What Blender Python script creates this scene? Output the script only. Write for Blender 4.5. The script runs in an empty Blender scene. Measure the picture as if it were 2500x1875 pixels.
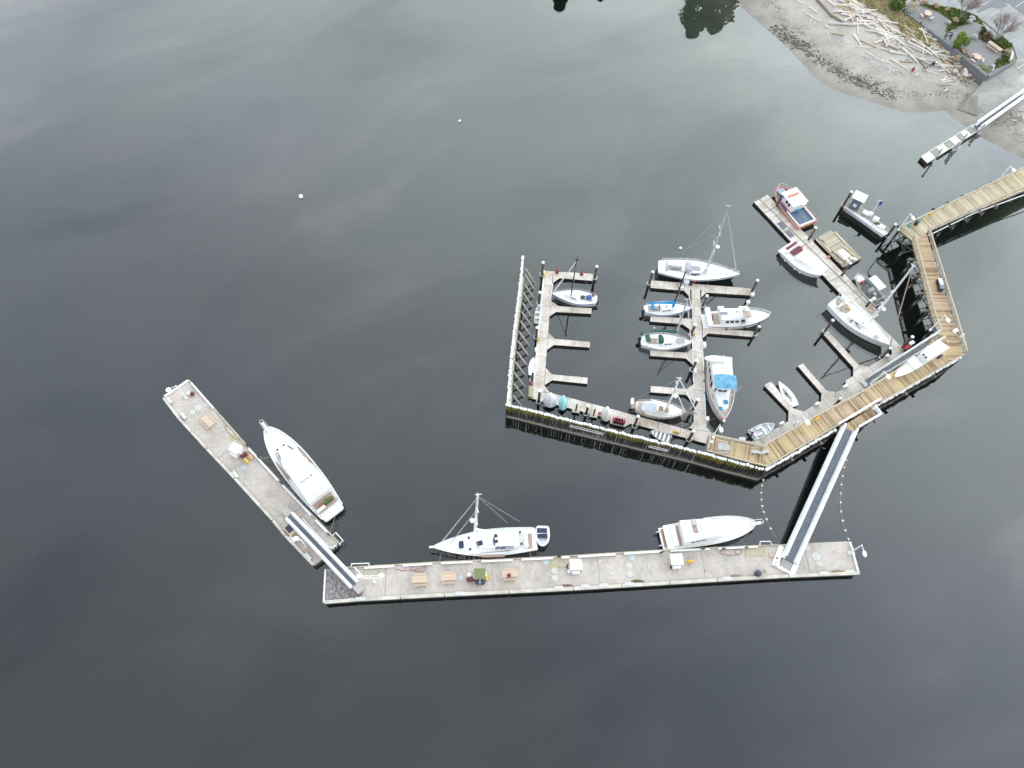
import bpy, math, random
import numpy as np
from mathutils import Vector, noise as mnoise

# ------------------------------------------------------------------ camera
scene = bpy.context.scene
C = scene.collection
FPX, CAMH = 1800.0, 95.0                    # focal length in photo pixels, camera height
_n = np.array([-28.0, 943.0, FPX]); _n /= np.linalg.norm(_n)
_u = -_n
_ez = np.array([0, 0, 1.0]); _Y = _ez - _ez.dot(_u) * _u; _Y /= np.linalg.norm(_Y); _X = np.cross(_Y, _u)
MW = np.array([_X, _Y, _u])                 # camera (right, down, forward) -> world
cam_d = bpy.data.cameras.new('camera'); cam = bpy.data.objects.new('camera', cam_d); C.objects.link(cam)
cam_d.sensor_width = 36; cam_d.lens = FPX / 2500 * 36; cam_d.clip_start = 1; cam_d.clip_end = 6000
r_, d_, f_ = MW[:, 0], MW[:, 1], MW[:, 2]
from mathutils import Matrix
cam.matrix_world = Matrix(((r_[0], -d_[0], -f_[0], 0), (r_[1], -d_[1], -f_[1], 0), (r_[2], -d_[2], -f_[2], CAMH), (0, 0, 0, 1)))
scene.camera = cam

# ------------------------------------------------------------------ world (overcast), sun, exposure
SUN_EL, SUN_AZ = 52, 195
world = bpy.data.worlds.new('World'); scene.world = world; world.use_nodes = True
nt = world.node_tree; nt.nodes.clear()
def N(nt, t, **k):
    n = nt.nodes.new(t)
    for a, b in k.items(): setattr(n, a, b)
    return n
out = N(nt, 'ShaderNodeOutputWorld'); bg = N(nt, 'ShaderNodeBackground'); bg.inputs['Strength'].default_value = 0.1
sky = N(nt, 'ShaderNodeTexSky', sky_type='NISHITA', sun_disc=False)
sky.sun_elevation = math.radians(SUN_EL); sky.sun_rotation = math.radians(SUN_AZ)
tc = N(nt, 'ShaderNodeTexCoord')
def math_n(nt, op, a, b=None, clamp=False):
    m = N(nt, 'ShaderNodeMath', operation=op); m.use_clamp = clamp
    for i, v in enumerate((a, b)):
        if v is None: continue
        if isinstance(v, (int, float)): m.inputs[i].default_value = v
        else: nt.links.new(v, m.inputs[i])
    return m.outputs[0]
def ramp_n(nt, fac, stops, interp='LINEAR'):
    r = N(nt, 'ShaderNodeValToRGB'); r.color_ramp.interpolation = interp
    e = r.color_ramp.elements
    while len(e) > 1: e.remove(e[-1])
    e[0].position = stops[0][0]; e[0].color = (*stops[0][1], 1)
    for p, c in stops[1:]:
        x = e.new(p); x.color = (*c, 1)
    nt.links.new(fac, r.inputs[0]); return r.outputs[0]
# cloud deck: darker overhead, bright low in the north; projected onto a flat layer so it streaks with height
sep = N(nt, 'ShaderNodeSeparateXYZ'); nt.links.new(tc.outputs['Generated'], sep.inputs[0])
zz = math_n(nt, 'MAXIMUM', sep.outputs[2], 0.06)
cx_ = math_n(nt, 'DIVIDE', sep.outputs[0], zz); cy_ = math_n(nt, 'DIVIDE', sep.outputs[1], zz)
cmb = N(nt, 'ShaderNodeCombineXYZ'); nt.links.new(cx_, cmb.inputs[0]); nt.links.new(cy_, cmb.inputs[1])
def cloud(rot, scale, loc, sc, det, dist):
    mp = N(nt, 'ShaderNodeMapping', vector_type='POINT'); mp.inputs['Rotation'].default_value = (0, 0, math.radians(rot)); mp.inputs['Scale'].default_value = scale
    mp.inputs['Location'].default_value = loc; vr = N(nt, 'ShaderNodeVectorRotate', rotation_type='Z_AXIS'); vr.inputs['Angle'].default_value = math.radians(rot)
    nt.links.new(cmb.outputs[0], vr.inputs[0]); mp.inputs['Rotation'].default_value = (0, 0, 0); nt.links.new(vr.outputs[0], mp.inputs[0])
    nz = N(nt, 'ShaderNodeTexNoise'); nz.inputs['Scale'].default_value = sc; nz.inputs['Detail'].default_value = det; nz.inputs['Roughness'].default_value = .55
    nz.inputs['Distortion'].default_value = dist; nt.links.new(mp.outputs[0], nz.inputs['Vector']); return nz.outputs[0]
big_c = cloud(0, (1, 1, 1), (3.4, 1.7, 0), 1.5, 4, .4)
wisp = cloud(-32, (1, 2.2, 1), (.6, 2.9, 0), 2.3, 6, .9)
tint_n = cloud(0, (1, 1, 1), (7.7, 5.1, 0), 1.1, 2, 0)
dotn = N(nt, 'ShaderNodeVectorMath', operation='DOT_PRODUCT'); nt.links.new(tc.outputs['Generated'], dotn.inputs[0])
dotn.inputs[1].default_value = (.26, .82, -.5)
east = math_n(nt, 'MULTIPLY', math_n(nt, 'MAXIMUM', sep.outputs[0], 0.0), .38)
dv = math_n(nt, 'ADD', math_n(nt, 'ADD', dotn.outputs['Value'], east), .5)
grad = ramp_n(nt, dv, [(0.0, (8.7, 9.0, 9.6)), (0.14, (11.0, 11.4, 12.2)), (0.3, (13.4, 13.9, 15.0)), (0.48, (17.6, 18.2, 19.2)), (0.68, (27.2, 28, 28.6)), (0.9, (35.5, 36.5, 36.5)), (1.0, (37, 38.5, 38.5))], 'LINEAR')
cn = math_n(nt, 'ADD', math_n(nt, 'MULTIPLY', big_c, .5), math_n(nt, 'MULTIPLY', wisp, .5))
cl = ramp_n(nt, cn, [(0.34, (.80, .82, .85)), (0.5, (.99, 1.0, 1.01)), (0.66, (1.27, 1.25, 1.23))], 'EASE')
tint = ramp_n(nt, tint_n, [(.38, (.94, 1.01, 1.0)), (.62, (.945, 1.0, 1.075))])
mul = N(nt, 'ShaderNodeMix', data_type='RGBA', blend_type='MULTIPLY'); mul.inputs[0].default_value = 1
nt.links.new(grad, mul.inputs[6]); nt.links.new(cl, mul.inputs[7])
mul2 = N(nt, 'ShaderNodeMix', data_type='RGBA', blend_type='MULTIPLY'); mul2.inputs[0].default_value = 1; nt.links.new(mul.outputs[2], mul2.inputs[6]); nt.links.new(tint, mul2.inputs[7]); mul = mul2
mix = N(nt, 'ShaderNodeMix', data_type='RGBA'); mix.inputs[0].default_value = .95
nt.links.new(sky.outputs[0], mix.inputs[6]); nt.links.new(mul.outputs[2], mix.inputs[7])
nt.links.new(mix.outputs[2], bg.inputs[0]); nt.links.new(bg.outputs[0], out.inputs[0])
sun_d = bpy.data.lights.new('sun', 'SUN'); sun = bpy.data.objects.new('sun', sun_d); C.objects.link(sun)
sun_d.energy = 0.8; sun_d.angle = math.radians(22); sun_d.color = (1, .96, .9)
a_, e_ = math.radians(SUN_AZ), math.radians(SUN_EL)
sv = Vector((math.sin(a_) * math.cos(e_), math.cos(a_) * math.cos(e_), math.sin(e_)))
sun.rotation_euler = sv.to_track_quat('Z', 'Y').to_euler(); sun.location = (0, -60, 90)
scene.view_settings.view_transform = 'Standard'; scene.view_settings.look = 'None'
scene.view_settings.exposure = 0.0; scene.view_settings.gamma = 1
scene.render.resolution_x = 1024; scene.render.resolution_y = 768
scene.cycles.transparent_max_bounces = 12

# ------------------------------------------------------------------ photo pixel -> point on a level plane of the place
REG = {'Z': (0, 0, 1), 'A': (380, 900, 4.424), 'B': (600, 1150, 4.74), 'C': (760, 1150, 3.6867), 'D': (1000, 1300, 4.424), 'E': (1400, 1200, 4.424),
       'F': (1750, 1000, 3.6875), 'H': (1200, 600, 3.687), 'I': (1550, 480, 5.186), 'J': (1500, 680, 3.95),
       'K': (1820, 430, 5.184), 'L': (1950, 650, 4.74), 'M': (1780, 800, 4.74), 'N': (2150, 180, 3.771),
       'O': (1780, 0, 3.072), 'P': (2150, 0, 6.32), 'Q': (1220, 950, 4.424), 'a': (2100, 780, 7.9), 'b': (2140, 520, 9.217),
       'c': (1880, 980, 7.9), 'd': (1700, 1020, 8.508), 'e': (1700, 840, 13.825), 'f': (1240, 900, 10.055), 'g': (1240, 780, 8.3),
       'h': (860, 1370, 15.08), 'i': (1860, 1300, 7.9), 'j': (2200, 120, 10.055)}
def ray(r, x, y):
    ox, oy, s = REG[r]
    return MW @ np.array([ox + x / s - 1250, oy + y / s - 937.5, FPX])
def G(r, x, y, z=0.0):
    d = ray(r, x, y); t = (z - CAMH) / d[2]
    return Vector((d[0] * t, d[1] * t, z))
def topz(p, r, x, y):
    "height at which the vertical line through p meets the sight line of a photo point"
    d = ray(r, x, y); t = (d[0] * p[0] + d[1] * p[1]) / (d[0] ** 2 + d[1] ** 2)
    return CAMH + t * d[2]

# ------------------------------------------------------------------ things and meshes
random.seed(11)
def thing(name, label, cat, loc=(0, 0, 0), rz=0.0, group=None):
    o = bpy.data.objects.new(name, None); C.objects.link(o); o.empty_display_size = .3
    o.location = loc; o.rotation_euler = (0, 0, rz)
    o['label'] = label; o['category'] = cat
    if group: o['group'] = group
    return o
def tag(o, label, cat, group=None, kind=None):
    o['label'] = label; o['category'] = cat
    if group: o['group'] = group
    if kind: o['kind'] = kind
    return o
def copy_tree(o, parent=None):
    c = o.copy(); C.objects.link(c)
    if parent: c.parent = parent
    for ch in o.children: copy_tree(ch, c)
    return c

class MB:
    def __init__(s, org=(0, 0, 0)):
        s.v = []; s.f = []; s.m = []; s.o = Vector(org)
    def add(s, vs, fs, mi=0):
        b = len(s.v); s.v += [tuple(Vector(v) - s.o) for v in vs]
        s.f += [tuple(i + b for i in f) for f in fs]; s.m += [mi] * len(fs); return s
    def box(s, c, size, rz=0.0, mi=0, tilt=None):
        "c = centre of the bottom face"
        sx, sy, sz = size[0] / 2, size[1] / 2, size[2]; ca, sa = math.cos(rz), math.sin(rz)
        vs = []
        for z in (0, sz):
            for x, y in ((-sx, -sy), (sx, -sy), (sx, sy), (-sx, sy)):
                vs.append((c[0] + x * ca - y * sa, c[1] + x * sa + y * ca, c[2] + z))
        return s.add(vs, [(3, 2, 1, 0), (4, 5, 6, 7), (0, 1, 5, 4), (1, 2, 6, 5), (2, 3, 7, 6), (3, 0, 4, 7)], mi)
    def prism(s, poly, z0, z1, mi=0, mis=None, inset=0):
        n = len(poly)
        ar = sum(poly[i][0] * poly[(i + 1) % n][1] - poly[(i + 1) % n][0] * poly[i][1] for i in range(n))
        if ar < 0: poly = list(poly)[::-1]
        vs = [(p[0], p[1], z0) for p in poly] + [(p[0], p[1], z1) for p in poly]
        s.add(vs, [tuple(range(n, 2 * n))], mi)
        b = len(s.v) - 2 * n
        fs = [(i, (i + 1) % n, (i + 1) % n + n, i + n) for i in range(n)] + [tuple(range(n - 1, -1, -1))]
        s.f += [tuple(i + b for i in f) for f in fs]; s.m += [mi if mis is None else mis] * len(fs)
        return s
    def tube(s, pts, r, n=6, mi=0, r1=None, closed=False, caps=True):
        pts = [Vector(p) for p in pts]; k = len(pts); rings = []
        r1 = r if r1 is None else r1
        for i, p in enumerate(pts):
            if closed: t = pts[(i + 1) % k] - pts[i - 1]
            else: t = pts[min(i + 1, k - 1)] - pts[max(i - 1, 0)]
            if t.length < 1e-9: t = Vector((0, 0, 1))
            t.normalize()
            a = Vector((0, 0, 1)) if abs(t.z) < .9 else Vector((1, 0, 0))
            u = t.cross(a).normalized(); w = t.cross(u)
            rr = r + (r1 - r) * i / max(k - 1, 1)
            rings.append([p + (u * math.cos(2 * math.pi * j / n) + w * math.sin(2 * math.pi * j / n)) * rr for j in range(n)])
        vs = [v for g in rings for v in g]; fs = []
        for i in range(k if closed else k - 1):
            for j in range(n):
                a, b = i * n + j, i * n + (j + 1) % n; i2 = (i + 1) % k
                fs.append((a, b, i2 * n + (j + 1) % n, i2 * n + j))
        if not closed and caps: fs += [tuple(range(n - 1, -1, -1)), tuple((k - 1) * n + j for j in range(n))]
        return s.add(vs, fs, mi)
    def cyl(s, c, r, h, n=12, mi=0, r1=None):
        r1 = r if r1 is None else r1
        vs = [(c[0] + r * math.cos(2 * math.pi * j / n), c[1] + r * math.sin(2 * math.pi * j / n), c[2]) for j in range(n)]
        vs += [(c[0] + r1 * math.cos(2 * math.pi * j / n), c[1] + r1 * math.sin(2 * math.pi * j / n), c[2] + h) for j in range(n)]
        return s.add(vs, [(j, (j + 1) % n, n + (j + 1) % n, n + j) for j in range(n)] + [tuple(range(n - 1, -1, -1)), tuple(range(n, 2 * n))], mi)
    def loft(s, rings, mi=0, cap0=True, cap1=True, closed=True):
        n = len(rings[0]); vs = [v for g in rings for v in g]; fs = []
        for i in range(len(rings) - 1):
            for j in range(n if closed else n - 1):
                a, b = i * n + j, i * n + (j + 1) % n
                fs.append((a, b, b + n, a + n))
        if cap0: fs.append(tuple(range(n - 1, -1, -1)))
        if cap1: fs.append(tuple((len(rings) - 1) * n + j for j in range(n)))
        return s.add(vs, fs, mi)
    def ball(s, c, r, n=10, m=6, mi=0, sc=(1, 1, 1), jit=0.0, seed=0):
        rnd = random.Random(seed); rings = []
        for i in range(1, m):
            a = math.pi * i / m
            rings.append([(c[0] + r * sc[0] * math.sin(a) * math.cos(2 * math.pi * j / n) * (1 + rnd.uniform(-jit, jit)),
                           c[1] + r * sc[1] * math.sin(a) * math.sin(2 * math.pi * j / n) * (1 + rnd.uniform(-jit, jit)),
                           c[2] - r * sc[2] * math.cos(a) * (1 + rnd.uniform(-jit, jit))) for j in range(n)])
        b = len(s.v); s.loft(rings, mi, False, False)
        k = len(s.v); s.v += [tuple(Vector((c[0], c[1], c[2] - r * sc[2])) - s.o), tuple(Vector((c[0], c[1], c[2] + r * sc[2])) - s.o)]
        for j in range(n):
            s.f.append((b + (j + 1) % n, b + j, k)); s.m.append(mi)
            l = b + (m - 2) * n; s.f.append((l + j, l + (j + 1) % n, k + 1)); s.m.append(mi)
        return s
    def build(s, name, mats, parent=None, smooth=False, uvdir=None, bevel=0):
        me = bpy.data.meshes.new(name); me.from_pydata(s.v, [], s.f)
        if not isinstance(mats, (list, tuple)): mats = [mats]
        for m in mats: me.materials.append(m)
        me.polygons.foreach_set('material_index', s.m)
        if smooth: me.polygons.foreach_set('use_smooth', [True] * len(s.f))
        if uvdir is not None:
            u = Vector((uvdir[0], uvdir[1], 0)).normalized(); w = Vector((-u.y, u.x, 0))
            uv = me.uv_layers.new(name='UVMap')
            for l in me.loops:
                p = Vector(s.v[l.vertex_index]) + s.o; uv.data[l.index].uv = (p.dot(u), p.dot(w))
        me.update()
        o = bpy.data.objects.new(name, me); C.objects.link(o)
        if parent: o.parent = parent
        else: o.location = s.o
        if bevel:
            b = o.modifiers.new('bevel', 'BEVEL'); b.width = bevel; b.segments = 2; b.limit_method = 'ANGLE'
        return o

# ------------------------------------------------------------------ materials
def mat(name, col, rough=.6, var=.12, scale=2.0, metal=0.0, bump=0.0, col2=None, detail=4, stretch=None, coord='Object', spec=None, streak=None):
    m = bpy.data.materials.new(name); m.use_nodes = True; nt = m.node_tree; b = nt.nodes['Principled BSDF']
    b.inputs['Roughness'].default_value = rough; b.inputs['Metallic'].default_value = metal
    if spec is not None: b.inputs['Specular IOR Level'].default_value = spec
    tc = N(nt, 'ShaderNodeTexCoord'); src = tc.outputs[coord]
    if stretch:
        mp = N(nt, 'ShaderNodeMapping'); mp.inputs['Scale'].default_value = stretch; nt.links.new(src, mp.inputs[0]); src = mp.outputs[0]
    nz = N(nt, 'ShaderNodeTexNoise'); nz.inputs['Scale'].default_value = scale; nz.inputs['Detail'].default_value = detail
    nt.links.new(src, nz.inputs['Vector'])
    c2 = col2 or tuple(min(1, c * (1 + var)) for c in col); c1 = col if col2 else tuple(c * (1 - var) for c in col)
    nt.links.new(ramp_n(nt, nz.outputs[0], [(.3, c1), (.7, c2)]), b.inputs['Base Color'])
    if bump:
        bp = N(nt, 'ShaderNodeBump'); bp.inputs['Strength'].default_value = 1; bp.inputs['Distance'].default_value = bump
        nt.links.new(nz.outputs[0], bp.inputs['Height']); nt.links.new(bp.outputs[0], b.inputs['Normal'])
    return m
white = mat('white_gelcoat', (.78, .78, .77), .3, .04, 1.5)
offwhite = mat('offwhite_deck', (.66, .65, .62), .6, .06, 2.5)
greydeck = mat('grey_nonskid', (.36, .37, .39), .7, .08, 3)
whitepaint = mat('white_paint', (.75, .75, .74), .5, .06, 3)
capwhite = mat('white_plastic_cap', (.82, .82, .8), .4, .05, 6)
alum = mat('aluminium', (.5, .51, .53), .45, .1, 3, metal=.35)
alumdull = mat('dull_aluminium', (.3, .32, .34), .55, .15, 3, metal=.3)
silver = mat('silver_spar', (.52, .53, .56), .35, .05, 3, metal=.3)
black = mat('black_paint', (.012, .012, .014), .4, .3, 3)
blackhull = mat('navy_black_hull', (.008, .010, .018), .22, .3, 2)
darkglass = mat('dark_glass', (.02, .022, .03), .12, .2, 4)
greyglass = mat('tinted_windscreen', (.10, .09, .16), .15, .2, 2)
rubber = mat('dark_rubber', (.02, .02, .022), .7, .2, 4)
teak = mat('teak', (.27, .17, .11), .65, .14, 3, stretch=(1, 12, 1))
teakpink = mat('weathered_teak', (.36, .25, .20), .7, .12, 3, stretch=(2, 10, 1))
teakpale = mat('pale_teak', (.40, .33, .27), .7, .12, 3, stretch=(2, 10, 1))
bluecanvas = mat('blue_canvas', (.035, .22, .40), .85, .18, 4, bump=.03)
bluecover = mat('bright_blue_cover', (.01, .24, .50), .8, .15, 4, bump=.02)
greencanvas = mat('green_canvas', (.025, .10, .07), .85, .2, 4, bump=.02)
redcanvas = mat('maroon_canvas', (.20, .06, .07), .85, .15, 4)
maroon = mat('maroon_rubber', (.14, .012, .03), .5, .2, 5)
red = mat('red_paint', (.5, .03, .04), .5, .15, 4)
darkred = mat('dark_red_hull', (.10, .01, .016), .3, .2, 2)
orange = mat('orange_foam', (.50, .21, .15), .7, .12, 3)
yellow = mat('yellow_plastic', (.62, .36, .02), .5, .12, 4)
yellowline = mat('yellow_marking', (.42, .38, .20), .8, .25, 5)
green = mat('green_plastic', (.03, .30, .20), .5, .15, 4)
tealp = mat('teal_plastic', (.05, .17, .19), .5, .15, 4)
turq = mat('turquoise_paint', (.33, .74, .76), .5, .08, 3)
palegrey = mat('pale_grey_hull', (.56, .58, .63), .5, .06, 3)
bluep = mat('blue_plastic', (.02, .08, .35), .5, .15, 4)
bluedeck = mat('blue_grey_deck', (.11, .15, .22), .6, .2, 4)
tan = mat('new_timber', (.56, .43, .31), .7, .12, 3, stretch=(1, 9, 1))
salmon = mat('salmon_tabletop', (.60, .42, .33), .7, .08, 4)
binblack = mat('charcoal_plastic', (.035, .04, .055), .5, .2, 4)
rope = mat('rope', (.38, .34, .24), .9, .1, 8)
hosered = mat('red_hose', (.36, .15, .13), .7, .15, 4)
solar = mat('solar_cells', (.025, .032, .07), .2, .5, 9)
floatyellow = mat('cream_float', (.75, .70, .5), .5, .06, 5)
rubble = mat('grey_boulder', (.30, .31, .31), .85, .35, 1.6, bump=.08)
rustpost = mat('rusty_steel', (.14, .09, .07), .8, .3, 5)
gwdeck = mat('grey_gangway_grating', (.13, .145, .175), .7, .18, 1.2)
gwdeck2 = mat('green_grey_gangway_deck', (.19, .20, .20), .7, .18, 1.2)
moss = mat('moss_heap', (.09, .09, .03), .95, .5, 6, bump=.05)

def concrete_mat(name, col, joint=3.1, stain=(.62, .6, .5), crossline=True, stainamt=.55, plank=0.0):
    m = bpy.data.materials.new(name); m.use_nodes = True; nt = m.node_tree; b = nt.nodes['Principled BSDF']; b.inputs['Roughness'].default_value = .85
    geo = N(nt, 'ShaderNodeNewGeometry'); uv = N(nt, 'ShaderNodeUVMap')
    n1 = N(nt, 'ShaderNodeTexNoise'); n1.inputs['Scale'].default_value = .35; n1.inputs['Detail'].default_value = 6; n1.inputs['Roughness'].default_value = .6
    n2 = N(nt, 'ShaderNodeTexNoise'); n2.inputs['Scale'].default_value = 3.5; n2.inputs['Detail'].default_value = 5
    mp = N(nt, 'ShaderNodeMapping'); mp.inputs['Scale'].default_value = (5, .7, 1); nt.links.new(uv.outputs[0], mp.inputs[0])
    n3 = N(nt, 'ShaderNodeTexNoise'); n3.inputs['Scale'].default_value = 1.4; n3.inputs['Detail'].default_value = 3; nt.links.new(mp.outputs[0], n3.inputs['Vector'])
    for n in (n1, n2): nt.links.new(geo.outputs['Position'], n.inputs['Vector'])
    c1 = ramp_n(nt, n1.outputs[0], [(.32, tuple(c * s for c, s in zip(col, stain))), (.52, col), (.72, tuple(c * 1.12 for c in col))])
    c2 = ramp_n(nt, n2.outputs[0], [(.3, (.84, .84, .85)), (.6, (1, 1, 1)), (.75, (1.05, 1.04, 1.02))])
    c3 = ramp_n(nt, n3.outputs[0], [(.32, (.86, .85, .83)), (.6, (1.03, 1.03, 1.03))])
    x1 = N(nt, 'ShaderNodeMix', data_type='RGBA', blend_type='MULTIPLY'); x1.inputs[0].default_value = stainamt + .3; nt.links.new(c1, x1.inputs[6]); nt.links.new(c2, x1.inputs[7])
    x2 = N(nt, 'ShaderNodeMix', data_type='RGBA', blend_type='MULTIPLY'); x2.inputs[0].default_value = .8; nt.links.new(x1.outputs[2], x2.inputs[6]); nt.links.new(c3, x2.inputs[7])
    sp = N(nt, 'ShaderNodeSeparateXYZ'); nt.links.new(uv.outputs[0], sp.inputs[0])
    fr = math_n(nt, 'FRACT', math_n(nt, 'DIVIDE', sp.outputs[0], joint))
    ln = math_n(nt, 'LESS_THAN', fr, .09 / joint)
    x3 = N(nt, 'ShaderNodeMix', data_type='RGBA', blend_type='MULTIPLY'); nt.links.new(math_n(nt, 'MULTIPLY', ln, .75), x3.inputs[0])
    nt.links.new(x2.outputs[2], x3.inputs[6]); x3.inputs[7].default_value = (.45, .43, .42, 1)
    n6 = N(nt, 'ShaderNodeTexNoise'); n6.inputs['Scale'].default_value = 2.6; n6.inputs['Detail'].default_value = 1; nt.links.new(geo.outputs['Position'], n6.inputs['Vector'])
    x4 = N(nt, 'ShaderNodeMix', data_type='RGBA'); nt.links.new(ramp_n(nt, n6.outputs[0], [(.745, (0, 0, 0)), (.77, (.6, .6, .6))]), x4.inputs[0]); nt.links.new(x3.outputs[2], x4.inputs[6]); x4.inputs[7].default_value = (.75, .74, .72, 1)
    n7 = N(nt, 'ShaderNodeTexNoise'); n7.inputs['Scale'].default_value = 1.7; n7.inputs['Detail'].default_value = 3; nt.links.new(geo.outputs['Position'], n7.inputs['Vector'])
    x5 = N(nt, 'ShaderNodeMix', data_type='RGBA'); nt.links.new(ramp_n(nt, n7.outputs[0], [(.68, (0, 0, 0)), (.76, (.5, .5, .5))]), x5.inputs[0]); nt.links.new(x4.outputs[2], x5.inputs[6]); x5.inputs[7].default_value = (.17, .14, .11, 1)
    nt.links.new(x5.outputs[2], b.inputs['Base Color']); return m
conc = concrete_mat('dock_concrete', (.62, .555, .505), 3.2)
conc_big = concrete_mat('pier_concrete', (.49, .435, .395), 13.5, stain=(.80, .80, .76), stainamt=.6)
conc_grey = concrete_mat('slab_concrete', (.20, .205, .205), 6.0)
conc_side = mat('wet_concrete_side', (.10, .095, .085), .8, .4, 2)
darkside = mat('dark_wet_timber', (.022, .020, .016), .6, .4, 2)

def plank_mat(name, base, dark, w=.23):
    m = bpy.data.materials.new(name); m.use_nodes = True; nt = m.node_tree; b = nt.nodes['Principled BSDF']; b.inputs['Roughness'].default_value = .8
    uv = N(nt, 'ShaderNodeUVMap'); sp = N(nt, 'ShaderNodeSeparateXYZ'); nt.links.new(uv.outputs[0], sp.inputs[0])
    q = math_n(nt, 'DIVIDE', sp.outputs[0], w); fl = math_n(nt, 'FLOOR', q)
    wn = N(nt, 'ShaderNodeTexWhiteNoise', noise_dimensions='1D'); nt.links.new(fl, wn.inputs['W'])
    geo = N(nt, 'ShaderNodeNewGeometry')
    n1 = N(nt, 'ShaderNodeTexNoise'); n1.inputs['Scale'].default_value = .5; n1.inputs['Detail'].default_value = 5; nt.links.new(geo.outputs['Position'], n1.inputs['Vector'])
    n4 = N(nt, 'ShaderNodeTexNoise'); n4.inputs['Scale'].default_value = .23; n4.inputs['Detail'].default_value = 3; nt.links.new(geo.outputs['Position'], n4.inputs['Vector'])
    mp = N(nt, 'ShaderNodeMapping'); mp.inputs['Scale'].default_value = (6, .9, 1); nt.links.new(uv.outputs[0], mp.inputs[0])
    n2 = N(nt, 'ShaderNodeTexNoise'); n2.inputs['Scale'].default_value = 2; n2.inputs['Detail'].default_value = 4; nt.links.new(mp.outputs[0], n2.inputs['Vector'])
    f = math_n(nt, 'ADD', math_n(nt, 'MULTIPLY', wn.outputs[0], .46), math_n(nt, 'ADD', math_n(nt, 'MULTIPLY', n1.outputs[0], .36), math_n(nt, 'MULTIPLY', n2.outputs[0], .45)))
    c = ramp_n(nt, f, [(.36, dark), (.62, base), (.9, tuple(x * 1.28 for x in base))])
    gr = ramp_n(nt, n4.outputs[0], [(.42, (.92, .94, .74)), (.58, (1, 1, 1))])
    x = N(nt, 'ShaderNodeMix', data_type='RGBA', blend_type='MULTIPLY'); x.inputs[0].default_value = .7; nt.links.new(c, x.inputs[6]); nt.links.new(gr, x.inputs[7])
    ln = math_n(nt, 'LESS_THAN', math_n(nt, 'FRACT', q), .1)
    x3 = N(nt, 'ShaderNodeMix', data_type='RGBA', blend_type='MULTIPLY'); nt.links.new(math_n(nt, 'MULTIPLY', ln, .6), x3.inputs[0])
    nt.links.new(x.outputs[2], x3.inputs[6]); x3.inputs[7].default_value = (.3, .27, .22, 1)
    nt.links.new(x3.outputs[2], b.inputs['Base Color']); return m
plankA = plank_mat('weathered_boardwalk', (.46, .345, .225), (.22, .145, .08))
plankB = plank_mat('pale_boardwalk', (.48, .405, .31), (.31, .245, .175))
plankC = plank_mat('brown_boardwalk', (.42, .30, .20), (.20, .12, .065))
plankR = plank_mat('raft_boards', (.38, .33, .26), (.2, .17, .12), .22)
railwood = mat('railing_timber', (.42, .36, .26), .8, .2, 3)
kerbwood = mat('kerb_timber', (.42, .36, .26), .8, .25, 1.5)
timberdark = mat('under_pier_timber', (.16, .15, .13), .85, .35, 2)

def pile_mat(name, lichen):
    m = bpy.data.materials.new(name); m.use_nodes = True; nt = m.node_tree; b = nt.nodes['Principled BSDF']; b.inputs['Roughness'].default_value = .9
    geo = N(nt, 'ShaderNodeNewGeometry'); sp = N(nt, 'ShaderNodeSeparateXYZ'); nt.links.new(geo.outputs['Position'], sp.inputs[0])
    mp = N(nt, 'ShaderNodeMapping'); mp.inputs['Scale'].default_value = (4, 4, .8); nt.links.new(geo.outputs['Position'], mp.inputs[0])
    n1 = N(nt, 'ShaderNodeTexNoise'); n1.inputs['Scale'].default_value = 1.3; n1.inputs['Detail'].default_value = 4; nt.links.new(mp.outputs[0], n1.inputs['Vector'])
    n5 = N(nt, 'ShaderNodeTexNoise'); n5.inputs['Scale'].default_value = .14; nt.links.new(geo.outputs['Position'], n5.inputs['Vector'])
    zz = math_n(nt, 'ADD', sp.outputs[2], math_n(nt, 'MULTIPLY', math_n(nt, 'SUBTRACT', n1.outputs[0], .5), 2.2 if lichen else 1.2))
    if lichen: zz = math_n(nt, 'ADD', zz, math_n(nt, 'MULTIPLY', math_n(nt, 'SUBTRACT', n5.outputs[0], .42), 3.0))
    f = math_n(nt, 'DIVIDE', zz, 4.2, True)
    top = (.16, .135, .012) if lichen else (.09, .08, .06)
    c = ramp_n(nt, f, [(0, (.17, .155, .13)), (.16, (.20, .185, .16)), (.24, (.05, .042, .038)), (.5, (.025, .022, .024)), (.64, (.03, .027, .02)), (.72, top), (1, tuple(t * 1.15 for t in top))])
    nt.links.new(c, b.inputs['Base Color']); return m
pileA = pile_mat('lichened_timber_pile', True); pileB = pile_mat('dark_timber_pile', False)
pilesolo = mat('weathered_pile', (.11, .10, .065), .9, .45, 2, stretch=(2, 2, .5))
pilebrown = mat('brown_pile', (.10, .07, .055), .9, .4, 2, stretch=(2, 2, .5))
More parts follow.
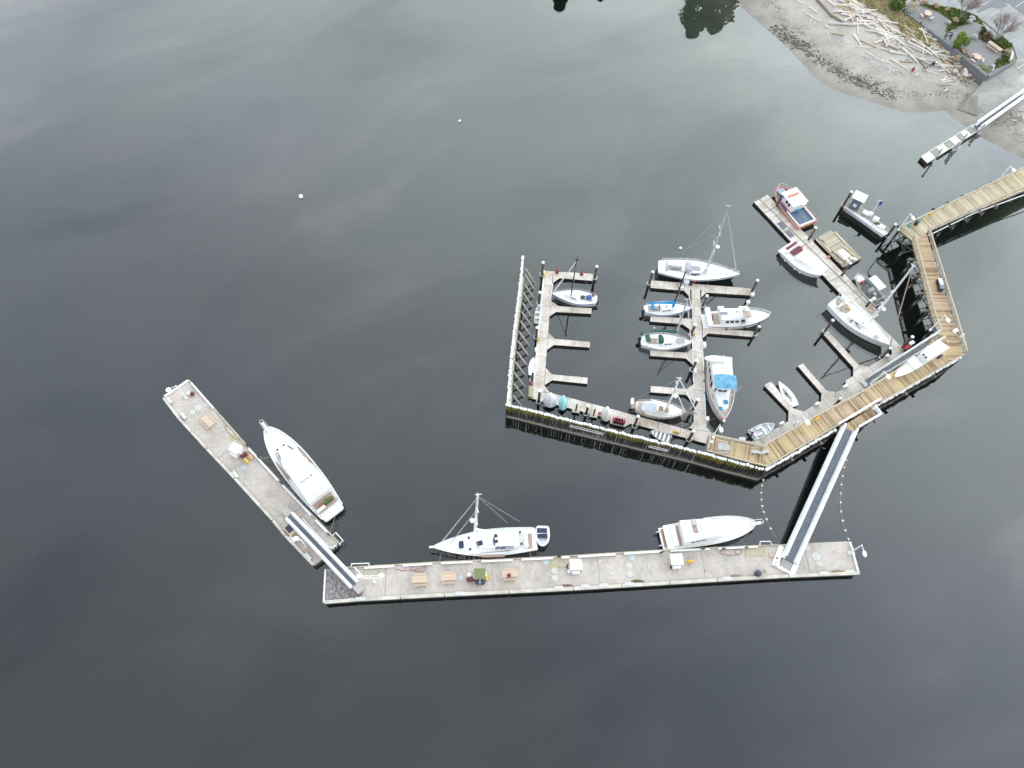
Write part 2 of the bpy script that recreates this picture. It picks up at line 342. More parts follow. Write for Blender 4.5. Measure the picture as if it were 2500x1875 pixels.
# ------------------------------------------------------------------ shore, sea bed, land: one sheet
SHORE = [(1540, -330), (1640, -170), (1720, -80), (1800, -8)] + [(1780 + x / 3.072, y / 3.072) for x, y in
         [(100, 60), (250, 190), (400, 320), (520, 440), (590, 505), (640, 580), (780, 668), (1000, 742), (1200, 805), (1330, 832), (1500, 830), (1640, 830)]] \
        + [(2150 + x / 3.771, 180 + y / 3.771) for x, y in [(640, 380), (780, 480), (960, 600), (1150, 700), (1320, 775)]] + [(2600, 430), (2900, 560)]
shore = [G('Z', x, y, 0)[:2] for x, y in SHORE]
shore = [(-900.0, 330.0), (-330.0, 262.0), (-120.0, 226.0), (0.0, 214.0), (40.0, 205.0)] + shore[1:] + [(420.0, 60.0)]
land = shore + [(900.0, 60.0), (900.0, 1500.0), (-900.0, 1500.0)]
def inside(px, py, poly):
    r = np.zeros(px.shape, bool); n = len(poly)
    for i in range(n):
        x1, y1 = poly[i]; x2, y2 = poly[(i + 1) % n]
        c = ((y1 > py) != (y2 > py)) & (px < (x2 - x1) * (py - y1) / ((y2 - y1) or 1e-9) + x1)
        r ^= c
    return r
def sdf(px, py):
    best = np.full(px.shape, 1e9)
    for (x1, y1), (x2, y2) in zip(shore, shore[1:]):
        dx, dy = x2 - x1, y2 - y1; t = np.clip(((px - x1) * dx + (py - y1) * dy) / (dx * dx + dy * dy), 0, 1)
        best = np.minimum(best, np.hypot(px - x1 - t * dx, py - y1 - t * dy))
    return np.where(inside(px, py, land), best, -best)
def hz(d):
    d = np.asarray(d, float)
    up = np.where(d < 3, .10 * d,   .3 + .15 * (d - 3)); up = np.minimum(up, 2.75)
    dn = np.where(d > -14, .036 * d, -.504 + .17 * (d + 14)); dn = np.maximum(dn, -9)
    return np.where(d >= 0, up, dn)
def ground_z(x, y): return float(hz(sdf(np.array([x]), np.array([y]))[0]))
def T(r, x, y, dz=0.0):
    z = 1.0
    for _ in range(6):
        p = G(r, x, y, z); z = .5 * z + .5 * (ground_z(p.x, p.y) + dz)
    return G(r, x, y, z)
gx = np.concatenate([np.arange(-900, 30, 30.0), np.arange(30, 150, .75), np.arange(150, 901, 30.0)])
gy = np.concatenate([np.arange(-500, 60, 30.0), np.arange(60, 230, .75), np.arange(230, 1500, 40.0)])
XX, YY = np.meshgrid(gx, gy); DD = sdf(XX.ravel(), YY.ravel()); ZZ = hz(DD)
verts = []
for x, y, d, z in zip(XX.ravel(), YY.ravel(), DD, ZZ):
    if -30 < d < 40:
        w = 1 - min(1, abs(d) / 40)
        a = mnoise.noise((x * .09, y * .09, 1.7)); b = mnoise.noise((x * .5, y * .5, 4.2))
        z += (.30 * a * (1 if d < 0 else .35) + .04 * b) * (.4 + .6 * w) * min(1, abs(d) / 3)
        if d < -1: z = min(z, -.03)
    verts.append((x, y, z))
nx_, ny_ = len(gx), len(gy)
faces = [(j * nx_ + i, j * nx_ + i + 1, (j + 1) * nx_ + i + 1, (j + 1) * nx_ + i) for j in range(ny_ - 1) for i in range(nx_ - 1)]
me = bpy.data.meshes.new('ground'); me.from_pydata(verts, [], faces)
at = me.attributes.new('shore_distance', 'FLOAT', 'POINT'); at.data.foreach_set('value', DD.astype(np.float32))
me.polygons.foreach_set('use_smooth', [True] * len(faces))
m = bpy.data.materials.new('beach_sand'); m.use_nodes = True; nt = m.node_tree; b = nt.nodes['Principled BSDF']; b.inputs['Roughness'].default_value = .9
av = N(nt, 'ShaderNodeAttribute', attribute_name='shore_distance'); geo = N(nt, 'ShaderNodeNewGeometry')
def noi(sc, det=4, ro=.55, vec=None, dist=0):
    n = N(nt, 'ShaderNodeTexNoise'); n.inputs['Scale'].default_value = sc; n.inputs['Detail'].default_value = det; n.inputs['Roughness'].default_value = ro
    n.inputs['Distortion'].default_value = dist; nt.links.new(vec or geo.outputs['Position'], n.inputs['Vector']); return n.outputs[0]
wob = math_n(nt, 'MULTIPLY', math_n(nt, 'SUBTRACT', noi(.12), .5), 7)
wob2 = math_n(nt, 'MULTIPLY', math_n(nt, 'SUBTRACT', noi(.7), .5), 3.0)
dd = math_n(nt, 'ADD', av.outputs['Fac'], math_n(nt, 'ADD', wob, wob2))
base = ramp_n(nt, math_n(nt, 'DIVIDE', math_n(nt, 'ADD', av.outputs['Fac'], 10), 40, True),
              [(0, (.26, .27, .19)), (.18, (.30, .29, .22)), (.25, (.27, .25, .215)), (.31, (.33, .30, .265)), (.42, (.42, .39, .35)), (.7, (.50, .465, .42)), (1, (.47, .445, .41))])
wr = ramp_n(nt, math_n(nt, 'DIVIDE', math_n(nt, 'ADD', dd, 0), 20, True), [(.12, (0, 0, 0)), (.20, (1, 1, 1)), (.235, (1, 1, 1)), (.30, (.18, .18, .18)), (.44, (.25, .25, .25)), (.50, (.0, .0, .0)), (.58, (.3, .3, .3)), (.7, (0, 0, 0))])
sp1 = ramp_n(nt, noi(2.4, 6, .75, dist=.6), [(.50, (0, 0, 0)), (.60, (1, 1, 1))])
wm = math_n(nt, 'MULTIPLY', wr, sp1)
x1 = N(nt, 'ShaderNodeMix', data_type='RGBA'); nt.links.new(math_n(nt, 'MULTIPLY', wm, .9), x1.inputs[0]); nt.links.new(base, x1.inputs[6]); x1.inputs[7].default_value = (.09, .075, .06, 1)
fine = ramp_n(nt, noi(5.5, 6, .8), [(.36, (.62, .6, .58)), (.5, (1, 1, 1)), (.7, (1.1, 1.1, 1.1))])
patch = ramp_n(nt, noi(.28, 5, .6), [(.38, (.78, .77, .76)), (.6, (1.06, 1.06, 1.06))])
x2 = N(nt, 'ShaderNodeMix', data_type='RGBA', blend_type='MULTIPLY'); x2.inputs[0].default_value = .9; nt.links.new(x1.outputs[2], x2.inputs[6]); nt.links.new(fine, x2.inputs[7])
x3 = N(nt, 'ShaderNodeMix', data_type='RGBA', blend_type='MULTIPLY'); x3.inputs[0].default_value = .8; nt.links.new(x2.outputs[2], x3.inputs[6]); nt.links.new(patch, x3.inputs[7])
nt.links.new(x3.outputs[2], b.inputs['Base Color'])
me.materials.append(m); o = bpy.data.objects.new('ground', me); C.objects.link(o); o['kind'] = 'structure'

# water: a closed slab, reflecting surface with absorbing body
wm_ = bpy.data.materials.new('sea_water'); wm_.use_nodes = True; nt = wm_.node_tree; nt.nodes.clear()
ow = N(nt, 'ShaderNodeOutputMaterial'); gl = N(nt, 'ShaderNodeBsdfGlossy'); gl.inputs['Roughness'].default_value = .015
gl.inputs['Color'].default_value = (1, 1, 1, 1)
tr = N(nt, 'ShaderNodeBsdfTransparent'); mx = N(nt, 'ShaderNodeMixShader'); fr = N(nt, 'ShaderNodeFresnel'); fr.inputs['IOR'].default_value = 1.85
geo = N(nt, 'ShaderNodeNewGeometry')
mpw = N(nt, 'ShaderNodeMapping'); mpw.inputs['Scale'].default_value = (.8, 1.6, 1); mpw.inputs['Rotation'].default_value = (0, 0, .35); nt.links.new(geo.outputs['Position'], mpw.inputs[0])
w1 = N(nt, 'ShaderNodeTexNoise'); w1.inputs['Scale'].default_value = .42; w1.inputs['Detail'].default_value = 3; nt.links.new(mpw.outputs[0], w1.inputs['Vector'])
w2 = N(nt, 'ShaderNodeTexNoise'); w2.inputs['Scale'].default_value = .035; w2.inputs['Detail'].default_value = 3; nt.links.new(geo.outputs['Position'], w2.inputs['Vector'])
amp = ramp_n(nt, w2.outputs[0], [(.4, (.25, .25, .25)), (.65, (1, 1, 1))])
h = math_n(nt, 'MULTIPLY', w1.outputs[0], amp)
bp = N(nt, 'ShaderNodeBump'); bp.inputs['Strength'].default_value = 1; bp.inputs['Distance'].default_value = .008; nt.links.new(h, bp.inputs['Height'])
nt.links.new(bp.outputs[0], gl.inputs['Normal']); nt.links.new(bp.outputs[0], fr.inputs['Normal'])
df = N(nt, 'ShaderNodeBsdfDiffuse'); df.inputs['Color'].default_value = (.20, .26, .25, 1)     # suspended silt
m2 = N(nt, 'ShaderNodeMixShader'); m2.inputs[0].default_value = .02; nt.links.new(tr.outputs[0], m2.inputs[1]); nt.links.new(df.outputs[0], m2.inputs[2])
nt.links.new(fr.outputs[0], mx.inputs[0]); nt.links.new(m2.outputs[0], mx.inputs[1]); nt.links.new(gl.outputs[0], mx.inputs[2]); nt.links.new(mx.outputs[0], ow.inputs['Surface'])
va = N(nt, 'ShaderNodeVolumeAbsorption'); va.inputs['Color'].default_value = (.45, .62, .52, 1); va.inputs['Density'].default_value = .8; nt.links.new(va.outputs[0], ow.inputs['Volume'])
o = MB().box((0, 450, -14), (3000, 2300, 14)).build('water', wm_); o['kind'] = 'structure'
sb = MB().box((0, 450, -16), (3200, 2500, 1.5)).build('seabed', mat('deep_mud', (.02, .022, .018), .9)); sb['kind'] = 'structure'

# ------------------------------------------------------------------ floating docks
def pts(r, L, z): return [G(r, x, y, z)[:2] for x, y in L]
ZD = .5
def cen(P): return (sum(p[0] for p in P) / len(P), sum(p[1] for p in P) / len(P), 0)
SLAB = [0]
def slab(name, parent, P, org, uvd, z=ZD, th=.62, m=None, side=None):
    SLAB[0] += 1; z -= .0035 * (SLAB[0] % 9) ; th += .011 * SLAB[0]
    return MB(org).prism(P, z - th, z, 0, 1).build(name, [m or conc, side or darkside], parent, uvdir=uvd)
def dirv(r, a, b, z=ZD):
    p, q = G(r, *a, z), G(r, *b, z); return (q.x - p.x, q.y - p.y)
def edge_strip(name, parent, org, P, w, h, z, m, closed=False):
    mb = MB(org)
    for (x1, y1), (x2, y2) in zip(P, P[1:]):
        L = math.hypot(x2 - x1, y2 - y1); mb.box(((x1 + x2) / 2, (y1 + y2) / 2, z), (L, w, h), math.atan2(y2 - y1, x2 - x1))
    return mb.build(name, m, parent)
def dock(label, walk, fingers, uv_w, group='concrete floating docks'):
    P = pts(walk[0], walk[1], ZD); org = cen(P)
    t = thing('floating_dock', label, 'dock', org, 0, group)
    slab('walkway', t, P, org, dirv(*uv_w))
    for i, (r, L) in enumerate(fingers):
        Q = pts(r, L, ZD)
        a = Vector(Q[0]); b = max((Vector(q) for q in Q[1:]), key=lambda v: (v - a).length)
        slab('finger', t, Q, org, (b.x - a.x, b.y - a.y), z=ZD)
    return t, org
dW, oW = dock('long narrow concrete float running beside the west pile wall with four short fingers', ('H', [(475, 224), (553, 230), (468, 1325), (372, 1318)]), [
    ('H', [(553, 230), (912, 253), (908, 315), (612, 291), (551, 335)]),
    ('H', [(532, 492), (600, 543), (902, 563), (897, 612), (580, 595), (524, 634)]),
    ('H', [(513, 785), (572, 838), (887, 865), (883, 915), (562, 892), (501, 935)]),
    ('H', [(489, 1100), (543, 1157), (865, 1187), (862, 1243), (545, 1210), (477, 1255)]),
    ('H', [(473, 1253), (528, 1325), (470, 1312)])], ('H', (515, 228), (420, 1285)))
edge_strip('edge_timber', dW, oW, pts('H', [(475, 224), (375, 1287)], ZD), .22, .1, ZD, offwhite)
edge_strip('edge_timber', dW, oW, pts('H', [(551, 340), (530, 500)], ZD), .14, .08, ZD, offwhite)
dS, oS = dock('concrete float running inside the south pile wall, dinghies standing along its edge', ('Q', [(350, 28), (545, 38), (1290, 235), (1480, 291), (1820, 382), (2212, 487), (2212, 582), (1430, 372), (1190, 318), (345, 100)]), [
    ('Q', [(1190, 318), (1430, 372), (1408, 376), (1350, 408), (1190, 371)])], ('Q', (345, 60), (2212, 530)))
dC, oC = dock('central concrete float with a crossbar head and boats lying on both sides', ('J', [(742, 98), (826, 106), (845, 540), (861, 900), (882, 1425), (962, 1512), (905, 1522), (885, 1592), (766, 1560), (760, 800)]), [
    ('I', [(208, 1060), (1450, 1160), (1452, 1250), (905, 1215), (842, 1275), (842, 1180), (700, 1170), (702, 1275), (620, 1190), (200, 1155)]),
    ('J', [(347, 362), (600, 378), (745, 386), (748, 503), (655, 440), (345, 413)]),
    ('J', [(345, 691), (700, 715), (754, 668), (757, 832), (690, 770), (345, 745)]),
    ('J', [(350, 1036), (700, 1064), (762, 1018), (766, 1182), (690, 1122), (348, 1096)]),
    ('J', [(766, 1375), (766, 1455), (722, 1442)]),
    ('J', [(850, 428), (910, 475), (1335, 508), (1332, 562), (905, 528), (851, 574)])], ('J', (785, 100), (820, 1560)))
edge_strip('edge_timber', dC, oC, pts('J', [(845, 590), (861, 900), (882, 1425)], ZD), .14, .08, ZD, offwhite)
edge_strip('edge_timber', dC, oC, pts('J', [(752, 560), (762, 1000)], ZD), .14, .08, ZD, offwhite)
dN, oN = dock('double width float slanting through the north-east corner of the marina', ('K', [(105, 325), (195, 285), (1030, 1130), (1690, 1760), (1560, 1860), (1215, 1500), (580, 832)]), [
    ('K', [(195, 285), (280, 233), (790, 760), (1270, 1255), (1640, 1645), (1690, 1760), (1030, 1130)]),
    ('L', [(720, 520), (905, 492), (868, 618), (1150, 890), (1205, 965), (1080, 1035), (1070, 905), (800, 620)])], ('K', (150, 310), (1600, 1750)))
dE, oE = dock('grey concrete float hugging the boardwalk with three slanting finger docks', ('M', [(235, 1332), (640, 1110), (1000, 888), (1300, 715), (1345, 692), (1350, 612), (1440, 555), (1896, 300), (1896, 560), (1600, 720), (1290, 900), (370, 1420)]), [
    ('M', [(425, 652), (488, 624), (745, 935), (862, 968), (830, 1010), (683, 1085), (690, 965), (412, 676)]),
    ('M', [(795, 442), (855, 415), (1130, 730), (1248, 748), (1200, 790), (1062, 862), (1072, 762)]),
    ('M', [(1095, 77), (1155, 47), (1500, 430), (1612, 455), (1570, 500), (1436, 562), (1440, 462), (1100, 85)]),
    ('L', [(540, 1330), (810, 1165), (925, 1090), (1080, 1025), (1200, 960), (1330, 1000), (1200, 1130), (760, 1400)])], ('M', (300, 1370), (1600, 560)))
# details laid on the docks
for L, lb in (([(400, 600), (455, 570), (525, 645), (470, 680)], 'dark grating panel set in the slanting float, nearer its outer end'),
              ([(497, 706), (550, 677), (620, 752), (566, 785)], 'dark grating panel set in the slanting float, nearer the white cruiser')):
    P = pts('K', L, ZD); o = MB(cen(P)).prism(P, ZD, ZD + .02).build('deck_grating', gwdeck); tag(o, lb, 'grating', 'dark gratings on the slanting float')
P = pts('K', [(178, 292), (1640, 1720)], ZD); o = edge_strip('centre_joint', dN, oN, P, .09, .02, ZD, conc_side)
for x, y in ((335, 418), (560, 560), (740, 880), (1170, 1285)):
    a = G('K', x - 95, y + 45, ZD); b2 = G('K', x + 95, y - 55, ZD); edge_strip('cross_joint', dN, oN, [a[:2], b2[:2]], .06, .012, ZD, conc_side)

# ------------------------------------------------------------------ two big concrete piers
ZP = 1.0
PA = pts('A', [(360, 125), (640, 440), (985, 832), (1365, 1240)], ZP) + pts('B', [(785, 527), (1080, 832), (985, 930), (890, 1020), (787, 1098), (455, 742), (0, 222)], ZP) + pts('A', [(850, 1180), (550, 862), (250, 532), (88, 312)], ZP)
oPA = cen(PA); pA = thing('concrete_pier', 'floating concrete pier slanting down to the right, motor yacht alongside its upper edge', 'pier', oPA, 0, 'two floating concrete piers')
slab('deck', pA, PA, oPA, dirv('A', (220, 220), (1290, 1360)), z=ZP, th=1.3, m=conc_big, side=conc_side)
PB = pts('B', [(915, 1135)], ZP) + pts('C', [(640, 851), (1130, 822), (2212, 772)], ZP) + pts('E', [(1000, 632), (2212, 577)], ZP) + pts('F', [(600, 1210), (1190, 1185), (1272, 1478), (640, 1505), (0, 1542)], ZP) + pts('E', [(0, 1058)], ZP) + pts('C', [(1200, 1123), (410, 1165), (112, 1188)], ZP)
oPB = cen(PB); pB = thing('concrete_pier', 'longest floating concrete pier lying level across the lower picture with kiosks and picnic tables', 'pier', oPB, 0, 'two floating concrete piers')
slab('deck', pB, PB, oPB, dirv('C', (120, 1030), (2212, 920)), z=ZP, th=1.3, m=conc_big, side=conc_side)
P = pts('C', [(130, 890), (255, 880), (468, 1100), (412, 1160), (116, 1183)], ZP)
pocked = mat('mussel_pocked_concrete', (.10, .09, .09), .95, .3, 3.2, col2=(.36, .325, .315), detail=3, bump=.03)
MB(oPB).prism(P, ZP, ZP + .006).build('pocked_end', pocked, pB)
rail_tim = mat('bleached_kerb', (.50, .46, .40), .8, .25, .8)
def segs(P, gap=.25, L=4.2):
    out_ = []
    for a, b in zip(P, P[1:]):
        a, b = Vector(a), Vector(b); n = max(1, round((b - a).length / L)); d = (b - a) / n; g = d.normalized() * gap / 2
        for i in range(n): out_.append((a + d * i + g, a + d * (i + 1) - g))
    return out_
def kerb(parent, org, P, w, h, z, m, gap=.25, L=4.2, skip=(), name='kerb', off=0):
    for i, (a, b) in enumerate(segs(P, gap, L)):
        if i in skip: continue
        c = (a + b) / 2; d = (b - a); k = Vector((-d.y, d.x)).normalized() * off
        MB(org).box((c.x + k.x, c.y + k.y, z), (d.length, w, h), math.atan2(d.y, d.x)).build(name, m, parent)
nw = pts('A', [(372, 140), (650, 458), (990, 848), (1350, 1240)], ZP) + pts('B', [(785, 545), (1000, 770)], ZP)
kerb(pA, oPA, nw, .22, .22, ZP + .05, whitepaint, .9, 5.5, skip=(1,))
kerb(pA, oPA, pts('A', [(360, 125), (640, 440), (985, 832), (1365, 1240)], ZP) + pts('B', [(785, 527), (1080, 832)], ZP), .2, .12, ZP, kerbwood, .04, 8, name='fender_timber')
kerb(pA, oPA, pts('A', [(90, 320), (260, 545), (560, 872), (860, 1190), (1270, 1640)], ZP) + pts('B', [(460, 750), (787, 1090)], ZP), .35, .28, ZP, rail_tim, .12, 6.5, name='timber_rail')
nb = pts('C', [(440, 878), (1130, 836), (2212, 786)], ZP) + pts('E', [(0, 712), (1000, 648), (2030, 598)], ZP)
kerb(pB, oPB, nb, .22, .22, ZP + .05, whitepaint, 1.1, 5.2)
kerb(pB, oPB, pts('C', [(270, 872), (640, 851), (1130, 822), (2212, 772)], ZP) + pts('E', [(1000, 632), (2212, 577)], ZP), .18, .1, ZP, kerbwood, .04, 8, name='fender_timber')
kerb(pB, oPB, pts('C', [(120, 1184), (410, 1160), (1200, 1118)], ZP) + pts('E', [(0, 1053)], ZP) + pts('F', [(0, 1537), (640, 1500), (1280, 1474)], ZP), .4, .3, ZP, rail_tim, .1, 7.0, name='timber_rail')
kerb(pB, oPB, pts('C', [(540, 1148), (1200, 1105)], ZP) + pts('E', [(0, 1038)], ZP) + pts('F', [(0, 1525), (500, 1497)], ZP), .25, .16, ZP + .002, kerbwood, .3, 5.0, name='inner_rail')
kerb(pA, oPA, pts('A', [(95, 305), (355, 128)], ZP), .3, .15, ZP, whitepaint, .05, 5, name='end_kerb')
kerb(pB, oPB, pts('F', [(1195, 1190), (1275, 1475)], ZP), .25, .15, ZP, whitepaint, .05, 5, name='end_kerb')
kerb(pB, oPB, pts('C', [(128, 885), (112, 1186)], ZP), .2, .12, ZP, whitepaint, .05, 5, name='end_kerb')

# ------------------------------------------------------------------ boardwalk on piles
ZB = 3.6
b1 = thing('boardwalk', 'raised plank boardwalk on timber piles bending round the right side of the marina', 'boardwalk', (90, 90, 0))
oB = Vector((90, 90, 0))
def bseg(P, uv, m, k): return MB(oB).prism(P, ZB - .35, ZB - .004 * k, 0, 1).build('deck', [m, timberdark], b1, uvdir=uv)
S1 = pts('b', [(545, 345), (1260, 5)], ZB) + pts('Z', [(2500, 410), (2640, 340), (2640, 395), (2500, 466)], ZB) + pts('b', [(2060, 20), (1140, 430), (1040, 520), (810, 625), (520, 400)], ZB)
bseg(S1, dirv('b', (560, 480), (2000, -150), ZB), plankB, 0)
S2 = pts('b', [(790, 590), (1120, 440)], ZB) + pts('a', [(1790, 0), (2000, 690), (1840, 800), (1700, 830), (1500, 260), (1400, 0)], ZB)
bseg(S2, dirv('b', (950, 560), (1290, 1659), ZB), plankC, 1)
S3 = pts('a', [(1510, 250), (1700, 700), (2000, 690)], ZB) + pts('a', [(330, 1650)], ZB) + pts('c', [(1290, 465), (0, 1225)], ZB) + pts('d', [(1500, 1030), (1330, 690), (1350, 635)], ZB) + pts('c', [(0, 810), (880, 310), (1420, 20)], ZB) + pts('a', [(0, 1455), (230, 1275), (600, 1075), (860, 870), (1160, 640)], ZB)
bseg(S3, dirv('c', (0, 1000), (2000, -60), ZB), plankA, 2)
S4 = pts('d', [(262, 400), (1130, 580), (1350, 640), (1500, 1030), (1400, 1010), (520, 780), (205, 690)], ZB)
bseg(S4, dirv('d', (230, 550), (1350, 850), ZB), plankA, 3)
S5 = pts('c', [(1290, 465), (1450, 440), (1960, 130), (2095, 290), (1650, 545), (1590, 600), (1420, 500)], ZB)
bseg(S5, dirv('c', (1450, 470), (2000, 200), ZB), plankC, 4)
def railing(P, m=railwood, h=1.05, sp=2.3, name='railing', th=.1, lean=None, rails=(.98, .62, .3), topw=.2):
    mb = MB(oB); lean = lean or (0, 0)
    for a, b in zip(P, P[1:]):
        a, b = Vector(a), Vector(b); n = max(1, round((b - a).length / sp)); d = (b - a); ang = math.atan2(d.y, d.x); c = (a + b) / 2
        for i in range(n + 1):
            p = a + d * i / n; mb.box((p.x, p.y, ZB - .3), (th, th, h + .28), ang)
        for k, rz in enumerate(rails): mb.box((c.x, c.y, ZB + rz), (d.length, topw if k == 0 else .06, .06 if k == 0 else .12), ang)
    return mb.build(name, m, b1)
railing(pts('b', [(545, 360), (1260, 22)], ZB) + pts('Z', [(2500, 414), (2635, 346)], ZB))
railing(pts('Z', [(2640, 392), (2500, 462)], ZB) + pts('b', [(2060, 10), (1140, 428)], ZB))
railing(pts('b', [(530, 395), (800, 610)], ZB) + pts('a', [(1405, 0), (1500, 240)], ZB))
railing(pts('b', [(1130, 450)], ZB) + pts('a', [(1800, 0), (1995, 670)], ZB))
railing(pts('a', [(860, 880), (600, 1070), (0, 1440)], ZB) + pts('c', [(1420, 25), (880, 310), (0, 800)], ZB) + pts('d', [(1350, 640), (1130, 585), (262, 405), (215, 685)], ZB))
railing(pts('a', [(1985, 690), (330, 1640)], ZB) + pts('c', [(2130, 0)], ZB), h=.35, rails=(.28,), sp=3)
railing(pts('c', [(1290, 470), (0, 1220)], ZB) + pts('d', [(1500, 1022), (1400, 1000), (520, 772), (215, 690)], ZB), h=.35, rails=(.28,), sp=3)
railing(pts('c', [(1270, 490), (2070, 5)], ZB), whitepaint, name='white_railing', rails=(.98, .75, .5, .28), topw=.26)
railing(pts('c', [(1965, 135), (2090, 290), (1655, 545)], ZB), whitepaint, name='white_railing', rails=(.98, .75, .5, .28), topw=.26)
mb = MB(oB)   # joists and white service pipe along the south side of the shoreward arm
pp = [G('b', 1150, 515, ZB - .5), G('b', 2200, 0, ZB - .5), G('Z', 2640, 425, ZB - .5)]
mb.tube(pp, .1, 8); mb.build('service_pipe', whitepaint, b1)
def under(P, sp, w, brace=True):
    for a, b in zip(P, P[1:]):
        a, b = Vector(a), Vector(b); d = b - a; n = max(1, round(d.length / sp)); u = d.normalized(); k = Vector((-u.y, u.x))
        for i in range(n + 1):
            p = a + d * i / n
            for s in (-1, 1):
                q = p + k * s * w; mb = MB(oB).tube([(q.x, q.y, -2.5), (q.x, q.y, ZB - .7)], .17, 8); mb.build('pile', pileB, b1)
            mb = MB(oB); q0, q1 = p + k * (w + .9), p - k * (w + .9)
            mb.box((p.x, p.y, ZB - .7), (.3, 2 * w + 1.6, .33), math.atan2(u.y, u.x))
            if brace:
                mb.tube([(q0.x, q0.y, ZB - .6), (q1.x + k.x, q1.y + k.y, .5)], .09, 4); mb.tube([(q1.x, q1.y, ZB - .6), (q0.x - k.x, q0.y - k.y, .5)], .09, 4)
                if i < n: e = p + d / n; mb.tube([(q0.x, q0.y, ZB - .8), ((e + k * w).x, (e + k * w).y, .8)], .09, 4)
            mb.build('cross_brace', timberdark, b1)
under(pts('b', [(950, 640)], ZB) + pts('a', [(1640, 150), (1700, 640)], ZB), 3.2, 1.35)
under(pts('b', [(700, 430), (1500, 60)], ZB) + pts('Z', [(2620, 380)], ZB), 3.4, 1.3)
under(pts('c', [(1500, 470), (1950, 230)], ZB), 3.5, .6, False)
under(pts('a', [(1300, 900), (200, 1560)], ZB) + pts('c', [(300, 900)], ZB), 5, 1.1, False)

# ------------------------------------------------------------------ pile walls
ZW = 3.7
capm = bpy.data.meshes
def pile_wall(P, label, m, sp=.38, skip=None, hjit=.14, zt=ZW):
    org = Vector((*cen(P)[:2], 0)); t = thing('pile_wall', label, 'pile wall', org, 0, 'timber pile walls round the marina')
    k = 0; protos = []; pts_ = []
    for a, b in zip(P, P[1:]):
        a, b = Vector(a), Vector(b); n = max(1, round((b - a).length / sp))
        for i in range(n): pts_.append(a + (b - a) * i / n)
    random.seed(5); keep = set(range(len(pts_))) if len(pts_) <= 98 else set(range(98))
    variants = []
    for v in range(5):
        r = .155 + .012 * v; h = zt - .1 + hjit * (v - 2) / 2 * .8
        pm = MB().tube([(0, 0, -3), (0, 0, .5), (0, 0, h)], r, 8); po = pm.build('pile', m, t)
        co = MB().cyl((0, 0, h - .02), r + .045, .16, 10, r1=r - .03).build('pile_cap', capwhite, po); variants.append((po, co, r, h))
    used = [0] * 5; rest = MB(org); restc = MB(org)
    for i, p in enumerate(pts_):
        v = random.randrange(5); q = p - org.xy + Vector((random.uniform(-.05, .05), random.uniform(-.05, .05)))
        po, co, r, h = variants[v]
        if i in keep:
            if not used[v]: o_, c_ = po, co; used[v] = 1
            else:
                o_ = po.copy(); C.objects.link(o_); c_ = co.copy(); C.objects.link(c_); c_.parent = o_; o_.parent = t
            o_.location = (q.x, q.y, 0); o_.rotation_euler = (random.uniform(-.012, .012), random.uniform(-.012, .012), random.uniform(0, 6))
        else:
            w = org.xy + q
            rest.tube([(w.x, w.y, -3), (w.x, w.y, h)], r, 8, 0); rest.cyl((w.x, w.y, h - .02), r + .045, .16, 10, 1, r - .03)
    if rest.v:
        o_ = rest.build('piles', [m, capwhite], t); o_['kind'] = 'stuff'
    return t, org
PW = pts('H', [(285, 100), (266, 270), (243, 480), (213, 690), (190, 900), (170, 1090), (155, 1280), (150, 1425)], ZW)
wW, oWW = pile_wall(PW, 'thin pile wall running up the left side of the marina with white caps', pileB, .33)
PS = pts('Q', [(84, 165)], ZW) + pts('Q', [(1150, 432), (2212, 690)], ZW) + pts('d', [(560, 840), (1000, 955), (1440, 1070)], ZW)
wS, oWS = pile_wall(PS, 'lichen stained pile wall along the south side of the marina, longest of the three', pileA)
PE = pts('d', [(1470, 1065), (2212, 645)], ZW) + pts('c', [(700, 865), (1290, 530)], ZW)
PE2 = pts('c', [(2000, 135)], ZW) + pts('a', [(330, 1650), (1960, 715)], ZW)
wE, oWE = pile_wall(PE, 'pile wall under the boardwalk left of the big gangway head', pileB)
wE2, oWE2 = pile_wall(PE2, 'pile wall under the boardwalk right of the big gangway head', pileB)
# walers and batter piles of the west wall
def wl(t, org, P, off, z, w, h, m=timberdark, name='waler'):
    mb = MB(org)
    for a, b in zip(P, P[1:]):
        a, b = Vector(a), Vector(b); d = b - a; k = Vector((-d.y, d.x)).normalized() * off; c = (a + b) / 2 + k
        mb.box((c.x, c.y, z), (d.length, w, h), math.atan2(d.y, d.x))
    return mb.build(name, m, t)
wl(wW, oWW, PW[1:], .32, 3.2, .26, .3, railwood); wl(wW, oWW, PW[1:], .52, 2.7, .2, .2)
wl(wS, oWS, PS, -.22, .05, .12, .5, mat('barnacled_waler', (.26, .24, .2), .95, .25, 5))
for x, y in ((305, 205), (300, 262), (292, 340), (285, 425), (275, 512), (268, 590), (262, 680), (245, 770), (235, 855), (228, 955), (212, 1045), (205, 1145), (198, 1240), (190, 1345)):
    a = G('H', x, y, 2.9); b2 = Vector((a.x + 1.7, a.y - .6, -.35))
    MB(oWW).tube([a, b2], .13, 8).build('batter_pile', mat('grey_batter', (.40, .38, .31), .9) if x == 305 else bpy.data.materials['grey_batter'], wW)
for r, L in (('Q', [(755, 385), (755, 400), (1110, 490), (1130, 478)]), ('Q', [(1610, 620), (1810, 668)])):
    pass
def pipe_ladder(L, lb):
    P = [G('Q', x, y, 2.2) for x, y in L]; o = MB(P[0]).tube(P, .07, 6).tube([p + Vector((0, .0, .5)) for p in P[1:-1]], .05, 6).build('hand_pipe', whitepaint)
    tag(o, lb, 'pipe', 'white pipes fixed to the south pile wall')
pipe_ladder([(755, 385), (757, 402), (1108, 490), (1130, 478)], 'longer white pipe fixed along the face of the south pile wall')
